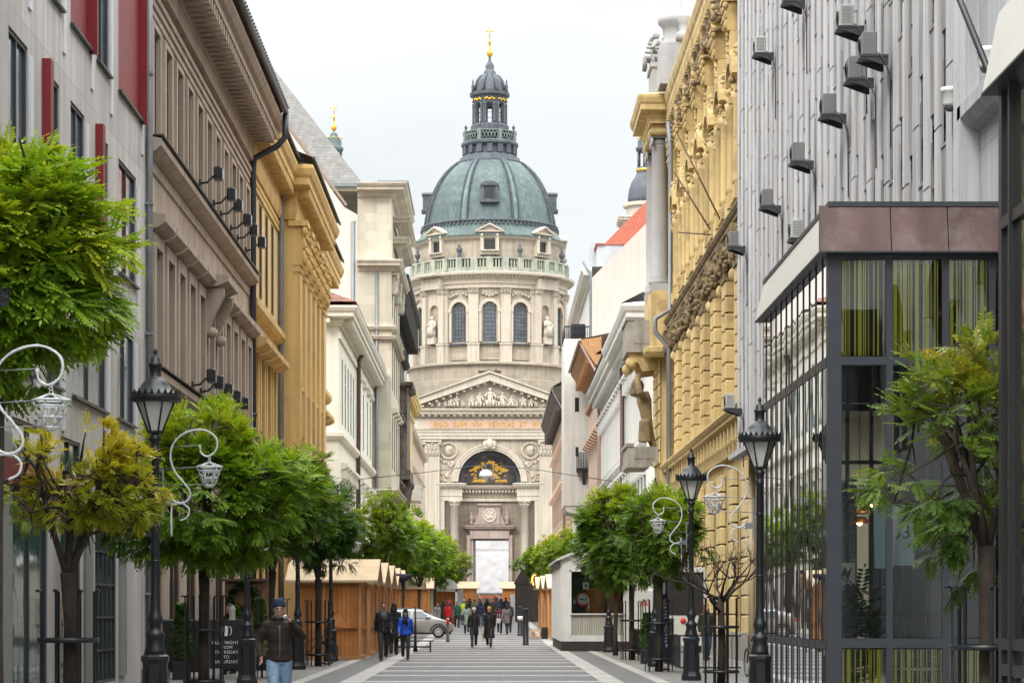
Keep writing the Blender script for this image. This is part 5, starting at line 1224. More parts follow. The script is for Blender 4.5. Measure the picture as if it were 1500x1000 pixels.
m = MB(); m.poly((L,.4,17.9),(L,11,17.9),(L,11,24.6)); m.yz([(.2,17.95),(11,25.0),(11,25.3),(0,18.2)],L-.2,L+.1); q = b.part('gable', m, mat('old_timber_gable', (.34,.25,.24), .85, .15, 1))
m = MB()
for k in range(6): m.box(L+.003,L+.05,4.2+k*.75,4.6+k*.75,18.4,19.3+k*.42)
m.build('gable_slats', BROWN_W, q)
m = MB(); m.box(up(148.5)-.2,up(148.5)+.2,-.45,-.2,14.9,16.2); m.tube([(up(148.5),-.3,15),(up(148.5),-.3,.2)],.14,8); b.part('downpipe', m, BROWN_W)
m = MB()
for x in (L-16,L-10):
    m.box(x-1.2,x+1.2,-1.0,-.85,7.2,7.3)
    for k in range(13): m.tube([(x-1.2+k*.2,-.95,7.3),(x-1.2+k*.2,-.95,8.2)],.02,4)
    m.box(x-1.2,x+1.2,-.98,-.92,8.2,8.26)
    m.box(x-1.2,x+1.2,-1.0,-.01,7.05,7.2)
b.part('balcony', m, IRON)
PEACH = mat('peach_render', (.66,.46,.36), rough=.88, var=.08, scale=.5, streak=.15)
b = Bld('house', 'peach coloured house with orange wooden eaves between white house and grey bay', 8.2, 183.2, 208, 'R')
L = b.L
xs = [2+i*3.0 for i in range(8)]; ops = []
for x in xs: ops += [(x-.6,x+.6,z,z+3.0) for z in (1,6.2,11.6,16.4)]
m = MB(); m.wall(0,L,0,20.6,ops,depth=.3); shell(m,L,14,0,20.6); b.part('wall', m, PEACH)
for x in xs:
    for z in (1,6.2,11.6,16.4): window(b,x,z,1.2,3.0,.22,'cross',GLASS_B,WHITE_W)
    q = MB(); q.sweep(band_prof(14.8,.55,.5),[(x-1.0,0),(x+1.0,0)]); q.sweep(band_prof(9.5,.5,.5),[(x-1.0,0),(x+1.0,0)])
    for s in (-.7,0,.7): q.box(x+s-.12,x+s+.12,-.4,-.003,9.0,9.6)
    b.part('window_hood', q, PEACH)
EAVE = mat('orange_wood_eaves', (.42,.22,.10), .75, .2, 2)
m = MB(); m.yz([(0,19.6),(-.5,19.9),(-1.5,21.4),(-1.5,21.7),(0,21.9)],0,L); brackets(m,0,L,1.3,.35,1.1,20.0,20.9); m.sweep(band_prof(17.9,.25,.4),[(0,0),(L,0)]); b.part('eaves', m, EAVE)
m = MB(); m.tube([(L-.3,-1.55,21.5),(L-.3,-1.1,20.6),(L-.3,-.2,19.0),(L-.3,-.15,1)],.12,8); m.tube([(0,-1.62,21.65),(L,-1.62,21.65)],.12,8); b.part('downpipe', m, mat('pink_pipe', (.55,.38,.34), .5))
m = MB(); m.poly((0,-1.5,21.75),(L,-1.5,21.75),(L,7,23.6),(0,7,23.6)); m.poly((L,-.5,20.6),(L,12,20.6),(L,12,28.5),(L,5.5,24.6)); b.part('roof', m, mat('pale_parapet', (.66,.66,.64), .85, .06, 1))
GREYW = mat('pale_grey_render', (.60,.58,.545), rough=.9, var=.06, scale=.4, streak=.14)
PINKF = mat('pink_firewall', (.54,.43,.385), rough=.92, var=.06, scale=.3, streak=.12)
b = Bld('apartment_house', 'tall pale grey house with pink firewall, red roof and a hanging bay over the street', 8.5, 208.2, 259, 'R')
L = b.L
def up(Y): return b.Y1-Y
xs = [3+i*3.6 for i in range(13)]; ops = []
for x in xs: ops += [(x-.5,x+.5,z,z+2.6) for z in (1,6.5,11,15.5,20,25.6)]
m = MB(); m.wall(0,L,0,30.6,ops,depth=.25); m.poly((0,0,0),(0,14,0),(0,14,30.6),(0,0,30.6)); m.poly((0,0,30.6),(L,0,30.6),(L,14,30.6),(0,14,30.6)); b.part('wall', m, GREYW)
for x in xs:
    for z in (1,6.5,11,15.5,20,25.6): window(b,x,z,1.0,2.6,.2,'two',GLASS_B,GREY_W if False else WHITE_W)
m = MB(); m.yz([(0,0),(0,29.6),(4.8,34.4),(8,37.6),(12.5,37.6),(12.5,0)],L-.02,L+.35); b.part('firewall', m, PINKF)
m = MB(); m.sweep(cornice_prof(29.5,.9,1.1),[(0,6),(0,0),(L,0)]); b.part('cornice', m, GREYW)
m = MB(); m.box(.1,L-.6,.5,13,30.61,32.5); m.box(L-10,L-4,.15,3,30.62,33.2); b.part('mansard', m, mat('pale_zinc', (.44,.46,.48), .55, .12, 1.5))
m = MB(); m.poly((L-.5,1.0,32.52),(L-.5,13,32.52),(L-10,13,43),(L-10,10.5,43)); m.poly((L-.5,1.0,32.52),(L-10,10.5,43),(0,10.5,43),(0,1.0,32.52)); m.box(0,L-.4,.35,1.0,32.505,32.62); b.part('roof', m, TILE)
m = MB(); x = L-2.0; m.box(x-7,x+.9,-2.3,-.003,10.4,24.6); m.yz([(-2.3,10.4),(-2.1,9.9),(0,9.4),(0,10.4)],x-6.9,x+.8); q = b.part('bay', m, GREYW)
m = MB(); m.box(x+.905,x+.93,-1.4,-1.05,18.4,19.6); m.box(x+.905,x+.93,-1.35,-1.1,14.6,15.4); m.box(x+.905,x+.93,-.75,-.45,12.2,13.6); m.build('pane', GLASS, q)
m = MB()
for k in range(15): m.tube([(x+.85,-2.25+k*.16,24.6),(x+.85,-2.25+k*.16,25.6)],.025,4); m.tube([(x-7+k*.53,-2.25,24.6),(x-7+k*.53,-2.25,25.6)],.03,4)
m.box(x-7,x+.9,-2.3,-2.2,25.6,25.7); m.box(x+.8,x+.9,-2.3,0,25.6,25.7); m.box(x-1.4,x+.6,-1.7,-.5,24.6,25.9); m.build('roof_railing', IRON, q)
m = MB(); m.box(x+.95,x+2.0,-1.3,-.003,13.3,13.55)
for k in range(9): m.tube([(x+.95,-1.25+k*.14,13.55),(x+.95,-1.25+k*.14,14.8)],.02,4); m.tube([(x+2.0,-1.25+k*.14,13.55),(x+2.0,-1.25+k*.14,14.8)],.02,4)
m.box(x+1.95,x+2.02,-1.3,0,14.8,14.86); m.box(x+.95,x+2.0,-1.3,-1.24,14.8,14.86)
b.part('balcony', m, IRON)
m = MB(); m.tube([(L+.05,-.75,31),(L+.2,-.1,30.0),(L+.2,-.1,20)],.12,8); b.part('downpipe', m, ZINC)
BRICKY = mat('brown_brick_banding', (.46,.33,.23), rough=.9, var=.14, scale=.6, streak=.2, brick=(3.0,.55,.06,.62,False))
b = Bld('house', 'brown banded house with dark overhanging eaves, last on the right before the church square', 7.8, 259.3, 316, 'R')
L = b.L
xs = [2.5+i*3.7 for i in range(15)]; ops = []
for x in xs: ops += [(x-.6,x+.6,z,z+2.9) for z in (1,6.5,11.5,16.5,20.8)]
m = MB(); m.wall(0,L,0,24.4,ops,depth=.3); shell(m,L,13,0,24.4); b.part('wall', m, BRICKY)
for x in xs:
    for z in (1,6.5,11.5,16.5,20.8): window(b,x,z,1.2,2.9,.2,'cross',GLASS,BROWN_W)
    q = MB(); q.sweep(band_prof(14.7,.5,.5),[(x-1.1,0),(x+1.1,0)]); q.sweep(band_prof(9.7,.5,.5),[(x-1.1,0),(x+1.1,0)]); q.sweep(band_prof(19.6,.4,.4),[(x-1.1,0),(x+1.1,0)]); b.part('window_hood', q, PEACH)
m = MB(); m.yz([(0,23.0),(-.3,23.2),(-1.3,24.5),(-1.3,25.0),(0,25.2)],0,L); brackets(m,0,L,1.4,.4,1.0,22.6,24.0); m.sweep(band_prof(5.2,.6,.6),[(0,0),(L,0)]); b.part('eaves', m, mat('dark_brown_eaves', (.075,.06,.05), .8, .3, 2))
m = MB(); m.tube([(L-.2,-1.4,24.9),(L-.2,-.9,23.8),(L-.2,-.15,22.4),(L-.2,-.12,1)],.12,8); m.tube([(0,-1.4,24.95),(L,-1.4,24.95)],.12,8); b.part('downpipe', m, ZINC)
m = MB(); m.poly((0,-1.3,25.1),(L,-1.3,25.1),(L,6.5,29.5),(0,6.5,29.5)); b.part('roof', m, SLATE)
# ------------------------------------------------------------------ trees with pinnate leaves
def leaf_mat(name, c1, c2, c3, yellow=.1):
    if name in MC: return MC[name]
    m = bpy.data.materials.new(name); m.use_nodes = True; N, L = m.node_tree.nodes, m.node_tree.links
    for n in list(N): N.remove(n)
    o = N.new('ShaderNodeOutputMaterial'); geo = N.new('ShaderNodeNewGeometry')
    at = N.new('ShaderNodeAttribute'); at.attribute_name = 'tone'
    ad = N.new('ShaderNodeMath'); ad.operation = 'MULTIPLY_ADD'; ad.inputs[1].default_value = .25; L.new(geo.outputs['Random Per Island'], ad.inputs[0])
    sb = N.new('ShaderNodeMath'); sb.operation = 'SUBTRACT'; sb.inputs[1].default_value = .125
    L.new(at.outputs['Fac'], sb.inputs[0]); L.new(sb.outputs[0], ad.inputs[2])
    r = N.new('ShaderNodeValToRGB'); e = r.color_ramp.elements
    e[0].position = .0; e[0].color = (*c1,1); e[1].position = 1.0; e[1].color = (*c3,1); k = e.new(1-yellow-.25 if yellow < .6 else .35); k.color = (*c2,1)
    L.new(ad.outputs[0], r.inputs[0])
    d = N.new('ShaderNodeBsdfPrincipled'); d.inputs['Roughness'].default_value = .5; d.inputs['Specular IOR Level'].default_value = .35; L.new(r.outputs[0], d.inputs['Base Color'])
    t = N.new('ShaderNodeBsdfTranslucent'); br = N.new('ShaderNodeMix'); br.data_type = 'RGBA'; br.blend_type = 'MULTIPLY'; br.inputs[0].default_value = 1; br.inputs[7].default_value = (1.5,1.45,.6,1)
    L.new(r.outputs[0], br.inputs[6]); L.new(br.outputs[2], t.inputs[0])
    mx = N.new('ShaderNodeMixShader'); mx.inputs[0].default_value = .33; L.new(d.outputs[0], mx.inputs[1]); L.new(t.outputs[0], mx.inputs[2]); L.new(mx.outputs[0], o.inputs[0])
    MC[name] = m; return m
LEAF_A = leaf_mat('leaf_fresh_green', (.045,.12,.012), (.23,.37,.024), (.52,.48,.04), .16)  # first colour of each green deepened to stand in for shade inside the crown
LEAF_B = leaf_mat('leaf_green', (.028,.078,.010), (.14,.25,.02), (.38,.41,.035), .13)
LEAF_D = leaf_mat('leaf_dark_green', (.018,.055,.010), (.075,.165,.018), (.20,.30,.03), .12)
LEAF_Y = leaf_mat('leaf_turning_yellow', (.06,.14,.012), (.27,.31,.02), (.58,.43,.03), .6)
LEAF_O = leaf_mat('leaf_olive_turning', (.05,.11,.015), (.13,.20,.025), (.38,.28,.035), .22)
BARK = mat('bark', (.055,.042,.033), rough=.95, var=.35, scale=7, bump=.6, bscale=40)

class LeafMesh:
    def __init__(s): s.v = []; s.f = []; s.t = []
    def frond(s, base, d, length, tone, pairs, rr, width=.30):
        """one pinnate leaf: paired leaflets along a drooping midrib"""
        d = d.normalized(); side = d.cross(Vector((0,0,1)))
        if side.length < .1: side = Vector((1,0,0))
        side.normalize(); up = side.cross(d)
        roll = rr.uniform(-.5,.5); side = side*math.cos(roll)+up*math.sin(roll); up = side.cross(d)
        p = Vector(base); st = length/(pairs+1); droop = rr.uniform(.10,.24)
        for k in range(pairs+1):
            f = (k+1)/(pairs+1); d = (d+Vector((0,0,-droop))*st/length*1.5).normalized(); p = p+d*st
            ll = length*width*(.75+.35*math.sin(PI*min(1,f*1.05)))*rr.uniform(.85,1.15); w = ll*.21 if pairs > 4 else ll*.34
            for sg in ((-1,1) if k < pairs else (0,)):
                ld = (side*sg*.9+d*(.55 if sg else 1)+Vector((0,0,-.18))+up*rr.uniform(-.12,.12)).normalized()
                wd = ld.cross(up).normalized()*w
                b = len(s.v); s.v += [p, p+ld*ll*.45+wd, p+ld*ll, p+ld*ll*.45-wd]; s.f.append((b,b+1,b+2,b+3)); s.t.append(tone)
    def build(s, name, m, parent):
        me = bpy.data.meshes.new(name); me.from_pydata([tuple(v) for v in s.v], [], s.f); me.materials.append(m)
        a = me.attributes.new('tone', 'FLOAT', 'FACE'); a.data.foreach_set('value', s.t); me.update()
        o = bpy.data.objects.new(name, me); COL.objects.link(o); o.parent = parent; return o
def tree(loc, trunk_h, c, r, tips, leafm, label, seed, group=None, trunk_r=.09, flen=.34, pairs=7, fronds=6, fill=.45, tone_bias=0.0, side_bias=None, bare=False, name='street_tree', lean=(0,0)):
    """c = crown centre (relative), r = crown half sizes"""
    rr = random.Random(seed); c = Vector(c); t = empty(name, loc, 0, label, 'tree', group)
    tk = MB(); top = Vector((lean[0],lean[1],trunk_h))
    pts = [Vector((0,0,-.1)), Vector((lean[0]*.2+rr.uniform(-.02,.02),lean[1]*.2,trunk_h*.35)), Vector((lean[0]*.6+rr.uniform(-.03,.03),lean[1]*.6,trunk_h*.7)), top]
    tk.tube(pts, [trunk_r*1.35,trunk_r*1.02,trunk_r*.95,trunk_r*1.25], 9)
    nodes = []; nl = rr.randint(6,8)
    for i in range(nl):
        a = 2*PI*i/nl+rr.uniform(-.3,.3); q = Vector((math.cos(a)*r[0]*.5,math.sin(a)*r[1]*.5,rr.uniform(-.15,.55)*r[2]))+c
        if i == 0: q = c+Vector((0,0,r[2]*.5))
        mid = top.lerp(q,.5)+Vector((rr.uniform(-.1,.1),rr.uniform(-.1,.1),-.08*r[2])); b = trunk_r*.62
        tk.tube([top-Vector((0,0,.08)),top.lerp(mid,.5)+Vector((0,0,-.04)),mid,q],[b,b*.85,b*.7,b*.45],6); nodes += [(mid,b*.7),(q,b*.45)]
        for j in range(4):
            a2 = a+rr.uniform(-.9,.9); q2 = c+Vector((math.cos(a2)*r[0]*rr.uniform(.5,.85),math.sin(a2)*r[1]*rr.uniform(.5,.85),rr.uniform(-.4,.8)*r[2]))
            src = mid.lerp(q,rr.uniform(.3,1)); m2 = src.lerp(q2,.5)+Vector((rr.uniform(-.08,.08),rr.uniform(-.08,.08),rr.uniform(-.05,.1)))
            tk.tube([src,m2,q2],[b*.42,b*.32,b*.2],5); nodes += [(m2,b*.3),(q2,b*.2)]
    lm = LeafMesh(); ph = Vector((rr.uniform(0,50),rr.uniform(0,50),rr.uniform(0,50)))
    n = 0; tries = 0
    while n < tips and tries < tips*12:
        tries += 1
        u = Vector((rr.gauss(0,1),rr.gauss(0,1),rr.gauss(0,1))).normalized(); k = rr.uniform(fill,1)**.6
        lump = min(1.12,.82+.55*noise.noise(u*2.1+ph)); p = c+Vector((u.x*r[0],u.y*r[1],u.z*r[2]))*k*lump
        if noise.noise(p*(1.5/max(r))+ph) < (-.17 if not bare else -.2) and k < 1: continue
        if side_bias is not None and rr.random() > .5+.5*max(-1,min(1,(p-c).dot(Vector(side_bias)))): continue
        if p.z < trunk_h*.8: continue
        n += 1
        nd = min(nodes, key=lambda q: (q[0]-p).length_squared); md = nd[0].lerp(p,.5)+Vector((0,0,.06))
        tk.tube([nd[0],md,p],[nd[1]*.8+.004,.010,.006],4,cap=False)
        if bare and (rr.random() < .15 or p.z < c.z-.42*r[2]): continue
        out = (p-c); out = Vector((out.x/r[0],out.y/r[1],out.z/r[2])); out.normalize(); tone0 = .42+.34*noise.noise(p*1.1+ph)+.24*out.z+tone_bias  # tone rises with height, painting the lit top and dark underside into the leaves
        for f in range(fronds):
            d = (out*.7+Vector((rr.gauss(0,.62),rr.gauss(0,.62),rr.gauss(.0,.4)))).normalized()
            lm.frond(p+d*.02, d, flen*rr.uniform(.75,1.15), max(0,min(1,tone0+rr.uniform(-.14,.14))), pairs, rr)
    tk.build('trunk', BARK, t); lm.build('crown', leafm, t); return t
NEARG = 'young street trees along both kerbs'
tree((-5.32,26.3,0),3.9,(-.12,0,5.45),(1.42,1.3,1.42),540,LEAF_A,'tall bright green tree with yellow tips in the upper left corner of the picture',12,NEARG,.09,.36,8,7,.5,.12)
tree((-5.39,31.3,0),2.15,(.16,0,3.15),(1.12,1.0,.85),420,LEAF_Y,'small half bare tree with yellow leaves by the shop glass, inside an iron guard',2,NEARG,.085,.19,7,5,.35,.05,side_bias=(.35,.1,.3),bare=True)
tree((-5.38,46,0),2.45,(0,0,3.9),(2.1,1.8,1.55),660,LEAF_A,'broad bright green tree just behind the nearest whole lamp post',3,NEARG,.09,.34,7,7,.5,.0)
tree((-5.35,60,0),2.6,(.1,0,4.2),(1.55,1.5,1.5),460,LEAF_B,'mid green tree with forked trunk, before the ochre palace',4,NEARG,.08,.33,6,7,.5,.05)
tree((-5.08,72,0),2.55,(0,0,4.25),(1.3,1.3,1.55),430,LEAF_D,'darkest green tree, in front of the first wooden stall',5,NEARG,.085,.33,6,7,.5,.0)
tree((4.48,65.8,0),2.35,(.15,0,3.75),(1.2,1.25,1.3),380,LEAF_B,'green tree right of the white kiosk, close to the lamp with scroll ornament',6,NEARG,.085,.33,6,7,.5,.05)
tree((4.6,80.5,0),2.5,(-.35,0,4.25),(1.45,1.4,1.75),520,LEAF_B,'tallest green tree on the right, overhanging the white kiosk',7,NEARG,.085,.33,6,7,.5,.10)
tree((4.44,88,0),2.45,(-.25,0,3.9),(1.3,1.4,1.5),360,LEAF_D,'dark green tree tucked behind the tallest one on the right',8,NEARG,.08,.33,6,7,.5,.05)
tree((5.18,25.7,0),2.35,(-.22,0,3.35),(1.02,1.0,1.5),125,LEAF_O,'thin olive and yellow tree in front of the striped glass pavilion',9,NEARG,.078,.29,7,6,.45,-.07)
# leafless tree in its guard
def bare_tree(loc, label, seed):
    rr = random.Random(seed); t = empty('street_tree', loc, 0, label, 'tree', NEARG); m = MB(); m.tube([(0,0,-.1),(.02,0,.9),(-.01,0,1.9)],[.1,.08,.075],8)
    def br(p, d, l, r, n):
        q = p+d*l*.55+Vector((rr.uniform(-.06,.06),rr.uniform(-.06,.06),.03)); e = q+(d+Vector((rr.uniform(-.35,.35),rr.uniform(-.35,.35),.22))).normalized()*l*.5
        m.tube([p,q,e],[r,r*.75,r*.5],5)
        if n:
            for k in range(3): br(q.lerp(e,rr.uniform(.2,1)), (d+Vector((rr.gauss(0,.55),rr.gauss(0,.55),rr.gauss(.15,.35)))).normalized(), l*.62, r*.5, n-1)
    for k in range(8):
        a = 2*PI*k/8+rr.uniform(-.3,.3); br(Vector((0,0,rr.uniform(1.5,1.95))), Vector((math.cos(a),math.sin(a),rr.uniform(.3,1.0))).normalized(), rr.uniform(.6,.95), .038, 3)
    m.build('trunk', BARK, t); return t
bare_tree((4.95,53,0),'leafless tree in an iron guard before the yellow palace',21)
FARG = 'street trees farther down towards the church'
far = [((-5.1,112),(0,0,5.0),LEAF_B,'green tree rising behind the roofs of the wooden stalls',.12),((-4.7,131),(0,0,5.0),LEAF_A,'yellowish green tree second behind the wooden stalls',.0),
       ((-4.4,150),(0,0,4.7),LEAF_A,'light green tree beyond the side street on the left',.05),((-4.0,174),(0,0,4.6),LEAF_A,'light green tree left of the crowd, above a white stall',.08),((-3.75,205),(0,0,4.6),LEAF_A,'farthest light green tree on the left, near the white banner',.1),
       ((4.9,140),(0,0,4.4),LEAF_B,'green tree directly behind the white kiosk roof',.1),((4.5,180),(0,0,4.7),LEAF_A,'yellow green tree above the wooden huts on the right',.18),((4.2,238),(0,0,4.9),LEAF_B,'farthest tree on the right, beside the white banner',.1)]
proto = None
for i, (p, c, lm_, lab, tb) in enumerate(far):
    tree((p[0],p[1],gz(p[1])),2.5,c,(2.0,2.0,1.75),330,lm_,lab,40+i,FARG,.08,.42,4,6,.5,tb)

# ------------------------------------------------------------------ tree guards
def guard_meshes():
    p = MB(); x = .36; p.box(x-.014,x+.014,-.014,.014,0,1.9); p.tube([(x,0,1.88),(x*1.12,0,1.92),(x*1.2,0,1.90)],.015,5)
    q = MB(); q.lathe((0,0,0),[(.375,-.03),(.395,-.03),(.395,.03),(.375,.03),(.375,-.03)],24)
    return p.mesh('post', IRON), q.mesh('ring', IRON)
GP, GR = guard_meshes()
for x, y, l in ((-5.39,31.3,'around the half bare yellow tree'),(-5.38,46,'around the broad bright tree behind the near lamp'),(-5.35,60,'around the forked tree before the ochre palace'),(-5.08,72,'in front of the first wooden stall'),
                (4.48,65.8,'right of the white kiosk by the lamp with scroll ornament'),(4.6,80.5,'around the tallest tree on the right'),(4.95,53,'around the leafless tree'),(5.18,25.7,'before the striped pavilion glass')):
    o = empty('tree_guard',(x,y,.012),rnd.uniform(0,1),'black iron tree guard '+l,'tree guard','iron tree guards'); place('ring',GR,o,(0,0,1.28)); place('ring',GR,o,(0,0,.32)); [place('post',GP,o,(0,0,0),k*PI/4+.2) for k in range(8)]
# ------------------------------------------------------------------ cast iron street lamps
LAMP_GLASS = mat('milky_lamp_glass', (.62,.62,.58), rough=.25, var=.08, scale=3, spec=.6)
def lamp_meshes():
    b = MB()
    b.lathe((0,0,0),[(.245,0),(.245,.10),(.225,.14),(.205,.20),(.185,.88),(.20,.91),(.215,.95),(.21,.99),(.17,1.02)],8,a0=PI/8,a1=PI/8+2*PI,sm=False)
    for k in range(8):
        a = 2*PI*k/8; b.add([((.20)*math.cos(a+d)*1.0,(.20)*math.sin(a+d),z) for d, z in ((-.25,.28),(.25,.28),(.23,.8),(-.23,.8))],[[0,1,2,3]])
    p = MB()
    p.lathe((0,0,1.02),[(.165,0),(.15,.06),(.13,.14),(.12,.22),(.135,.25),(.14,.29),(.12,.32),(.085,.36),(.08,.40),(.10,.45),(.115,.50),(.10,.55),(.078,.62),(.07,.72),(.064,.9),(.055,2.9),(.075,2.92),(.08,2.96),(.06,3.0),(.055,3.06),(.085,3.1),(.09,3.14),(.05,3.18),(.07,3.22)],16)
    for z in (2.35,3.42): p.lathe((0,0,z),[(.066,0),(.066,.035)],12)
    fr = MB(); n = 6
    for k in range(n):
        a = 2*PI*k/n; c, s = math.cos(a), math.sin(a); fr.tube([(.105*c,.105*s,4.24),(.275*c,.275*s,4.68)],.014,5)
    fr.lathe((0,0,4.2),[(.06,0),(.115,.02),(.115,.05),(.06,.06)],6,a0=0,a1=2*PI,sm=False)
    fr.lathe((0,0,4.66),[(.28,0),(.365,.02),(.375,.10),(.35,.13),(.25,.17),(.20,.26),(.14,.33),(.10,.36),(.085,.38),(.085,.52),(.10,.53),(.10,.56),(.075,.58),(.07,.64),(.03,.67),(.022,.70),(.035,.73),(.02,.77),(.004,.80)],18)
    for k in range(24):
        a = 2*PI*k/24; fr.add([(.375*math.cos(a-.1),.375*math.sin(a-.1),4.76),(.375*math.cos(a+.1),.375*math.sin(a+.1),4.76),(.385*math.cos(a),.385*math.sin(a),4.845)],[[0,1,2]]); fr.add([(.345*math.cos(a-.1),.345*math.sin(a-.1),4.76),(.345*math.cos(a+.1),.345*math.sin(a+.1),4.76),(.385*math.cos(a),.385*math.sin(a),4.845)],[[2,1,0]])
    gl = MB(); gl.lathe((0,0,4.25),[(.098,0),(.262,.42)],6,sm=False)
    return b.mesh('base',IRON), p.mesh('pole',IRON), fr.mesh('lantern',IRON), gl.mesh('lamp_glass',LAMP_GLASS)
LM = lamp_meshes()
TINSEL = mat('white_tinsel', (.58,.59,.60), rough=.45, var=.2, scale=30, spec=.6)
def ornament_meshes():
    sc = .00416
    def P(q): return [((x-545)*sc,0,4.77-y*sc) for x, y in q]
    def smooth(pts, n=4):
        out = []; m = len(pts)
        for i in range(m-1):
            p0, p1, p2, p3 = pts[max(i-1,0)], pts[i], pts[i+1], pts[min(i+2,m-1)]
            for k in range(n):
                t = k/n; out.append(tuple(.5*((2*p1[j])+(-p0[j]+p2[j])*t+(2*p0[j]-5*p1[j]+4*p2[j]-p3[j])*t*t+(-p0[j]+3*p1[j]-3*p2[j]+p3[j])*t**3) for j in range(3)))
        out.append(pts[-1]); return out
    s = MB(); r = random.Random(2)
    for q, w in (([(700,175),(705,203),(730,213),(757,190),(757,150),(722,124),(680,122),(635,140),(605,175),(598,220),(612,265),(640,300),(665,335),(662,362),(637,376),(610,368),(600,345)],.014),
                 ([(605,380),(640,378),(662,398),(656,424),(632,437)],.014),([(603,375),(600,430),(602,490)],.013)):
        pts = smooth(P(q)); s.tube(pts,[w*r.uniform(.8,1.2) for _ in pts],7)
        for p in pts:
            for k in range(3):
                d = Vector((r.gauss(0,1),r.gauss(0,1),r.gauss(0,1))).normalized()*w*1.5; s.tube([p,(p[0]+d.x,p[1]+d.y,p[2]+d.z)],.003,3)
    b = MB(); x0 = (572-545)*sc; b.box(x0-.012,x0+.012,-.012,.012,4.77-425*sc,4.77-255*sc); b.box((572-545)*sc,(605-545)*sc,-.02,.02,4.77-382*sc,4.77-358*sc)
    for z in (262,330): b.box(.06,x0-.012,-.012,.012,4.77-z*sc-.012,4.77-z*sc+.012)
    for (xa,ya),(xb,yb) in (((575,258),(700,250)),((575,315),(715,310)),((606,180),(703,175))): b.tube([((xa-545)*sc,0,4.77-ya*sc),((xb-545)*sc,0,4.77-yb*sc)],.006,4)
    l = MB(); cx = (733-545)*sc; Z = lambda y: 4.77-y*sc
    for y in (214,222,230): l.tube([(cx+.018*math.cos(t),0,Z(y)+.018*math.sin(t)) for t in [k*PI/4 for k in range(8)]],.005,4,closed=True)
    n = 6; rings = ((236,.03),(250,.19),(264,.155),(290,.12),(314,.075),(320,.03))
    for y, q in rings: l.tube([(cx+q*math.cos(2*PI*k/n),q*math.sin(2*PI*k/n),Z(y)) for k in range(n)],.012,5,closed=True)
    for k in range(n):
        a = 2*PI*k/n
        for (y0,q0),(y1,q1) in zip(rings,rings[1:]): l.tube([(cx+q0*math.cos(a),q0*math.sin(a),Z(y0)),(cx+q1*math.cos(a),q1*math.sin(a),Z(y1))],.010,4)
        for j in range(4):
            y = 264+r.uniform(0,50); q = .155-(y-264)/50*.08; a2 = a+r.uniform(.5,1.6); y2 = 264+r.uniform(0,50); q2 = .155-(y2-264)/50*.08
            l.tube([(cx+q*math.cos(a),q*math.sin(a),Z(y)),(cx+q2*math.cos(a2),q2*math.sin(a2),Z(y2))],.006,3)
    return s.mesh('scroll',TINSEL), b.mesh('bracket',ZINC), l.mesh('lantern_frame',TINSEL)
OM = ornament_meshes()
LAMPS = [(-5.12,24.2,0,'black lamp post at the left edge, mostly outside the picture'),(-4.87,35.6,0,'tall black lamp post before the taupe palace, nearest whole one on the left'),(-5.42,54.5,0,'black lamp post right behind the man in the beanie'),
         (-5.36,68,0,'black lamp post left of the first wooden stall'),(-5.10,78,0,'slim looking black lamp post in front of the first wooden stall door'),
         (4.30,39.4,180,'black lamp post against the far corner of the glass pavilion'),(4.69,57.7,180,'tall black lamp post on the right before the leafless tree'),(4.73,71,180,'black lamp post half hidden in green leaves on the right'),(4.5,94.3,180,'black lamp post at the near corner of the white kiosk')]
for i, (x, y, rz, l) in enumerate(LAMPS):
    o = empty('street_lamp',(x,y,gz(y)+.012),R(rz),l,'street lamp','black street lamps along the kerbs')
    if i == 5: o.scale = (.93,.93,.93)
    for me in LM[:3]: q = place(me.name.split('.')[0],me,o)
    place('lamp_glass',LM[3],q)
ORN = [(0,'at the left edge of the picture'),(1,'on the nearest whole left lamp post'),(2,'behind the man in the beanie'),(4,'by the first wooden stall roof'),(5,'largest on the right, over the yellow palace door'),(6,'on the right lamp post before the leafless tree'),(8,'by the white kiosk, mostly hidden in leaves')]
for i, l in ORN:
    x, y, rz, _ = LAMPS[i]; o = empty('lamp_ornament',(x,y,.012),R(rz),'white tinsel scroll with hanging wire lantern '+l,'light ornament','festive scroll ornaments on the lamp posts')
    if i == 5: o.scale = (.93,.93,.93)
    for me in OM: place(me.name.split('.')[0],me,o)

# ------------------------------------------------------------------ glass pavilions
COPB = mat('brown_copper_fascia', (.125,.078,.072), rough=.5, var=.22, scale=1.3, streak=.3, metal=.15, grime=((.24,.19,.19),.5,.8,1.2))
SILV = mat('silver_fascia', (.60,.58,.53), rough=.45, var=.06, scale=1.5, metal=.1)
FRAME = mat('anthracite_frame', (.040,.046,.056), rough=.4, var=.1, scale=4)
YST = mat('yellow_stripe_film', (.80,.70,.03), rough=.45, var=.06, scale=4)
PLANT = leaf_mat('indoor_leaf', (.01,.03,.01), (.02,.07,.015), (.05,.12,.02), .1)
def striped(mb, x0, x1, y, z0, z1, rr, along='x', at=0):
    x = x0+.02
    while x < x1-.02:
        w = rr.choice((.010,.012,.016,.020,.026,.055)); g_ = rr.choice((.012,.016,.02,.03,.04,.06))
        if x+w > x1: break
        if along == 'x': mb.box(x,x+w,y,y+.006,z0,z1)
        else: mb.box(at,at+.006,x,x+w,z0,z1)
        x += w+g_
PX, PY0, PX1, PY1, PH = 4.90, 35.8, 7.40, 44.3, 7.55
pv = empty('glass_pavilion',(0,0,0),0,'two storey glass cafe pavilion with yellow stripes, copper fascia and black street fins','pavilion')
m = MB()
m.box(PX,PX+.20,PY0,PY0+.16,0,6.85)
for x in (5.80,6.62,7.30): m.box(x-.045,x+.045,PY0+.002,PY0+.12,0,5.24); m.box(x-.045,x+.045,PY0+.002,PY0+.12,5.36,6.84)
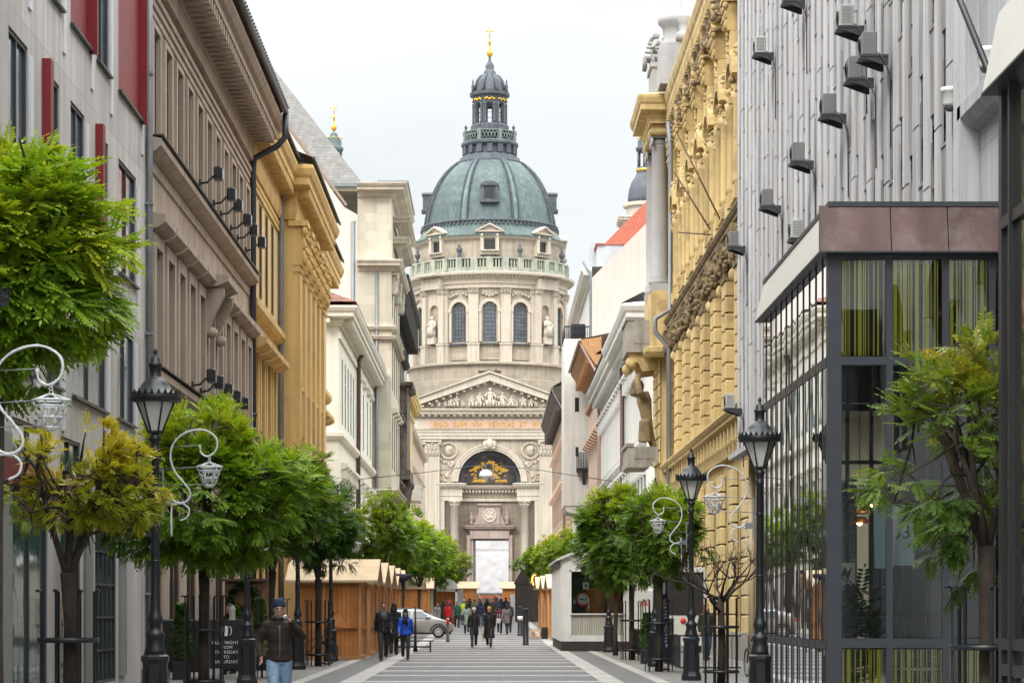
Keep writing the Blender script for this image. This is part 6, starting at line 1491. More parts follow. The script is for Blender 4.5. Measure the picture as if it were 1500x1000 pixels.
m.box(PX+.2,PX1,PY0,PY0+.14,5.24,5.36); m.box(PX+.2,PX1,PY0,PY0+.14,1.12,1.26); m.box(PX+.2,PX1,PY0,PY0+.14,0,.12); m.box(PX+.2,PX1,PY0,PY0+.14,6.78,6.85)
m.box(PX,PX+.12,PY1-.15,PY1,0,6.85); m.box(PX1-.1,PX1,PY1-.15,PY1,0,6.85)
m.box(PX+.12,PX1-.1,PY1-.14,PY1,5.24,5.36); m.box(PX+.12,PX1-.1,PY1-.14,PY1,0,.12); m.box(6.1,6.2,PY1-.12,PY1-.02,.12,5.24)
m.box(PX-.015,PX+.1,PY0+.16,PY1-.15,5.22,5.36); m.box(PX-.015,PX+.1,PY0+.16,PY1-.15,1.10,1.22); m.box(PX,PX+.1,PY0+.16,PY1-.15,0,.14)
m.build('frame',FRAME,pv)
m = MB(); n = 11
for i in range(n):
    y = PY0+.16+(PY1-PY0-.3)*(i+.5)/n; m.box(PX-.018,PX+.05,y-.018,y+.018,0,6.84)
for i in range(12):
    y = PY0+.16+(PY1-PY0-.3)*i/n+.12; m.box(PX-.012,PX+.05,y-.012,y+.012,0,5.22)
o = m.build('street_fins',mat('black_fin',(.012,.012,.014),.5),pv)
m = MB(); m.xz([(PX-.14,6.86),(PX+.02,PH),(PX+.3,PH),(PX+.3,6.86)],PY0+.02,PY1+.1); m.build('street_fascia',SILV,pv)
m = MB()
for a, c in ((PX-.13,5.80),(5.81,6.63),(6.64,PX1+.05)): m.yz([(PY0-.16,6.87),(PY0-.02,PH),(PY0+.018,PH),(PY0+.018,6.87)],a,c-.004)
m.build('front_fascia',COPB,pv)
m = MB(); m.box(PX-.15,PX1+.05,PY0-.2,PY1+.1,6.845,6.868); m.box(PX,PX1,PY0-.04,PY1+.1,PH-.01,PH+.06); m.box(PX+.3,PX1,PY0+.3,PY1,6.9,7.5); m.build('roof',DARKMETAL,pv)
m = MB()
for a, c in ((PX+.2,5.755),(5.845,6.575),(6.665,7.255)):
    m.box(a,c,PY0+.05,PY0+.062,5.37,6.77); m.box(a,c,PY0+.05,PY0+.062,1.27,5.23); m.box(a,c,PY0+.05,PY0+.062,.13,1.11)
m.box(PX+.2,6.1,PY1-.06,PY1-.05,.13,5.23); m.box(6.2,PX1-.1,PY1-.06,PY1-.05,.13,5.23)
m.build('glass_front',CLEAR,pv)
m = MB()
for z0, z1 in ((.15,1.09),(1.23,5.21),(5.37,6.83)): m.box(PX-.004,PX+.008,PY0+.17,PY1-.16,z0,z1)
m.build('street_glass',clear_glass('street_glass',(.5,.55,.55),.55),pv)
rr = random.Random(6); m = MB()
for a, c in ((PX+.2,5.755),(5.845,6.575),(6.665,7.255)): striped(m,a,c,PY0+.065,5.38,6.77,rr); striped(m,a,c,PY0+.065,.13,1.10,rr)
m.build('yellow_stripes',YST,pv)['kind'] = 'stuff'
m = MB(); m.box(PX+.12,PX1,PY0+.2,PY1-.2,.013,.06); m.build('floor',mat('dark_floor',(.06,.055,.05),.4,.2,2),pv)
m = MB(); m.box(PX+.3,PX1-.05,PY0+.4,PY1-.2,5.38,5.5); m.box(7.2,7.39,PY0+.3,PY1-.3,.06,6.8); m.box(PX+.35,7.19,PY0+.9,PY0+.95,5.51,6.84); m.build('inner_walls_dark_panel',mat('dark_interior',(.03,.03,.03),.8,.2,1),pv)  # includes a black panel added behind the upper stripes to darken the backdrop
m = MB()
for x in (5.35,5.62,6.0,6.45,6.9):
    m.box(x-.03,x+.03,PY0+3.0,PY0+3.06,.06,5.38)
for z in (1.6,3.4,4.0): m.box(5.2,7.2,PY0+3.0,PY0+3.05,z-.03,z+.03)
m.build('inner_partition',FRAME,pv)
# pendant lamps, posters and plants inside
o = MB(); cx, cy, cz = 5.83,37.6,3.08
for k, (z, r0, r1) in enumerate(((.34,.05,.17),(.20,.06,.22),(.05,.09,.18))): o.lathe((0,0,z),[(r0,.10),(r1*.7,.05),(r1,0),(r1-.012,0),(r1*.68,.035),(r0-.01,.085)],22)
COPPER_L2 = mat('copper_shade',(.55,.28,.17),.35,.1,3,metal=.6)
for i, (dx, dy, dzz, l) in enumerate(((0,0,.15,'tiered white pendant lamp hanging higher inside the pavilion'),(-.13,.45,-.12,'tiered copper pendant lamp hanging lower inside the pavilion'))):
    q = o.build('pendant_lamp',WHITEP if i == 0 else COPPER_L2,None,(cx+dx,cy+dy,cz+dzz)); tag(q,l,'pendant lamp','pendant lamps in the pavilion')
    c = MB(); c.tube([(0,0,.4),(0,0,5.38-cz-dzz)],.006,4); c.lathe((0,0,.36),[(.03,0),(.05,.05),(.02,.12)],10); c.build('cable',BROWN_W,q)
    c = MB(); c.blob((0,0,.06),.045); c.build('bulb',glow('warm_bulb',(1,.55,.22),16.0),q)
m = MB(); m.box(-.20,.20,0,.015,0,.95); POS = mat('pale_blue_poster',(.50,.66,.70),.6,.08,3)
o = m.build('poster',POS,None,(6.25,37.5,2.35)); tag(o,'pale blue poster with black lettering hung behind the pavilion glass','poster'); place('lettering',text_mesh('63',.3,.004),o,(.0,-.006,.5)).data.materials.append(IRON)
m = MB(); m.xz([(-.18,0),(.10,0),(.2,.95),(-.2,.95)],0,.015); o = m.build('banner',POS,None,(5.98,37.2,2.3)); tag(o,'pale blue and white slanted banner hung behind the pavilion glass','banner')
q = MB(); q.xz([(-.03,.02),(.09,.02),(.19,.93),(.08,.93)],-.008,-.003); q.build('white_stripe',WHITEP,o)
m = MB(); m.box(-.16,.16,0,.015,0,.35); o = m.build('poster',WHITEP,None,(5.45,37.9,2.05)); tag(o,'white poster with a black zigzag behind the pavilion corner glass','poster'); q = MB(); q.xz([(-.12,.05),(.0,.3),(.04,.2),(.12,.3),(.04,.05),(.0,.16)],-.006,-.002); q.build('print',IRON,o)
for k, (x, y, h, l) in enumerate(((5.4,37.2,2.2,'leafy dark indoor plant by the pavilion corner'),(5.75,37.9,2.5,'tall dark indoor plant behind the pavilion glass'),(6.35,37.0,1.5,'low dark indoor plant right of the pavilion mullion'))):
    o = empty('indoor_plant',(x,y,.06),0,l,'plant'); q = MB(); q.lathe((0,0,0),[(.14,0),(.18,.36),(.15,.36),(.13,.3)],12); q.tube([(0,0,.3),(.02,0,h*.6)],.012,5); q.build('pot',DARKMETAL,o)
    lm = LeafMesh(); rr = random.Random(k)
    for j in range(60): p = Vector((rr.gauss(0,.06),rr.gauss(0,.06),rr.uniform(.35,h*.75))); lm.frond(p,Vector((rr.gauss(0,1),rr.gauss(0,1),.7)),.45,rr.random(),6,rr)
    lm.build('foliage',PLANT,o)
# cafe table and chairs seen through the stripes
def cafe_table(x, y, l):
    o = empty('cafe_table',(x,y,.06),0,l,'table'); m = MB(); m.lathe((0,0,.72),[(.34,0),(.35,.015),(.34,.03)],24); m.build('tabletop',WHITEP,o); m = MB(); m.tube([(0,0,.02),(0,0,.72)],.03,8); m.lathe((0,0,0),[(.22,0),(.22,.015),(.04,.03)],16); m.build('pedestal',DARKMETAL,o)
cafe_table(6.3,36.5,'round white cafe table behind the lower yellow stripes')
# nearer pavilion at the right edge
P2X, P2Y0, P2Y1 = 4.93, 14.5, 23.9
pv = empty('glass_pavilion',(0,0,0),0,'dark framed nearer glass pavilion cut by the right edge of the picture','pavilion')
m = MB(); m.box(P2X,P2X+.10,P2Y1-.14,P2Y1,0,6.7); m.box(P2X+.1,7.5,P2Y1-.12,P2Y1-.02,6.55,6.7)
for i in range(12):
    y = P2Y1-.6-i*.75; m.box(P2X-.03,P2X+.06,y-.028,y+.028,.1,6.7)
for z in (.02,1.05,1.3,5.35): m.box(P2X-.012,P2X+.08,P2Y0,P2Y1-.14,z,z+.11)
m.box(P2X+.1,7.5,P2Y1-.12,P2Y1-.02,.02,.13); m.box(P2X+.1,7.5,P2Y1-.12,P2Y1-.02,5.3,5.42); m.box(6.2,6.28,P2Y1-.11,P2Y1-.03,.13,5.3)
m.build('frame',mat('black_frame',(.022,.022,.024),.4,.1,4),pv)
m = MB(); m.box(P2X+.03,P2X+.05,P2Y0,P2Y1-.15,.02,6.6); m.build('street_glass',pane_glass('dark_street_glass',(.02,.024,.022),.03),pv)
m = MB(); m.box(P2X+.1,7.5,P2Y1-.075,P2Y1-.06,.14,6.54); m.build('glass_end',CLEAR,pv)
m = MB(); m.xz([(P2X-.14,6.72),(P2X+.02,7.5),(P2X+.3,7.5),(P2X+.3,6.72)],P2Y0,P2Y1+.1); m.build('street_fascia',SILV,pv)
m = MB(); m.box(P2X-.15,7.5,P2Y0,P2Y1+.1,6.695,6.718); m.box(P2X+.31,7.5,P2Y0,P2Y1+.08,6.72,7.5); m.build('roof',DARKMETAL,pv)
m = MB(); m.lathe((0,0,0),[(.001,0),(.075,0),(.075,.006),(.001,.006)],20); m.v = [(-z,x,y) for x,y,z in m.v]; st_ = m.build('sticker',WHITEP,pv,(P2X+.028,23.35,1.22))
t = text_mesh('KÖNYVTÁR\nNYITVA',.055,.001); t.materials.append(WHITEP); o = bpy.data.objects.new('lettering',t); COL.objects.link(o); o.parent = pv; o.location = (P2X+.027,23.35,1.02); o.rotation_euler = (0,0,R(-90))
m = MB(); m.tube([(5.1,24.8,6.9),(5.1,30,10.65)],.035,6); m.tube([(5.1,30,10.65),(7.6,31,10.9)],.03,6); o = m.build('stay_pole',DARKMETAL); tag(o,'dark slanting stay pole crossing the upper right corner','pole')

# ------------------------------------------------------------------ wooden market stalls on the left
WOOD = mat('orange_board_wood', (.60,.235,.065), rough=.7, var=.16, scale=1.6, streak=.25, brick=(.14,6,.02,.7,False), grime=((.72,.36,.13),.55,.8,1.2))
WOOD_T = mat('pale_timber_trim', (.50,.27,.11), rough=.7, var=.15, scale=2)
ROOFW = mat('pale_plywood_roof', (.62,.48,.31), rough=.75, var=.10, scale=1.6, streak=.1, grime=((.45,.32,.2),.6,.8,1.5))
def stall(x0, x1, y0, d, lab, grp, hw=2.62, hr=3.32, over=.55, name='market_stall', rz=0):
    o = empty(name,(x0,y0,gz(y0)+.012),0,lab,'stall',grp); w = x1-x0
    m = MB(); m.box(.07,w-.07,.03,d-.03,.12,hw); wl_ = m.build('walls',WOOD,o)
    m = MB(); m.box(0,w,0,d,0,.12)
    for x in (0,w-.10): m.box(x,x+.10,-.02,.10,.121,hw); m.box(x,x+.10,d-.10,d+.02,.121,hw)
    m.box(.1,w-.1,-.015,.029,hw-.16,hw-.03); m.box(w*.42,w*.42+.09,-.02,.029,.121,hw-.17); m.build('posts',WOOD_T,o)
    m = MB(); m.box(w*.42+.12,w-.13,-.02,.028,1.08,hw-.2); m.box(w*.42+.12,w-.13,-.10,-.021,1.03,1.08); m.box(w-.20,w-.17,-.05,-.021,1.55,1.65); m.build('shutter',WOOD,o)
    m = MB(); m.box(w-.066,w-.045,.2,d*.45,1.08,hw-.2); m.box(w-.066,w-.045,d*.55,d-.2,1.08,hw-.2); m.box(w-.066,w+.03,.15,d-.15,1.02,1.07); m.build('side_shutter',WOOD,o)
    m = MB(); xo = .30
    m.add([(-xo,-.28,hw-.02),(w+over,-.28,hw-.02),(w+over,d/2,hr),(-xo,d/2,hr),(-xo,d+.28,hw-.02),(w+over,d+.28,hw-.02),
           (-xo,-.28,hw-.09),(w+over,-.28,hw-.09),(w+over,d/2,hr-.07),(-xo,d/2,hr-.07),(-xo,d+.28,hw-.09),(w+over,d+.28,hw-.09)],
          [[0,1,2,3],[3,2,5,4],[6,9,8,7],[9,10,11,8],[0,6,7,1],[4,5,11,10],[1,7,8,2],[2,8,11,5],[0,3,9,6],[3,4,10,9]]); m.build('roof',ROOFW,o)
    m = MB(); m.yz([(.03,hw),(d-.03,hw),(d/2,hr-.12)],w-.10,w-.07); m.yz([(.03,hw),(d-.03,hw),(d/2,hr-.12)],.07,.10); m.build('gable',WOOD,o)
    return o
for i, (y, l) in enumerate(((80.6,'nearest orange wooden market stall with a wide pale roof'),(86.4,'second wooden market stall, its roof end just behind the nearest one'),(92.2,'third wooden market stall, middle of the left row'),(98.0,'fourth wooden market stall with a dark cloth under its gable'),(103.8,'fifth wooden market stall, last before the side street'))):
    stall(-6.45,-4.27,y,4.6 if i else 3.4,l,'wooden market stalls in the left row')
m = MB(); m.tube([(0,0,0),(.35,.05,-.12),(.75,.0,.02)],[.1,.2,.06],8); m.tube([(.35,.05,-.1),(.4,.05,-.55)],[.1,.05],6); o = m.build('cloth',mat('navy_cloth',(.02,.018,.04),.8),None,(-3.95,99.2,3.0)); tag(o,'dark navy cloth bundle hanging from a stall roof end','cloth')
for i, (x0, x1, y, l) in enumerate(((-6.6,-4.4,150,'small orange stall beyond the side street on the left'),(-6.4,-4.2,166,'orange stall farther up the left side behind the grey coated people'),(-6.0,-3.6,215,'far orange stall left of the crowd'))): stall(x0,x1,y,4.5,l,'wooden market stalls beyond the side street',over=.3)
for i, (x0, x1, y, l) in enumerate(((3.05,5.2,121,'wooden stall wall on the right just behind the white kiosk'),(3.05,5.2,134,'second wooden stall behind the white kiosk'),(3.0,5.0,149,'third wooden stall on the right, nearest the dark hut'))): stall(x0,x1,y,9,l,'wooden market stalls on the right',over=-.1)
stall(1.2,4.0,268,5,'orange stall under the white banner at the church steps','wooden market stalls by the church',over=.3)
stall(-4.2,-1.6,262,5,'orange stall left of the banner behind the crowd','wooden market stalls by the church',over=.3)
# stall with wreath by the ochre wall
o = empty('wooden_booth',(-7.6,70,.012),0,'brown wooden booth with a green wreath on its front, beside the terrace','booth'); m = MB(); m.bbox(0,1.1,0,1.2,0,2.45,.03); m.build('walls',mat('brown_booth_wood',(.19,.085,.04),.7,.2,2,brick=(.12,6,.015,.7,False)),o); m = MB(); m.box(-.1,1.2,-.12,1.3,2.45,2.52); m.build('roof',BROWN_W,o)
wr = MB(); rr = random.Random(3)
lm = LeafMesh()
for k in range(160):
    a = rr.uniform(0,2*PI); p = Vector((.36*math.cos(a),rr.uniform(-.06,.04),.36*math.sin(a))); lm.frond(p,Vector((rr.gauss(0,1),-.6+rr.gauss(0,.4),rr.gauss(0,1))),.16,rr.random()*.6,4,rr,.4)
o = bpy.data.objects.new('wreath',None); COL.objects.link(o); o.location = (-7.05,69.93,2.0); tag(o,'round green fir wreath hung on the brown booth','wreath'); lm.build('greenery',PLANT,o); wr.tube([(.36*math.cos(k*PI/10),0,.36*math.sin(k*PI/10)) for k in range(20)],.03,6,closed=True); wr.build('ring',BROWN_W,o)

# ------------------------------------------------------------------ terrace of the club with signboard
BLACKP = mat('black_painted_panel',(.018,.017,.018),.55,.25,3)
o = empty('terrace_screen',(-7.9,59,.012),0,'black panelled terrace windscreen beside the club signboard','screen'); m = MB(); m.bbox(0,1.10,0,.22,.15,1.38,.015)
for x in (.1,.98): m.box(x-.05,x+.05,.02,.2,0,.15)
m.build('panel',BLACKP,o); m = MB(); m.box(-.01,1.11,-.01,.23,1.381,1.42); m.build('top_rail',ZINC,o)
o = empty('signboard',(-6.76,58.95,.012),0,'black signboard with white lettering about club nights','signboard'); m = MB(); m.bbox(0,.80,0,.06,.24,1.40,.01); m.build('board',BLACKP,o)
m = MB()
for x in (.08,.72): m.tube([(x,.03,.25),(x,-.12,0)],.018,5); m.tube([(x,.05,.25),(x,.22,0)],.018,5)
m.build('stand',IRON,o)
for k, tx in enumerate(('CLUB NIGHTS','FROM','THURSDAY','TO','SATURDAY')):
    t = text_mesh(tx,.105,.002,1.08); t.materials.append(WHITEP); place('lettering',t,o,(.40,-.006,.86-k*.115))
m = MB(); cx, cz = .40,1.14
for s in (-1,1):
    pts = [(cx+s*(.045+.075*math.cos(t)),0,cz+.12*math.sin(t)) for t in [(-1.1+2.2*q/8) for q in range(9)]]; m.tube([(x,-.006,z) for x,_,z in pts],.012,4)
m.xz([(cx-.045,cz-.12),(cx+.03,cz-.12),(cx+.045,cz+.12),(cx-.03,cz+.12)],-.008,-.001); m.build('emblem',WHITEP,o)
def conifer(x, y, h, r, l, seed):
    o = empty('potted_conifer',(x,y,.012),0,l,'plant','potted conifers on the terrace'); q = MB(); q.bbox(-.2,.2,-.2,.2,0,.42,.02); q.build('pot',BLACKP,o); q = MB(); q.tube([(0,0,.3),(0,0,h*.95)],[.03,.01],5); q.build('stem',BARK,o)
    lm = LeafMesh(); rr = random.Random(seed)
    for k in range(420): f = rr.random()**.7; z = .42+(h-.42)*f; q = r*(1-f)**.8*rr.uniform(.5,1)+.02; a = rr.uniform(0,2*PI); lm.frond(Vector((q*math.cos(a)*.7,q*math.sin(a)*.7,z)),Vector((math.cos(a),math.sin(a),.9)),.14,rr.random()*.7,5,rr,.4)
    lm.build('foliage',LEAF_D,o)
conifer(-7.35,58.3,1.75,.3,'potted conifer in front of the black terrace screen',1); conifer(-6.9,66,1.7,.28,'small potted conifer beside the brown booth',2); conifer(-6.3,67,1.9,.3,'potted conifer between the booth and the lamp posts',3)
m = MB(); m.lathe((0,0,0),[(.09,0),(.09,.02),(.075,.03),(.075,.24),(.09,.25),(.05,.33),(.02,.36)],8,sm=False); o = m.build('candle_lantern',WHITE_W,None,(-6.35,60.2,1.412)); tag(o,'small pale candle lantern on the terrace counter','lantern')
o = empty('terrace_counter',(-7.2,60,.012),0,'dark narrow terrace counter behind the signboard','counter'); m = MB(); m.box(0,1.3,0,.4,1.35,1.4); m.build('top',BROWN_W,o); m = MB()
for x in (.06,1.24): m.box(x-.03,x+.03,.05,.35,0,1.35)
m.build('support',BROWN_W,o)

# ------------------------------------------------------------------ white kiosk and other stalls on the right
KW = mat('white_kiosk_panels',(.66,.66,.64),.5,.06,1.5,streak=.12)
kx0, kx1, ky0, ky1 = 2.72, 5.60, 96.6, 110
o = empty('kiosk',(0,0,.012),0,'white panelled kiosk with low gabled roof and serving window','kiosk')
m = MB(); m.box(kx0,kx0+.12,ky0+.12,ky1,.38,3.55); m.box(kx1-.1,kx1,ky0+.12,ky1,.38,3.55); m.box(kx0,kx1,ky1-.1,ky1,.38,3.55)
for i in range(9): m.box(kx0-.05,kx0-.003,ky0+.35+i*1.55,ky0+.5+i*1.55,.4,3.5)
m.box(kx0-.02,kx0+.34,ky0,ky0+.118,.38,3.55); m.box(kx1-.34,kx1+.02,ky0,ky0+.118,.38,3.55); m.box(kx0+.34,kx1-.34,ky0,ky0+.118,3.18,3.55); m.box(kx0+.34,kx1-.34,ky0,ky0+.118,.38,.62)
m.box(kx0+.34,kx0+.42,ky0-.03,ky0+.1,.62,3.18); m.box(kx1-.42,kx1-.34,ky0-.03,ky0+.1,.62,3.18); m.box(kx0+.34,kx1-.34,ky0-.03,ky0-.002,3.12,3.2); m.build('frame',KW,o)
m = MB(); cxk = (kx0+kx1)/2; m.xz([(kx0-.06,3.56),(kx1+.06,3.56),(cxk,4.15)],ky0-.02,ky0+.1); m.build('gable',KW,o)
m = MB()
for s in (-1,1): m.xz([(cxk,4.18),(cxk+s*1.62,3.52),(cxk+s*1.62,3.62),(cxk,4.30)],ky0-.18,ky1+.1)
m.build('roof',mat('pale_roof_sheet',(.55,.55,.54),.5,.08,1),o)
m = MB(); m.box(kx0-.12,kx0-.02,ky0-.15,ky1,3.40,3.52); m.build('gutter',DARKMETAL,o)
m = MB(); m.box(kx0+.02,kx1-.02,ky0+.02,ky1-.02,0,.379); m.build('base',mat('dark_plinth',(.035,.025,.025),.6,.2,3),o)
m = MB(); m.box(kx0+.42,kx1-.42,ky0+.03,ky0+.06,.62,1.42); m.build('counter_front',mat('corrugated_pale',(.45,.43,.37),.6,.15,3,brick=(.09,3,.02,.6,False)),o)
m = MB(); m.box(kx0+.36,kx1-.36,ky0-.08,ky0+.3,1.425,1.48); m.build('counter',WHITE_W,o)
m = MB(); m.box(kx0+.2,kx1-.2,ky0+.62,ky0+.7,.62,3.3); m.box(kx0+.42,kx1-.42,ky0+.40,ky0+.44,2.55,3.17); m.build('inner_wall',BLACKP,o)
m = MB(); m.box(kx0+1.0,kx0+1.75,ky0+.5,ky0+.6,1.5,2.5); m.box(kx0+1.0+.85,kx1-.5,ky0+.5,ky0+.6,1.5,2.5); m.build('inner_boards',WOOD,o)
m = MB(); m.box(kx0+.43,kx1-.43,ky0+.085,ky0+.092,1.49,3.11); m.build('window',CLEAR,o)
o = empty('hanging_sign',(3.72,ky0+.2,2.72),0,'small white hanging sign with a black emblem inside the kiosk window','sign'); m = MB(); m.box(-.12,.12,0,.01,-.28,0); m.build('plate',WHITEP,o); m = MB(); m.tube([(0,0,0),(0,0,.42)],.008,4); m.build('cord',WHITEP,o); m = MB(); m.lathe((0,-.004,-.14),[(.0,-.05),(.05,0),(.0,.09)],8); m.box(-.008,.008,-.006,-.001,-.24,-.18); m.build('emblem',IRON,o)
o = empty('round_sign',(3.62,ky0+.44,2.05),0,'round white sign with a red ring on the orange boards inside the kiosk','sign'); m = MB(); m.lathe((0,0,0),[(.001,0),(.30,0),(.30,.012),(.001,.012)],28); m.v = [(x,z,y) for x,y,z in m.v]; m.build('plate',WHITEP,o); m = MB(); m.tube([(.26*math.cos(k*PI/16),-.01,.26*math.sin(k*PI/16)) for k in range(32)],.035,6,closed=True); m.build('ring',mat('sign_red',(.6,.03,.03),.5),o); m = MB(); m.box(-.14,.02,-.012,-.002,-.025,.02); m.box(-.14,.14,-.012,-.002,-.005,.008); m.build('symbol',IRON,o)
# dark fronted stall with white roof
o = empty('refreshment_stall',(6.35,94,.012),0,'dark fronted refreshment stall with white roof and white lower panels behind the lamp posts','stall')
m = MB(); m.box(0,1.75,0,2.2,1.42,3.05); m.build('dark_front',BLACKP,o); m = MB(); m.box(-.06,1.8,-.12,2.3,3.06,3.24); m.box(1.76,1.86,-.1,.05,0,3.05); m.build('roof',KW,o); m = MB(); m.box(0,1.75,.02,2.2,.25,1.415); m.build('lower_panel',mat('stall_white',(.55,.54,.5),.5,.1,2),o)
m = MB(); m.box(.12,.62,-.0,.019,.35,1.3); m.build('door',BLACKP,o)
m = MB(); m.lathe((0,0,0),[(.001,0),(.11,0),(.11,.01),(.001,.01)],18); m.v = [(x+.98,-.0-z,y+1.2) for x,y,z in m.v]; m.build('emblem',mat('sign_red',(.6,.03,.03),.5),o)
m = MB()
for z in (.62,1.02): m.lathe((0,0,0),[(.001,0),(.08,0),(.08,.01),(.001,.01)],14); k = 22*0
m.v = [(x+.36,-.002-z,y+(.62 if i < len(m.v)//2 else 1.02)) for i,(x,y,z) in enumerate(m.v)]; m.build('handle',WHITEP,o)
o = empty('counter_screen',(5.55,95.5,.012),0,'white counter screen with a red print left of the dark refreshment stall','screen'); m = MB(); m.box(0,.75,0,.06,.2,2.35); m.build('panel',mat('stall_white',(.55,.54,.5),.5,.1,2),o); m = MB(); m.xz([(.2,1.75),(.55,1.78),(.5,1.95),(.38,2.02),(.25,1.9)],-.006,-.001); m.build('print',mat('faded_red_print',(.5,.16,.13),.6),o); m = MB(); m.box(.02,.08,-.02,.08,0,.2); m.box(.67,.73,-.02,.08,0,.2); m.build('feet',IRON,o)
# feather flag
FLB = mat('dark_blue_flag',(.02,.03,.09),.7,.1,3)
o = empty('feather_flag',(4.78,67.2,.012),R(-8),'narrow dark blue feather flag with white upright lettering and a white oval','flag'); m = MB(); m.xz([(-.09,.55),(.10,.55),(.06,1.6),(.0,2.55),(-.10,2.62),(-.14,2.4)],0,.02); m.build('cloth',FLB,o); m = MB(); m.tube([(-.12,.01,0),(-.13,.01,1.5),(-.15,.01,2.6)],.014,6); m.lathe((-.12,.01,0),[(.22,0),(.22,.03),(.03,.05)],12); m.build('pole',IRON,o)
m = MB(); m.blob((-.06,-.003,2.22),.045,.004,.17,12,8); m.build('emblem',WHITEP,o)
t = text_mesh('VERTES  MOVSZA',.16,.002,1.2); t.materials.append(WHITEP)
w = max(v.co.x for v in t.vertices)-min(v.co.x for v in t.vertices)
for v in t.vertices: v.co = Vector((v.co.z*.8, v.co.y, -v.co.x*1.32/w))
q = place('lettering',t,o,(-.02,-.006,1.28)); q.rotation_euler = (0,R(-3),0)
# low iron terrace railing between the lamps on the right
o = empty('railing',(4.9,64,.012),0,'low black iron terrace railing between the right lamp posts','railing'); m = MB()
for z in (.12,.95): m.box(0,.03,0,24,z,z+.04); m.box(0,1.6,-.03,0,z,z+.04)
m.build('rails',IRON,o); m = MB()
for i in range(80): m.box(.005,.025,i*.3,i*.3+.02,.16,.95)
for i in range(11): m.box(i*.15,i*.15+.02,-.025,-.005,.16,.95)
q = m.build('bars',IRON,o)
conifer(4.75,75,1.5,.25,'scrawny potted conifer by the railing before the white kiosk',5)
# small things
PILL = mat('black_pillar',(.022,.024,.03),.4,.2,4)
def pillar(x, y, h, r, l, band=None, top=None):
    o = empty('bollard',(x,y,gz(y)+.012),0,l,'bollard'); m = MB(); m.lathe((0,0,0),[(r*1.08,0),(r*1.08,.05),(r,.06),(r,h-.08),(r*1.02,h-.06),(r*1.0,h-.01),(r*.85,h)],18); m.build('post',PILL,o)
    if band: m = MB(); m.lathe((0,0,band[0]),[(r+.006,0),(r+.006,band[1])],18); m.build('band',WHITEP,o)
    if top: m = MB(); m.lathe((0,0,h-.22),[(r*.9,0),(r*.92,.2),(r*.4,.26)],14); m.build('cap',mat('red_cap',(.6,.03,.05),.5),o)
pillar(1.56,112,1.66,.135,'tall black round bollard on the right of the roadway, nearer of the pair')
pillar(1.55,133,1.6,.14,'tall black round bollard with a white label, farther of the pair',(.85,.22))
def redtop(x, y, h, l):
    o = empty('bollard',(x,y,gz(y)+.012),0,l,'bollard'); m = MB(); m.lathe((0,0,0),[(.10,0),(.10,.05),(.075,.07),(.07,h-.3)],14); m.build('post',PILL,o); m = MB(); m.lathe((0,0,h-.3),[(.076,0),(.076,.26),(.04,.3)],14); m.build('cap',mat('sign_red',(.6,.03,.03),.5),o); m = MB(); m.lathe((0,0,h-.06),[(.079,0),(.079,.045)],14); m.build('band',WHITEP,o)
redtop(-2.1,118,1.15,'black bollard with a red and white top in front of the silver car')
o = empty('bollard',(-.36,122,gz(122)+.012),0,'short pale stone bollard between the two walking women','bollard'); m = MB(); m.bbox(-.13,.13,-.13,.13,0,.72,.04); m.build('post',mat('pale_stone_block',(.42,.38,.30),.85),o); m = MB(); m.box(-.15,.15,-.15,.15,.3,.36); m.build('band',STRIP_M,o)
o = empty('planter',(2.7,125,gz(125)+.012),0,'small black planter block beside the wooden stall wall','planter'); m = MB(); m.bbox(-.17,.17,-.17,.17,0,.58,.03); m.build('box',PILL,o); m = MB(); m.box(-.15,.15,-.15,.15,.581,.6); m.build('soil',BARK,o)
o = empty('pallet',(1.75,127,gz(127)+.012),0,'orange wooden pallet lying by the black planter','pallet'); m = MB()
for i in range(6): m.box(0,.85,i*.18,i*.18+.13,.33,.36); m.box(0,.85,i*.18,i*.18+.13,.05,.07)
m.build('slats',WOOD_T,o); m = MB()
for x in (0,.38,.75): m.box(x,x+.1,0,1.03,.071,.329)
m.build('blocks',WOOD,o)
o = empty('bench',(-3.85,94.7,.012),0,'low brown slatted bench beside the wooden stalls','bench'); m = MB()
for i in range(4): m.box(0,1.62,i*.13,i*.13+.1,.40,.44)
m.build('seat',mat('worn_dark_slats',(.07,.045,.035),.95,.3,5,spec=.1),o); m = MB()
for x in (.1,1.46): m.box(x,x+.06,.03,.45,0,.399)
m.box(.1,1.5,.2,.26,.16,.22); m.build('legs',IRON,o)
o = empty('marker_post',(-2.95,95.2,.012),0,'thin dark iron post with a side arm in front of the car','post'); m = MB(); m.lathe((0,0,0),[(.09,0),(.09,.04),(.05,.3),(.05,1.0),(.035,1.05),(.035,1.75)],10); m.build('pole',IRON,o); m = MB(); m.tube([(0,0,1.7),(-.9,.1,1.62)],.018,5); m.build('arm',IRON,o)
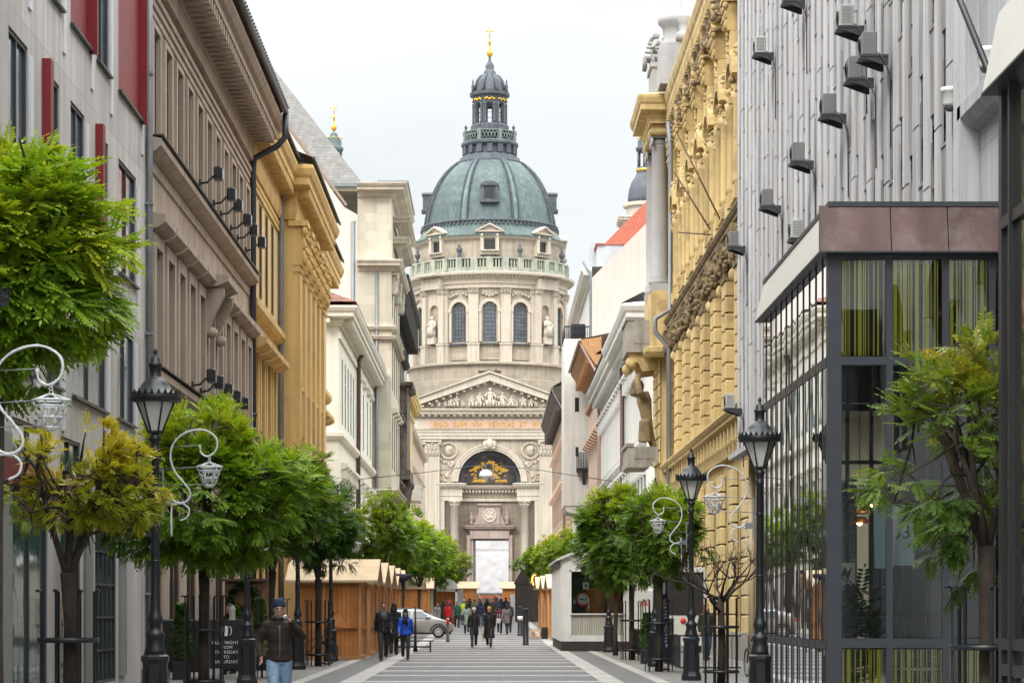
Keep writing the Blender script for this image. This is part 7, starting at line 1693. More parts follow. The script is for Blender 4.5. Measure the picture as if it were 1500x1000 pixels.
# dark hut with a lit swirl
o = empty('dark_hut',(1.85,190,gz(190)+.012),0,'dark timber hut with a glowing orange swirl under a steep gable','stall'); m = MB(); m.box(0,1.9,0,3,0,2.9); m.box(1.95,2.8,.3,3,0,2.6); DT = mat('dark_timber',(.06,.05,.045),.8,.35,2,brick=(.16,6,.02,.5,False)); m.build('walls',DT,o); m = MB(); m.xz([(-.15,2.9),(1.2,2.9),(.55,4.1)],-.05,3.1); m.build('roof',DT,o); m = MB(); m.tube([(1.5+.28*math.cos(t)*(1-t/12),-.06,3.2+.4*math.sin(t)) for t in [k*.5 for k in range(13)]],.07,5); m.build('lit_swirl',glow('orange_glow',(1,.30,.06),2.2),o)
m = MB(); m.box(1.95,2.75,.1,.29,1.0,1.9); m.build('red_panel',mat('dark_red_panel',(.25,.03,.03),.6),o)
m = MB(); m.box(1.3,2.0,-.4,.0,1.35,1.5)
o = empty('notice_panel',(1.5,196,gz(196)+.012),0,'white standing notice panel left of the dark hut','panel'); m = MB(); m.box(0,.5,0,.06,.3,2.1); m.build('panel',WHITEP,o); m = MB(); m.box(.05,.1,0,.05,0,.3); m.box(.4,.45,0,.05,0,.3); m.build('feet',IRON,o)
# white stall / gazebo left of the crowd
o = empty('gazebo',(-4.35,176,gz(176)+.012),0,'white framed gazebo stall with arched white roof left of the crowd','gazebo'); m = MB()
for x in (0,1.75): m.box(x,x+.16,0,.12,0,2.5); m.box(x,x+.12,2.2,2.32,0,2.5)
m.box(0,1.9,0,.1,2.35,2.52); m.build('frame',WHITEP,o); m = MB(); m.xz([(-.15,2.53),(2.05,2.53)]+[(.95+1.0*math.cos(t*PI/8),2.55+.75*math.sin(t*PI/8)) for t in range(9)],-.1,2.4); m.build('roof',WHITEP,o); m = MB(); m.box(.17,1.74,.6,.65,0,2.34); m.build('panel',WOOD,o); m = MB(); m.box(1.92,2.3,.1,2.2,.0,2.5); m.build('side_panel',mat('grey_side_panel',(.3,.3,.3),.6),o)
# white scaffold banner before the church door
o = empty('tarpaulin_banner',(.1,330,gz(330)+.0),0,'tall white blank banner on a scaffold before the church door','banner'); m = MB(); bz0, bz1 = 2.05, 9.0
rr = random.Random(2); nx, nz = 22, 44; vs = []
for j in range(nz+1):
    for i in range(nx+1):
        x = -2.2+4.4*i/nx; z = bz0+(bz1-bz0)*j/nz; vs.append((x, -.12+.10*noise.noise(Vector((x*1.3,z*.7,0)))+.05*noise.noise(Vector((x*3,z*1.5,4)))+(.07 if abs(z-7.6) < .2 else 0), z))
m.add(vs,[[j*(nx+1)+i,j*(nx+1)+i+1,(j+1)*(nx+1)+i+1,(j+1)*(nx+1)+i] for j in range(nz) for i in range(nx)],True); m.build('cloth',mat('white_tarpaulin',(.57,.575,.595),.6,.025,.8),o)
m = MB()
for x in (-2.25,2.25): m.box(x-.06,x+.06,-.05,.05,0,9.1); m.box(x-.05,x+.05,2,2.1,0,7); m.tube([(x,0,7),(x,2,.2)],.05,5)
for z in (bz0-.1,9.05): m.box(-2.25,2.25,-.05,.05,z-.06,z+.06)
m.tube([(-2,-.3,bz0),(-.8,-.9,.2)],.04,5); m.tube([(.3,-.3,bz0),(1.9,-.9,.2)],.04,5); m.build('scaffold',ZINC,o); m = MB(); m.blob((2.35,-.2,5.6),.16,.2,.2); m.blob((-2.3,-.2,2.6),.1); m.build('spotlight',IRON,o)
m = MB(); m.box(-1.9,2.0,-.08,-.0,1.35,1.72); m.build('lower_band',mat('rust_red_band',(.33,.09,.05),.7),o)
# overhead wire and hanging lamp
o = MB(); pts = [(-8.05,150,9.55),(-4,150,9.98),(-.35,150,10.45),(3,150,10.1),(8.15,150,9.3)]; o.tube(pts,.022,5); o = o.build('overhead_wire',IRON); tag(o,'thin dark overhead wire across the street before the church','wire')
o = empty('hanging_street_lamp',(-.35,150,10.45),0,'white dome shaped lamp hanging from the overhead wire','hanging lamp'); m = MB(); m.lathe((0,0,-.75),[(.42,0),(.40,.15),(.30,.34),(.14,.44)],18); m.build('shade',mat('white_lamp_shade',(.75,.78,.82),.4),o); m = MB(); m.lathe((0,0,-.32),[(.14,0),(.16,.1),(.1,.2),(.03,.32)],10); m.box(-.25,.25,-.04,.04,-.18,-.1); m.build('mount',IRON,o)

# ------------------------------------------------------------------ silver car crossing at the side street
def car():
    o = empty('parked_car',(-4.05,128,gz(128)+.012),0,'silver grey hatchback car standing across the side street','car')
    SIL = mat('silver_car_paint',(.36,.345,.335),.3,.05,2,metal=.55,spec=.6); L_, W_ = 4.15, 1.72
    # side outline (x forward), roof and belt lines; half width per station
    st = [(-2.05,.45,.80,.80,.70),(-2.0,.30,.95,1.02,.76),(-1.75,.24,1.0,1.25,.80),(-1.35,.22,1.02,1.44,.84),(-.8,.20,1.02,1.53,.86),(-.1,.20,1.01,1.55,.86),(.4,.20,1.0,1.48,.86),(.85,.20,.99,1.25,.86),(1.2,.21,.97,1.03,.85),(1.6,.22,.90,.92,.82),(1.9,.26,.80,.81,.74),(2.06,.34,.66,.66,.60)]
    m = MB(); rings = []
    for x, zb, zs, zr, hw in st:
        cab = zr-zs; tw = hw-.20*min(1,cab/.5)-.02
        ring = [(-hw+.06,zb),(-hw,zb+.12),(-hw-.01,(zb+zs)/2),(-hw+.03,zs),(-tw,zs+cab*.75 if cab > .05 else zs+.005),(-tw+.14,zr),(0,zr+.02),(tw-.14,zr),(tw,zs+cab*.75 if cab > .05 else zs+.005),(hw-.03,zs),(hw+.01,(zb+zs)/2),(hw,zb+.12),(hw-.06,zb)]
        rings.append([(x,y,z) for y, z in ring])
    n = len(rings[0]); vs = [p for r_ in rings for p in r_]; fs = []
    for i in range(len(rings)-1):
        for k in range(n): a, b_ = i*n+k, i*n+(k+1) % n; fs.append([a,b_,b_+n,a+n])
    fs += [list(range(n)), [(len(rings)-1)*n+k for k in range(n)][::-1]]
    m.add(vs, fs, True); body = m.build('body',SIL,o); bv = body.modifiers.new('sub','SUBSURF'); bv.levels = 2; bv.render_levels = 2
    g_ = MB()
    for s in (-1,1):
        q = .845
        g_.add([(-1.2,s*q,1.03),(-.12,s*q,1.03),(-.12,s*(q-.13),1.40),(-.95,s*(q-.13),1.38)],[[0,1,2,3]]); g_.add([(-.04,s*q,1.03),(.98,s*q,1.02),(.42,s*(q-.13),1.38),(-.04,s*(q-.13),1.40)],[[0,1,2,3]])
    g_.add([(1.16,-.70,1.06),(1.16,.70,1.06),(.52,.58,1.44),(.52,-.58,1.44)],[[0,1,2,3]]); g_.build('windows',pane_glass('car_glass',(.10,.13,.15),.05),o)
    tw_ = MB(); tw_.lathe((0,0,0),[(.19,-.10),(.29,-.10),(.315,-.06),(.315,.06),(.29,.10),(.19,.10)],24); tw_.v = [(x,z,y) for x,y,z in tw_.v]; TY = tw_.mesh('wheel',mat('tyre_rubber',(.018,.018,.018),.8))
    rm = MB(); rm.lathe((0,0,0),[(.0,.02),(.05,.025),(.06,.0)],12); rm.lathe((0,0,0),[(.175,.01),(.205,.03),(.21,-.04),(.18,-.04)],24)
    for k in range(7):
        a = 2*PI*k/7; rm.add([(.05*math.cos(a-.5),.05*math.sin(a-.5),.012),(.05*math.cos(a+.5),.05*math.sin(a+.5),.012),(.19*math.cos(a+.2),.19*math.sin(a+.2),.012),(.19*math.cos(a-.2),.19*math.sin(a-.2),.012)],[[0,1,2,3]])
    rm.v = [(x,-z-.09,y) for x,y,z in rm.v]; RM = rm.mesh('rim',mat('alloy_rim',(.55,.55,.55),.35,metal=.6))
    for x in (-1.28,1.30):
        for s in (-1,1):
            w = place('wheel',TY,o,(x,s*.79,.315)); k = place('rim',RM,w)
            if s > 0: k.rotation_euler = (0,0,PI)
            a = MB(); a.tube([(x+.40*math.cos(t),s*.855,.315+.40*math.sin(t)) for t in [PI*k_/12 for k_ in range(13)]],.035,6); a.build('wheel_arch',mat('arch_black',(.02,.02,.02),.7),o)
    for s in (-1,1):
        h = MB(); h.blob((1.82,s*.60,.70),.16,.12,.08,10,6); h.build('headlight',mat('headlight_glass',(.6,.62,.65),.12,spec=.8),o); q = MB(); q.blob((.75,s*.93,1.06),.11,.07,.075,8,6); q.build('mirror',SIL,o)
        q = MB(); q.blob((-1.95,s*.66,.92),.07,.1,.15); q.build('tail_light',mat('tail_red',(.4,.02,.02),.25),o); d = MB(); d.box(-.2,-.03,s*.872,s*.885,.86,.89); d.build('door_handle',SIL,o)
    q = MB(); q.box(-1.9,1.95,-.8,.8,.19,.27); q.build('sill',mat('arch_black',(.02,.02,.02),.7),o)
car()

# ------------------------------------------------------------------ bicycles
def bicycle(x, y, rz, l, basket=True):
    o = empty('bicycle',(x,y,.012),R(rz),l,'bicycle'); w = MB()
    def wheel(cx):
        m = MB(); m.tube([(cx+.325*math.cos(t),0,.34+.325*math.sin(t)) for t in [k*2*PI/28 for k in range(28)]],.018,6,closed=True)
        q = m.build('wheel',mat('tyre_rubber',(.018,.018,.018),.8),o); s = MB(); s.tube([(cx+.30*math.cos(t),0,.34+.30*math.sin(t)) for t in [k*2*PI/28 for k in range(28)]],.008,4,closed=True)
        for k in range(14): a = k*2*PI/14; s.tube([(cx,.02*(-1)**k,.34),(cx+.30*math.cos(a),0,.34+.30*math.sin(a))],.0022,3)
        s.build('spokes',ZINC,q)
    wheel(-.53); wheel(.53); f = MB(); r = .016
    for p in (((-.53,0,.34),(-.08,0,.30)),((-.08,0,.30),(-.2,0,.86)),((-.53,0,.34),(-.17,0,.76)),((-.08,0,.30),(.36,0,.80)),((-.16,0,.62),(.35,0,.84)),((.53,0,.34),(.36,0,.80)),((.36,0,.80),(.33,0,1.02))): f.tube(p,r,6)
    f.tube([(-.53+.37*math.cos(t),0,.34+.37*math.sin(t)) for t in [.3+k*.25 for k in range(11)]],.012,4); f.tube([(.53+.37*math.cos(t),0,.34+.37*math.sin(t)) for t in [.4+k*.25 for k in range(9)]],.012,4); f.lathe((-.08,0,.2),[(.09,0),(.09,.01)],12); f.build('frame',IRON,o)
    h = MB(); h.tube([(.20,-.29,1.0),(.28,-.24,1.06),(.33,0,1.03),(.28,.24,1.06),(.20,.29,1.0)],.014,6); h.build('handlebar',ZINC,o); s = MB(); s.blob((-.22,0,.92),.14,.085,.05,10,6); s.tube([(-.2,0,.8),(-.21,0,.9)],.014,6); s.build('saddle',mat('saddle_brown',(.05,.03,.02),.5),o)
    if basket: b_ = MB(); b_.box(.40,.66,-.16,.16,.80,.82); [b_.tube([(.40,-.16,z),(.66,-.16,z),(.66,.16,z),(.40,.16,z)],.006,4,closed=True) for z in (.86,.92,.98,1.04)]; b_.build('basket',BROWN_W,o)
bicycle(-5.45,73.6,-4,'dark bicycle leaning among the lamp posts before the first wooden stall')
bicycle(6.35,60,96,'black bicycle standing beside the yellow palace plinth, seen from behind',False)
# ------------------------------------------------------------------ people
def etube(mb, pts, rad, n=12):
    """tube of elliptical section: rad = (lateral, front-back) per point"""
    pts = [Vector(p) for p in pts]; m = len(pts); v = []
    for i, p in enumerate(pts):
        t = (pts[min(i+1,m-1)]-pts[max(i-1,0)]); t = t.normalized() if t.length > 1e-9 else Vector((0,0,1))
        a = Vector((1,0,0))-t*t.x
        if a.length < .2: a = Vector((0,1,0))-t*t.y
        a.normalize(); b = t.cross(a); r = rad[i] if isinstance(rad[i], tuple) else (rad[i],rad[i])
        for k in range(n): q = 2*PI*k/n; v.append(p+a*math.cos(q)*r[0]+b*math.sin(q)*r[1])
    fs = [[i*n+k, i*n+(k+1) % n, (i+1)*n+(k+1) % n, (i+1)*n+k] for i in range(m-1) for k in range(n)]
    fs += [list(range(n))[::-1], [(m-1)*n+k for k in range(n)]]
    mb.add(v, fs, True)
def hand(mb, w, d, inward, curl, s=1.0):
    """five fingers: palm from the wrist along d, thumb towards 'inward', fingers bending by curl"""
    w = Vector(w); d = Vector(d).normalized(); iw = Vector(inward); iw = (iw-d*iw.dot(d)).normalized(); nrm = d.cross(iw).normalized()
    bend = nrm if nrm.y < 0 else -nrm
    for k, (off, ln) in enumerate(((.030,.070),(.010,.080),(-.011,.075),(-.030,.060))):
        p = w+d*.085*s+iw*off*s; dd = Vector(d); pts = [w+d*.045*s+iw*off*.8*s, p]
        for j in range(3): dd = (dd+bend*curl*(.55+.06*k)).normalized(); p = p+dd*ln*s*(.42,.33,.25)[j]; pts.append(p)
        mb.tube(pts,[.0105*s,.0105*s,.0095*s,.0085*s,.006*s],6)
    p = w+d*.03*s+iw*.03*s; dd = (d*.55+iw*.8+bend*.25).normalized(); mb.tube([w+d*.015*s+iw*.015*s,p,p+dd*.035*s,p+(dd+d*.5+bend*curl*.3).normalized()*.06*s],[.013*s,.012*s,.011*s,.007*s],6)
SKIN = mat('skin', (.50,.30,.22), .55, .06, 6); SKIN_D = mat('tan_skin', (.34,.19,.13), .55, .06, 6)
def cloth(name, col, rough=.85, var=.16): return mat(name, col, rough, var, 6, bump=.25, bscale=40)
PN = [0]
def person(X, Y, H, label, rz=0.0, coat=None, hem=.80, flare=.0, trousers=None, shoes=None, hair=None, hairlen=0, hat=None, stride=.5, arms=None, voxel=.016, skin=None, scarf=None, hood=None, swap=False, glasses=False, group=None, skirt=None, bulk=1.0):
    k = H/1.75; PN[0] += 1; rr = random.Random(PN[0])
    o = empty('person',(X,Y,gz(Y)+.014),rz,label,'person',group); o.scale = (k,k,k); sk = skin or SKIN
    f = -1 if not swap else 1; s2 = stride/2
    leg = {}
    for sx in (-1,1):
        fwd = (sx == f)
        hip = Vector((sx*.088,0,.92)); an = Vector((sx*.085,-s2 if fwd else s2,.085 if fwd else .085+stride*.16)); kn = Vector((sx*.092,(hip.y+an.y)/2-.05-(.02 if fwd else .05)*stride/.5,.49)); leg[sx] = (hip,kn,an)
    A = {-1:((-.228,.035,1.14),(-.225,-.05,.90)), 1:((.228,.035,1.14),(.225,-.05,.90))}
    sw = stride*.42
    for sx in (-1,1):
        e, w = A[sx]; q = -sw if sx != f else sw; A[sx] = ((e[0],e[1]+q*.3,e[2]),(w[0],w[1]+q,w[2]+abs(q)*.1))
    if arms: A.update(arms)
    zb = {sx:(Vector((sx*.165,0,1.425)),Vector(A[sx][0]),Vector(A[sx][1])) for sx in (-1,1)}
    # body: one surface
    b = MB()
    etube(b,[(0,0,.86),(0,0,.95),(0,-.01,1.08),(0,-.01,1.26),(0,0,1.38),(0,.005,1.45),(0,.0,1.50),(0,-.005,1.56)],[(.13,.09),(.165,.115),(.14,.10),(.165,.115),(.16,.105),(.10,.075),(.055,.058),(.052,.056)],14)
    etube(b,[(0,-.035,1.525),(0,-.03,1.545),(0,-.012,1.585),(0,.0,1.64),(0,.006,1.69),(0,.008,1.73),(0,.008,1.752)],[(.02,.02),(.046,.055),(.064,.084),(.074,.096),(.074,.095),(.055,.07),(.02,.025)],14)
    b.blob((0,-.097,1.622),.013,.02,.022,6,5); b.blob((0,-.107,1.612),.015,.014,.012,6,5); b.blob((0,-.085,1.655),.05,.016,.010,8,4); b.blob((0,-.088,1.556),.022,.014,.016,7,5)
    for sx in (-1,1): b.blob((sx*.075,.008,1.625),.009,.02,.03,6,5)
    for sx in (-1,1):
        h, kn, an = leg[sx]; etube(b,[h,h.lerp(kn,.5),kn,kn.lerp(an,.35),an,an-Vector((0,0,.06))],[.085,.075,.055,.055,.036,.04],10)
        etube(b,[an+Vector((0,.05,-.055)),an+Vector((0,-.02,-.05)),an+Vector((0,-.12,-.06)),an+Vector((0,-.17,-.065))],[(.032,.03),(.04,.035),(.042,.025),(.03,.015)],8)
        s0, e, w = zb[sx]; etube(b,[s0,s0.lerp(e,.5),e,e.lerp(w,.4),w],[.052,.047,.038,.036,.026],10)
        d = (w-e).normalized(); etube(b,[w,w+d*.045,w+d*.085],[(.018,.03),(.015,.04),(.012,.036)] if abs(d.z) > .5 else [(.03,.02),(.036,.016),(.034,.013)],8)
    me = remeshed(b, voxel, 2, 'person'); me.materials.append(sk)
    # five separate fingers on each hand, rooted inside the palm
    fb = MB()
    for sx in (-1,1):
        s0, e, w = zb[sx]; hand(fb, w, w-e, (-sx*.4,-1,0) if (w-e).z < -.1*(1) else (-sx,0,-.6), .45 if (w-e).z < 0 else .9)
    bm = bmesh.new(); bm.from_mesh(me); fm = fb.mesh('tmp',[]); bm.from_mesh(fm); bm.to_mesh(me); bm.free(); bpy.data.meshes.remove(fm)
    for p in me.polygons: p.use_smooth = True
    place('body', me, o)
    ey = MB()
    for sx in (-1,1): ey.blob((sx*.030,-.0845,1.640),.011,.007,.007,7,5)
    ey.build('eyes', mat('dark_eyes',(.03,.02,.018),.3), o); mo = MB(); mo.blob((0,-.0935,1.583),.022,.008,.006,8,4); mo.build('mouth', mat('lips',(.30,.10,.08),.5), o)
    # trousers
    if trousers:
        t = MB(); etube(t,[(0,0,.84),(0,0,.92),(0,0,1.02)],[(.15,.11),(.18,.13),(.158,.118)],14)
        for sx in (-1,1): h, kn, an = leg[sx]; etube(t,[h+Vector((0,0,-.02)),h.lerp(kn,.5),kn,kn.lerp(an,.5),an+Vector((0,0,.0)),an+Vector((0,-.005,-.045))],[.105,.095,.075,.068,.062,.066],12)
        tm = remeshed(t, max(voxel,.014), 1, 'trousers'); tm.materials.append(trousers); place('trousers', tm, o)
    if skirt:
        t = MB(); etube(t,[(0,0,1.0),(0,0,.8),(0,0,.35)],[(.16,.12),(.2,.16),(.25,.22)],16); tm = remeshed(t,.02,1,'skirt'); tm.materials.append(skirt); place('skirt',tm,o)
    s = MB()
    for sx in (-1,1):
        an = leg[sx][2]; up = Vector((0,0,.0)); bt = .22 if shoes and shoes.get('boot') else .0
        etube(s,[an+Vector((0,.062,-.05)),an+Vector((0,-.03,-.045)),an+Vector((0,-.13,-.055)),an+Vector((0,-.195,-.062))],[(.04,.036),(.05,.042),(.05,.032),(.034,.02)],10); etube(s,[an+Vector((0,.01,-.05)),an+Vector((0,.008,.03+bt*.4)),an+Vector((0,.012,.06+bt))],[.05,.05,.054 if not bt else .062],10)
    sm = remeshed(s, .013, 1, 'shoes'); sm.materials.append(cloth(*shoes['m']) if shoes else cloth('black_leather',(.02,.018,.018),.45)); place('shoes', sm, o)
    # coat or jacket with sleeves
    if coat:
        c = MB(); hz = hem; bk = bulk
        prof = [(hz,(.185*bk+flare,.14*bk+flare)),(max(hz+.1,.86),(.19*bk+flare*.7,.145*bk+flare*.6)),(1.0,(.185*bk,.14*bk)),(1.1,(.165*bk,.135*bk)),(1.27,(.180*bk,.142*bk)),(1.37,(.172*bk,.125*bk)),(1.44,(.125,.095)),(1.475,(.09,.085)),(1.51,(.078,.082))]
        if hz < .85: prof[1] = ((hz+1.0)/2,(.19*bk+flare*.5,.145*bk+flare*.45))
        etube(c,[(0,0,z) for z, _ in prof],[r for _, r in prof],18)
        for sx in (-1,1):
            s0, e, w = zb[sx]; d = (w-e).normalized(); etube(c,[s0+Vector((-sx*.05,0,.0)),s0+Vector((sx*.01,0,-.01)),s0.lerp(e,.5),e,e.lerp(w,.5),w-d*.01,w+d*.012],[.066*bk,.074*bk,.066*bk,.060*bk,.054*bk,.047*bk,.046*bk],12)
        if hood: etube(c,[(0,.06,1.43),(0,.085,1.50),(0,.08,1.56)],[(.12,.06),(.125,.07),(.09,.05)],12)
        cm = remeshed(c, max(voxel,.014), 1, 'coat')
        for v in cm.vertices:            # folds in the cloth
            q = noise.noise(Vector((v.co.x*7+PN[0],v.co.y*7,v.co.z*11)))*.012+noise.noise(Vector((v.co.x*3,v.co.y*3+PN[0],v.co.z*22)))*.008; v.co += v.normal*q
        cm.materials.append(coat); co = place('coat' if hem < .8 else 'jacket', cm, o)
        z = MB(); etube(z,[(0,-.138*bk-flare*.5,hz+.03),(0,-.143*bk,1.0),(0,-.142*bk,1.12),(0,-.152*bk,1.27),(0,-.134*bk,1.40)],[(.008,.004)]*5,6); z.build('zip', mat('zip_dark',(.12,.10,.08),.5), co)
        cl = MB(); cl.tube([(.088*math.cos(t),.004+.086*math.sin(t),1.508+.012*math.sin(t)) for t in [k_*2*PI/16 for k_ in range(16)]],.022,7,closed=True); cl.build('collar', coat, co)
    if scarf:
        q = MB(); q.tube([(.082*math.cos(t),-.01+.088*math.sin(t),1.49+.015*math.cos(2*t)) for t in [k_*2*PI/16 for k_ in range(16)]],.036,8,closed=True); etube(q,[(.03,-.10,1.47),(.04,-.155,1.38),(.035,-.165,1.22)],[(.04,.02),(.05,.018),(.045,.012)],8); etube(q,[(-.03,-.10,1.47),(-.05,-.15,1.40),(-.045,-.16,1.28)],[(.04,.02),(.05,.018),(.045,.012)],8); q.build('scarf', scarf, o)
    if hair:
        q = MB(); etube(q,[(0,.035,1.60),(0,.03,1.66),(0,.016,1.71),(0,.012,1.755),(0,.012,1.768)],[(.078,.075),(.084,.086),(.082,.100),(.058,.075),(.02,.03)],14)
        if hairlen:
            for sx in (-1,1): etube(q,[(sx*.066,.015,1.68),(sx*.078,.02,1.60),(sx*.085,.015,1.52),(sx*.08,.005,1.62-hairlen)],[(.02,.05),(.024,.055),(.028,.055),(.018,.03)],8)
            etube(q,[(0,.075,1.66),(0,.095,1.56),(0,.10,1.62-hairlen)],[(.075,.035),(.088,.035),(.07,.025)],10)
        hm = remeshed(q,.012,1,'hair'); hm.materials.append(hair)
        for v in hm.vertices: v.co += v.normal*noise.noise(Vector((v.co.x*60,v.co.y*60,v.co.z*12)))*.006
        place('hair', hm, o)
    if hat:
        q = MB(); q.lathe((0,.010,1.672),[(.083,-.012),(.091,.0),(.092,.03),(.089,.035),(.088,.06),(.078,.09),(.052,.113),(.02,.122),(.0,.123)],18,sq=1.18); q.build('hat', hat, o)
    if glasses:
        q = MB()
        for sx in (-1,1): q.tube([(sx*.031+.022*math.cos(t),-.099,1.640+.016*math.sin(t)) for t in [k_*PI/6 for k_ in range(12)]],.0025,4,closed=True); q.tube([(sx*.053,-.098,1.643),(sx*.078,.0,1.645)],.0025,4)
        q.tube([(-.009,-.1,1.643),(.009,-.1,1.643)],.0025,4); q.build('glasses', IRON, o)
    return o
BLK = cloth('black_wool',(.016,.016,.019)); BLK2 = cloth('charcoal_cloth',(.03,.03,.035)); NAVY = cloth('navy_cloth2',(.018,.024,.05)); JEANS = mat('worn_jeans',(.19,.29,.42),.85,.3,5,bump=.3,bscale=60,grime=((.42,.50,.58),.55,.75,6)); JEANS_D = cloth('dark_jeans',(.05,.075,.13))
HB = cloth('brown_hair',(.035,.02,.012),.6); HD = cloth('dark_hair',(.012,.01,.009),.6); HR = cloth('red_hair',(.16,.045,.015),.6)
BOOT = {'m':('brown_boot_leather',(.24,.08,.035),.5),'boot':1}
BROWNJ = cloth('dark_brown_jacket',(.026,.018,.013))
# man in the beanie, drinking
m_ = person(-3.11,36,1.79,'man in navy beanie, glasses and dark brown jacket lifting a wrapped cup to his mouth',R(8),BROWNJ,.88,.0,JEANS,None,HB,0,cloth('navy_beanie',(.018,.028,.07)),.45,{1:((.335,-.14,1.24),(.155,-.235,1.455)),-1:((-.30,.03,1.15),(-.275,-.15,.95))},.010,glasses=True,bulk=1.0)
cup = MB(); cup.lathe((0,0,0),[(.028,0),(.034,.05),(.038,.11),(.032,.115)],12); cu = cup.build('cup',mat('white_paper_cup',(.6,.62,.68),.6,.2,20),None); cu.matrix_world = m_.matrix_basis @ Matrix.Translation((.075,-.225,1.455)) @ Matrix.Rotation(R(30),4,'X') @ Matrix.Scale(.85,4); tag(cu,'crumpled white and blue cup in the hand of the man in the beanie','cup')
q = MB(); q.lathe((0,0,.03),[(.0345,0),(.0375,.05)],12); q.build('printed_band',mat('blue_print',(.10,.13,.3),.6),cu)
# pair at the stalls
person(-3.47,79,1.86,'bearded man in black jacket with a grey scarf walking by the wooden stalls',R(4),BLK,.84,.0,BLK2,None,HD,0,None,.62,skin=SKIN_D,scarf=cloth('grey_scarf',(.10,.11,.12)),bulk=1.08)
person(-2.82,80.5,1.62,'woman in a bright blue puffer jacket with dark scarf and cap',R(2),cloth('bright_blue_puffer',(.012,.075,.50),.5),.86,.02,BLK2,None,HD,.1,cloth('dark_cap',(.02,.02,.02)),.6,scarf=BLK,swap=True,bulk=1.1,hood=True)
person(-3.50,88,1.85,'person in a long black coat seen behind the bearded man',PI,BLK,.55,.03,BLK2,None,HD,.25,None,.3)
# two women coming down the street
person(-.74,104,1.68,'woman in a white and pink beret, black coat and brown boots walking beside another',R(2),BLK,.58,.02,BLK2,BOOT,HB,.2,cloth('pale_pink_beret',(.62,.50,.52)),.6)
person(-.10,104.5,1.72,'woman in a mustard yellow beanie and long black coat walking down the street',R(-3),BLK,.42,.05,BLK2,BOOT,HR,.25,cloth('mustard_beanie',(.50,.33,.03)),.6,swap=True,bulk=1.08)
# woman on the right by the yellow palace
person(6.95,79.5,1.80,'woman with long red hair, dark green jacket and jeans standing against the yellow palace',R(20),cloth('dark_green_jacket',(.025,.03,.018)),.80,.01,JEANS_D,None,HR,.32,None,.2,bulk=1.08)
person(-6.62,62,1.78,'dark haired man in black behind the terrace counter',R(-30),BLK,.8,.0,BLK2,None,HD,0,None,.15)
CR = 'pedestrians in the far street'
crowd = [(-2.65,150,1.72,'pedestrian in a bright red jacket seen from behind beside the silver car',PI,('red_jacket',(.50,.02,.025)),.82,BLK2,HD,('cherry_hat',(.35,.02,.06))),
 (-1.42,140,1.70,'woman in a sage green coat with a dark shoulder bag, back to us',PI,('sage_coat',(.20,.26,.22)),.5,NAVY,HD,None),
 (-1.82,163,1.8,'person in a high visibility yellow jacket with a grey hat',PI,('hi_vis_yellow',(.55,.70,.03)),.8,JEANS_D,HB,('grey_hat',(.3,.3,.3))),
 (-2.25,160,1.7,'person in a dark teal jacket left of the yellow jacket',0.1,('teal_jacket',(.03,.085,.075)),.8,BLK2,HD,None),
 (-.72,158,1.82,'person in a navy jacket with a white sash, wearing blue jeans',PI,('navy_jacket',(.02,.028,.06)),.82,JEANS,HB,None),
 (-1.20,176,1.8,'person in a khaki parka in the middle of the crowd',PI,('khaki_parka',(.12,.11,.05)),.7,BLK2,HB,None),
 (.46,139,1.62,'person in a maroon coat carrying a white round bag',PI,('maroon_coat',(.085,.02,.022)),.7,BLK2,HD,None),
 (.86,138,1.68,'person in a padded grey coat leaning forward, right of the maroon coat',PI-.3,('grey_padded_coat',(.13,.125,.125)),.62,BLK2,HD,None),
 (1.02,144,1.78,'person in black behind the padded grey coat',PI,('black_parka',(.02,.02,.024)),.7,BLK2,HD,None),
 (-3.40,154,1.65,'person in a pale grey coat with long dark hair, left of the red jacket',.2,('pale_grey_coat',(.28,.28,.29)),.7,JEANS_D,HB,None),
 (-3.25,166,1.75,'person in a black jacket with a pale strap, behind the red jacket',PI,('black_jacket_far',(.018,.018,.022)),.8,BLK2,HD,None),
 (-2.95,172,1.7,'person in a magenta red cap and dark jacket near the gazebo',0,('dark_plum_jacket',(.06,.03,.04)),.8,BLK2,HD,('magenta_cap',(.4,.03,.10))),
 (-1.65,190,1.8,'tall dark figure near the church end of the crowd, left of centre',PI,('graphite_coat',(.03,.03,.035)),.62,BLK2,HD,None),
 (-.35,196,1.75,'far figure in black coat under the banner, beside a pale backed figure',PI,('black_coat_far',(.015,.015,.018)),.62,BLK2,HB,None),
 (.05,188,1.7,'far figure in dark brown jacket at the centre of the street',0,('umber_jacket',(.06,.04,.03)),.75,JEANS_D,HB,None),
 (.42,200,1.82,'far figure in slate blue jacket below the banner edge',PI,('slate_blue_jacket',(.05,.07,.11)),.8,BLK2,HD,None),
 (.80,206,1.8,'far figure in navy with a pale rucksack under the banner',PI,('deep_navy_coat',(.02,.025,.05)),.7,BLK2,HD,('pale_hat',(.4,.4,.4))),
 (1.15,195,1.85,'tall far figure in black at the right side of the crowd',PI,('jet_coat',(.014,.014,.014)),.6,BLK2,HD,None),
 (-1.0,215,1.7,'far figure in grey blue coat at the back of the crowd',PI,('grey_blue_coat',(.12,.15,.19)),.7,BLK2,HB,None),
 (-2.1,225,1.75,'far figure in olive jacket at the back left of the crowd',0,('olive_jacket',(.07,.07,.04)),.8,BLK2,HD,None),
 (.3,232,1.78,'far figure in rust jacket at the very back of the crowd',PI,('rust_jacket',(.22,.07,.03)),.8,JEANS_D,HD,None),
 (1.7,222,1.7,'far figure in pale beige coat right of the crowd',PI,('beige_coat',(.33,.28,.22)),.65,BLK2,HB,None)]
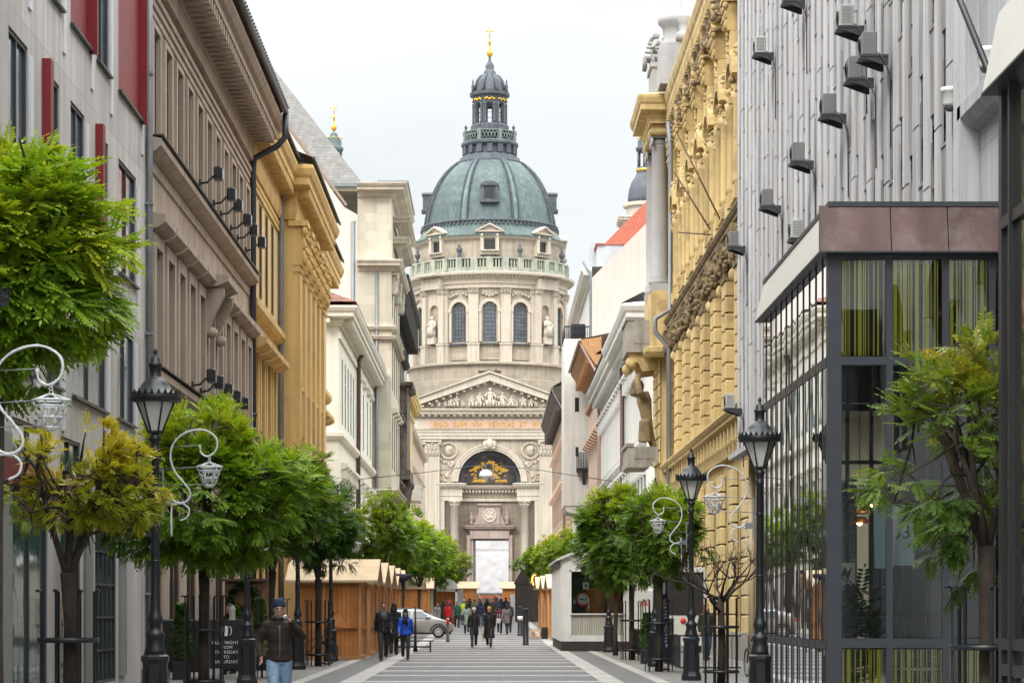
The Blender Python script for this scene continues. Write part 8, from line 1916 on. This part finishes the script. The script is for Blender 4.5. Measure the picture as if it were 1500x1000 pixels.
for i, (x, y, h, l, rz, c, hem, tr, hr, ht) in enumerate(crowd):
    person(x,y,h,l,rz,cloth(*c),hem,.02 if hem < .75 else 0,tr,None,hr,.18 if i % 3 == 1 else 0,cloth(*ht) if ht else None,.3+.4*((i*7) % 5)/5,voxel=.024,swap=bool(i % 2),group=CR,bulk=1.05)
def bag(name, x, y, z, sx, sz, m, l):
    b = MB(); b.bbox(-sx/2,sx/2,-.07,.07,0,sz,.03); o = b.build('shoulder_bag',m,None,(x,y,gz(y)+z)); tag(o,l,'bag'); s = MB(); s.tube([(-sx*.4,0,sz),(-sx*.2,0,sz+.25),(sx*.2,0,sz+.25),(sx*.4,0,sz)],.012,5); s.build('strap',m,o)
bag('b',-1.72,139.85,.75,.32,.34,BLK2,'dark shoulder bag of the woman in the sage coat'); bag('b',.40,138.75,.62,.24,.26,cloth('white_bag',(.5,.5,.5)),'white round bag of the maroon coated pedestrian')
# ------------------------------------------------------------------ pieces that stand apart become parts of their own
def split_parts(o, tol=.06, limit=60):
    me = o.data; nv = len(me.vertices)
    if nv > 60000: return
    par = list(range(nv))
    def fd(a):
        while par[a] != a: par[a] = par[par[a]]; a = par[a]
        return a
    for p in me.polygons:
        v = list(p.vertices); a = fd(v[0])
        for w in v[1:]:
            b = fd(w)
            if a != b: par[b] = a
    box = {}
    for i, v in enumerate(me.vertices):
        r = fd(i); c = v.co
        if r not in box: box[r] = [c.x,c.y,c.z,c.x,c.y,c.z]
        else:
            q = box[r]; q[0] = min(q[0],c.x); q[1] = min(q[1],c.y); q[2] = min(q[2],c.z); q[3] = max(q[3],c.x); q[4] = max(q[4],c.y); q[5] = max(q[5],c.z)
    keys = list(box)
    if len(keys) < 2 or len(keys) > 2500: return
    cl = {k:k for k in keys}
    def fc(a):
        while cl[a] != a: cl[a] = cl[cl[a]]; a = cl[a]
        return a
    keys.sort(key=lambda k: box[k][0])
    for i, a in enumerate(keys):
        A = box[a]
        for b in keys[i+1:]:
            B = box[b]
            if B[0] > A[3]+tol: break
            if B[1] <= A[4]+tol and B[4] >= A[1]-tol and B[2] <= A[5]+tol and B[5] >= A[2]-tol:
                x, y = fc(a), fc(b)
                if x != y: cl[y] = x
    groups = {}
    for k in keys: groups.setdefault(fc(k), []).append(k)
    if not 2 <= len(groups) <= limit: return
    lab = {}
    for gi, ks in enumerate(groups.values()):
        for k in ks: lab[k] = gi
    pg = [[] for _ in groups]
    for p in me.polygons: pg[lab[fd(p.vertices[0])]].append(p)
    nm = o.name.split('.')[0]
    for gi, ps in enumerate(pg):
        if not ps: continue
        idx = {}; vs = []; fs = []; mi = []; sm = []
        for p in ps:
            f = []
            for v in p.vertices:
                if v not in idx: idx[v] = len(vs); vs.append(tuple(me.vertices[v].co))
                f.append(idx[v])
            fs.append(f); mi.append(p.material_index); sm.append(p.use_smooth)
        n = bpy.data.meshes.new(nm); n.from_pydata(vs, [], fs)
        for m in me.materials: n.materials.append(m)
        n.polygons.foreach_set('material_index', mi); n.polygons.foreach_set('use_smooth', sm); n.update()
        if gi == 0: first = n
        else:
            q = bpy.data.objects.new(nm, n); COL.objects.link(q); q.parent = o.parent; q.matrix_local = o.matrix_local.copy()
    o.data = first
SPLIT = {'downpipe','cornice','balcony','balcony_bracket','inner_pilaster','string_course','lower_wall','upper_wall','console','rustication','wing_wall','recess_shade_strip','side_wall','carved_medallion','entablature','atlas_figure',
         'flagpole','pier_panel','railing','urns','flashing','glass_front','inner_partition','support','feet','legs','cushion','canopy','roof','bay_pedestal','corner_bay','gutter','oriel','mansard','moulding','roof_sculpture','inner_boards','window_surround','stand','eaves','steps','carved_relief','lantern_body','capital','frame','door','gable','lunette_gold','rails','side_window','extra','tower_gilding','lunette_frame','window_hood','pane','garland'}
for o in list(SC.objects):
    if o.type == 'MESH' and o.parent is not None and o.name.split('.')[0] in SPLIT and o.data.users == 1: split_parts(o)
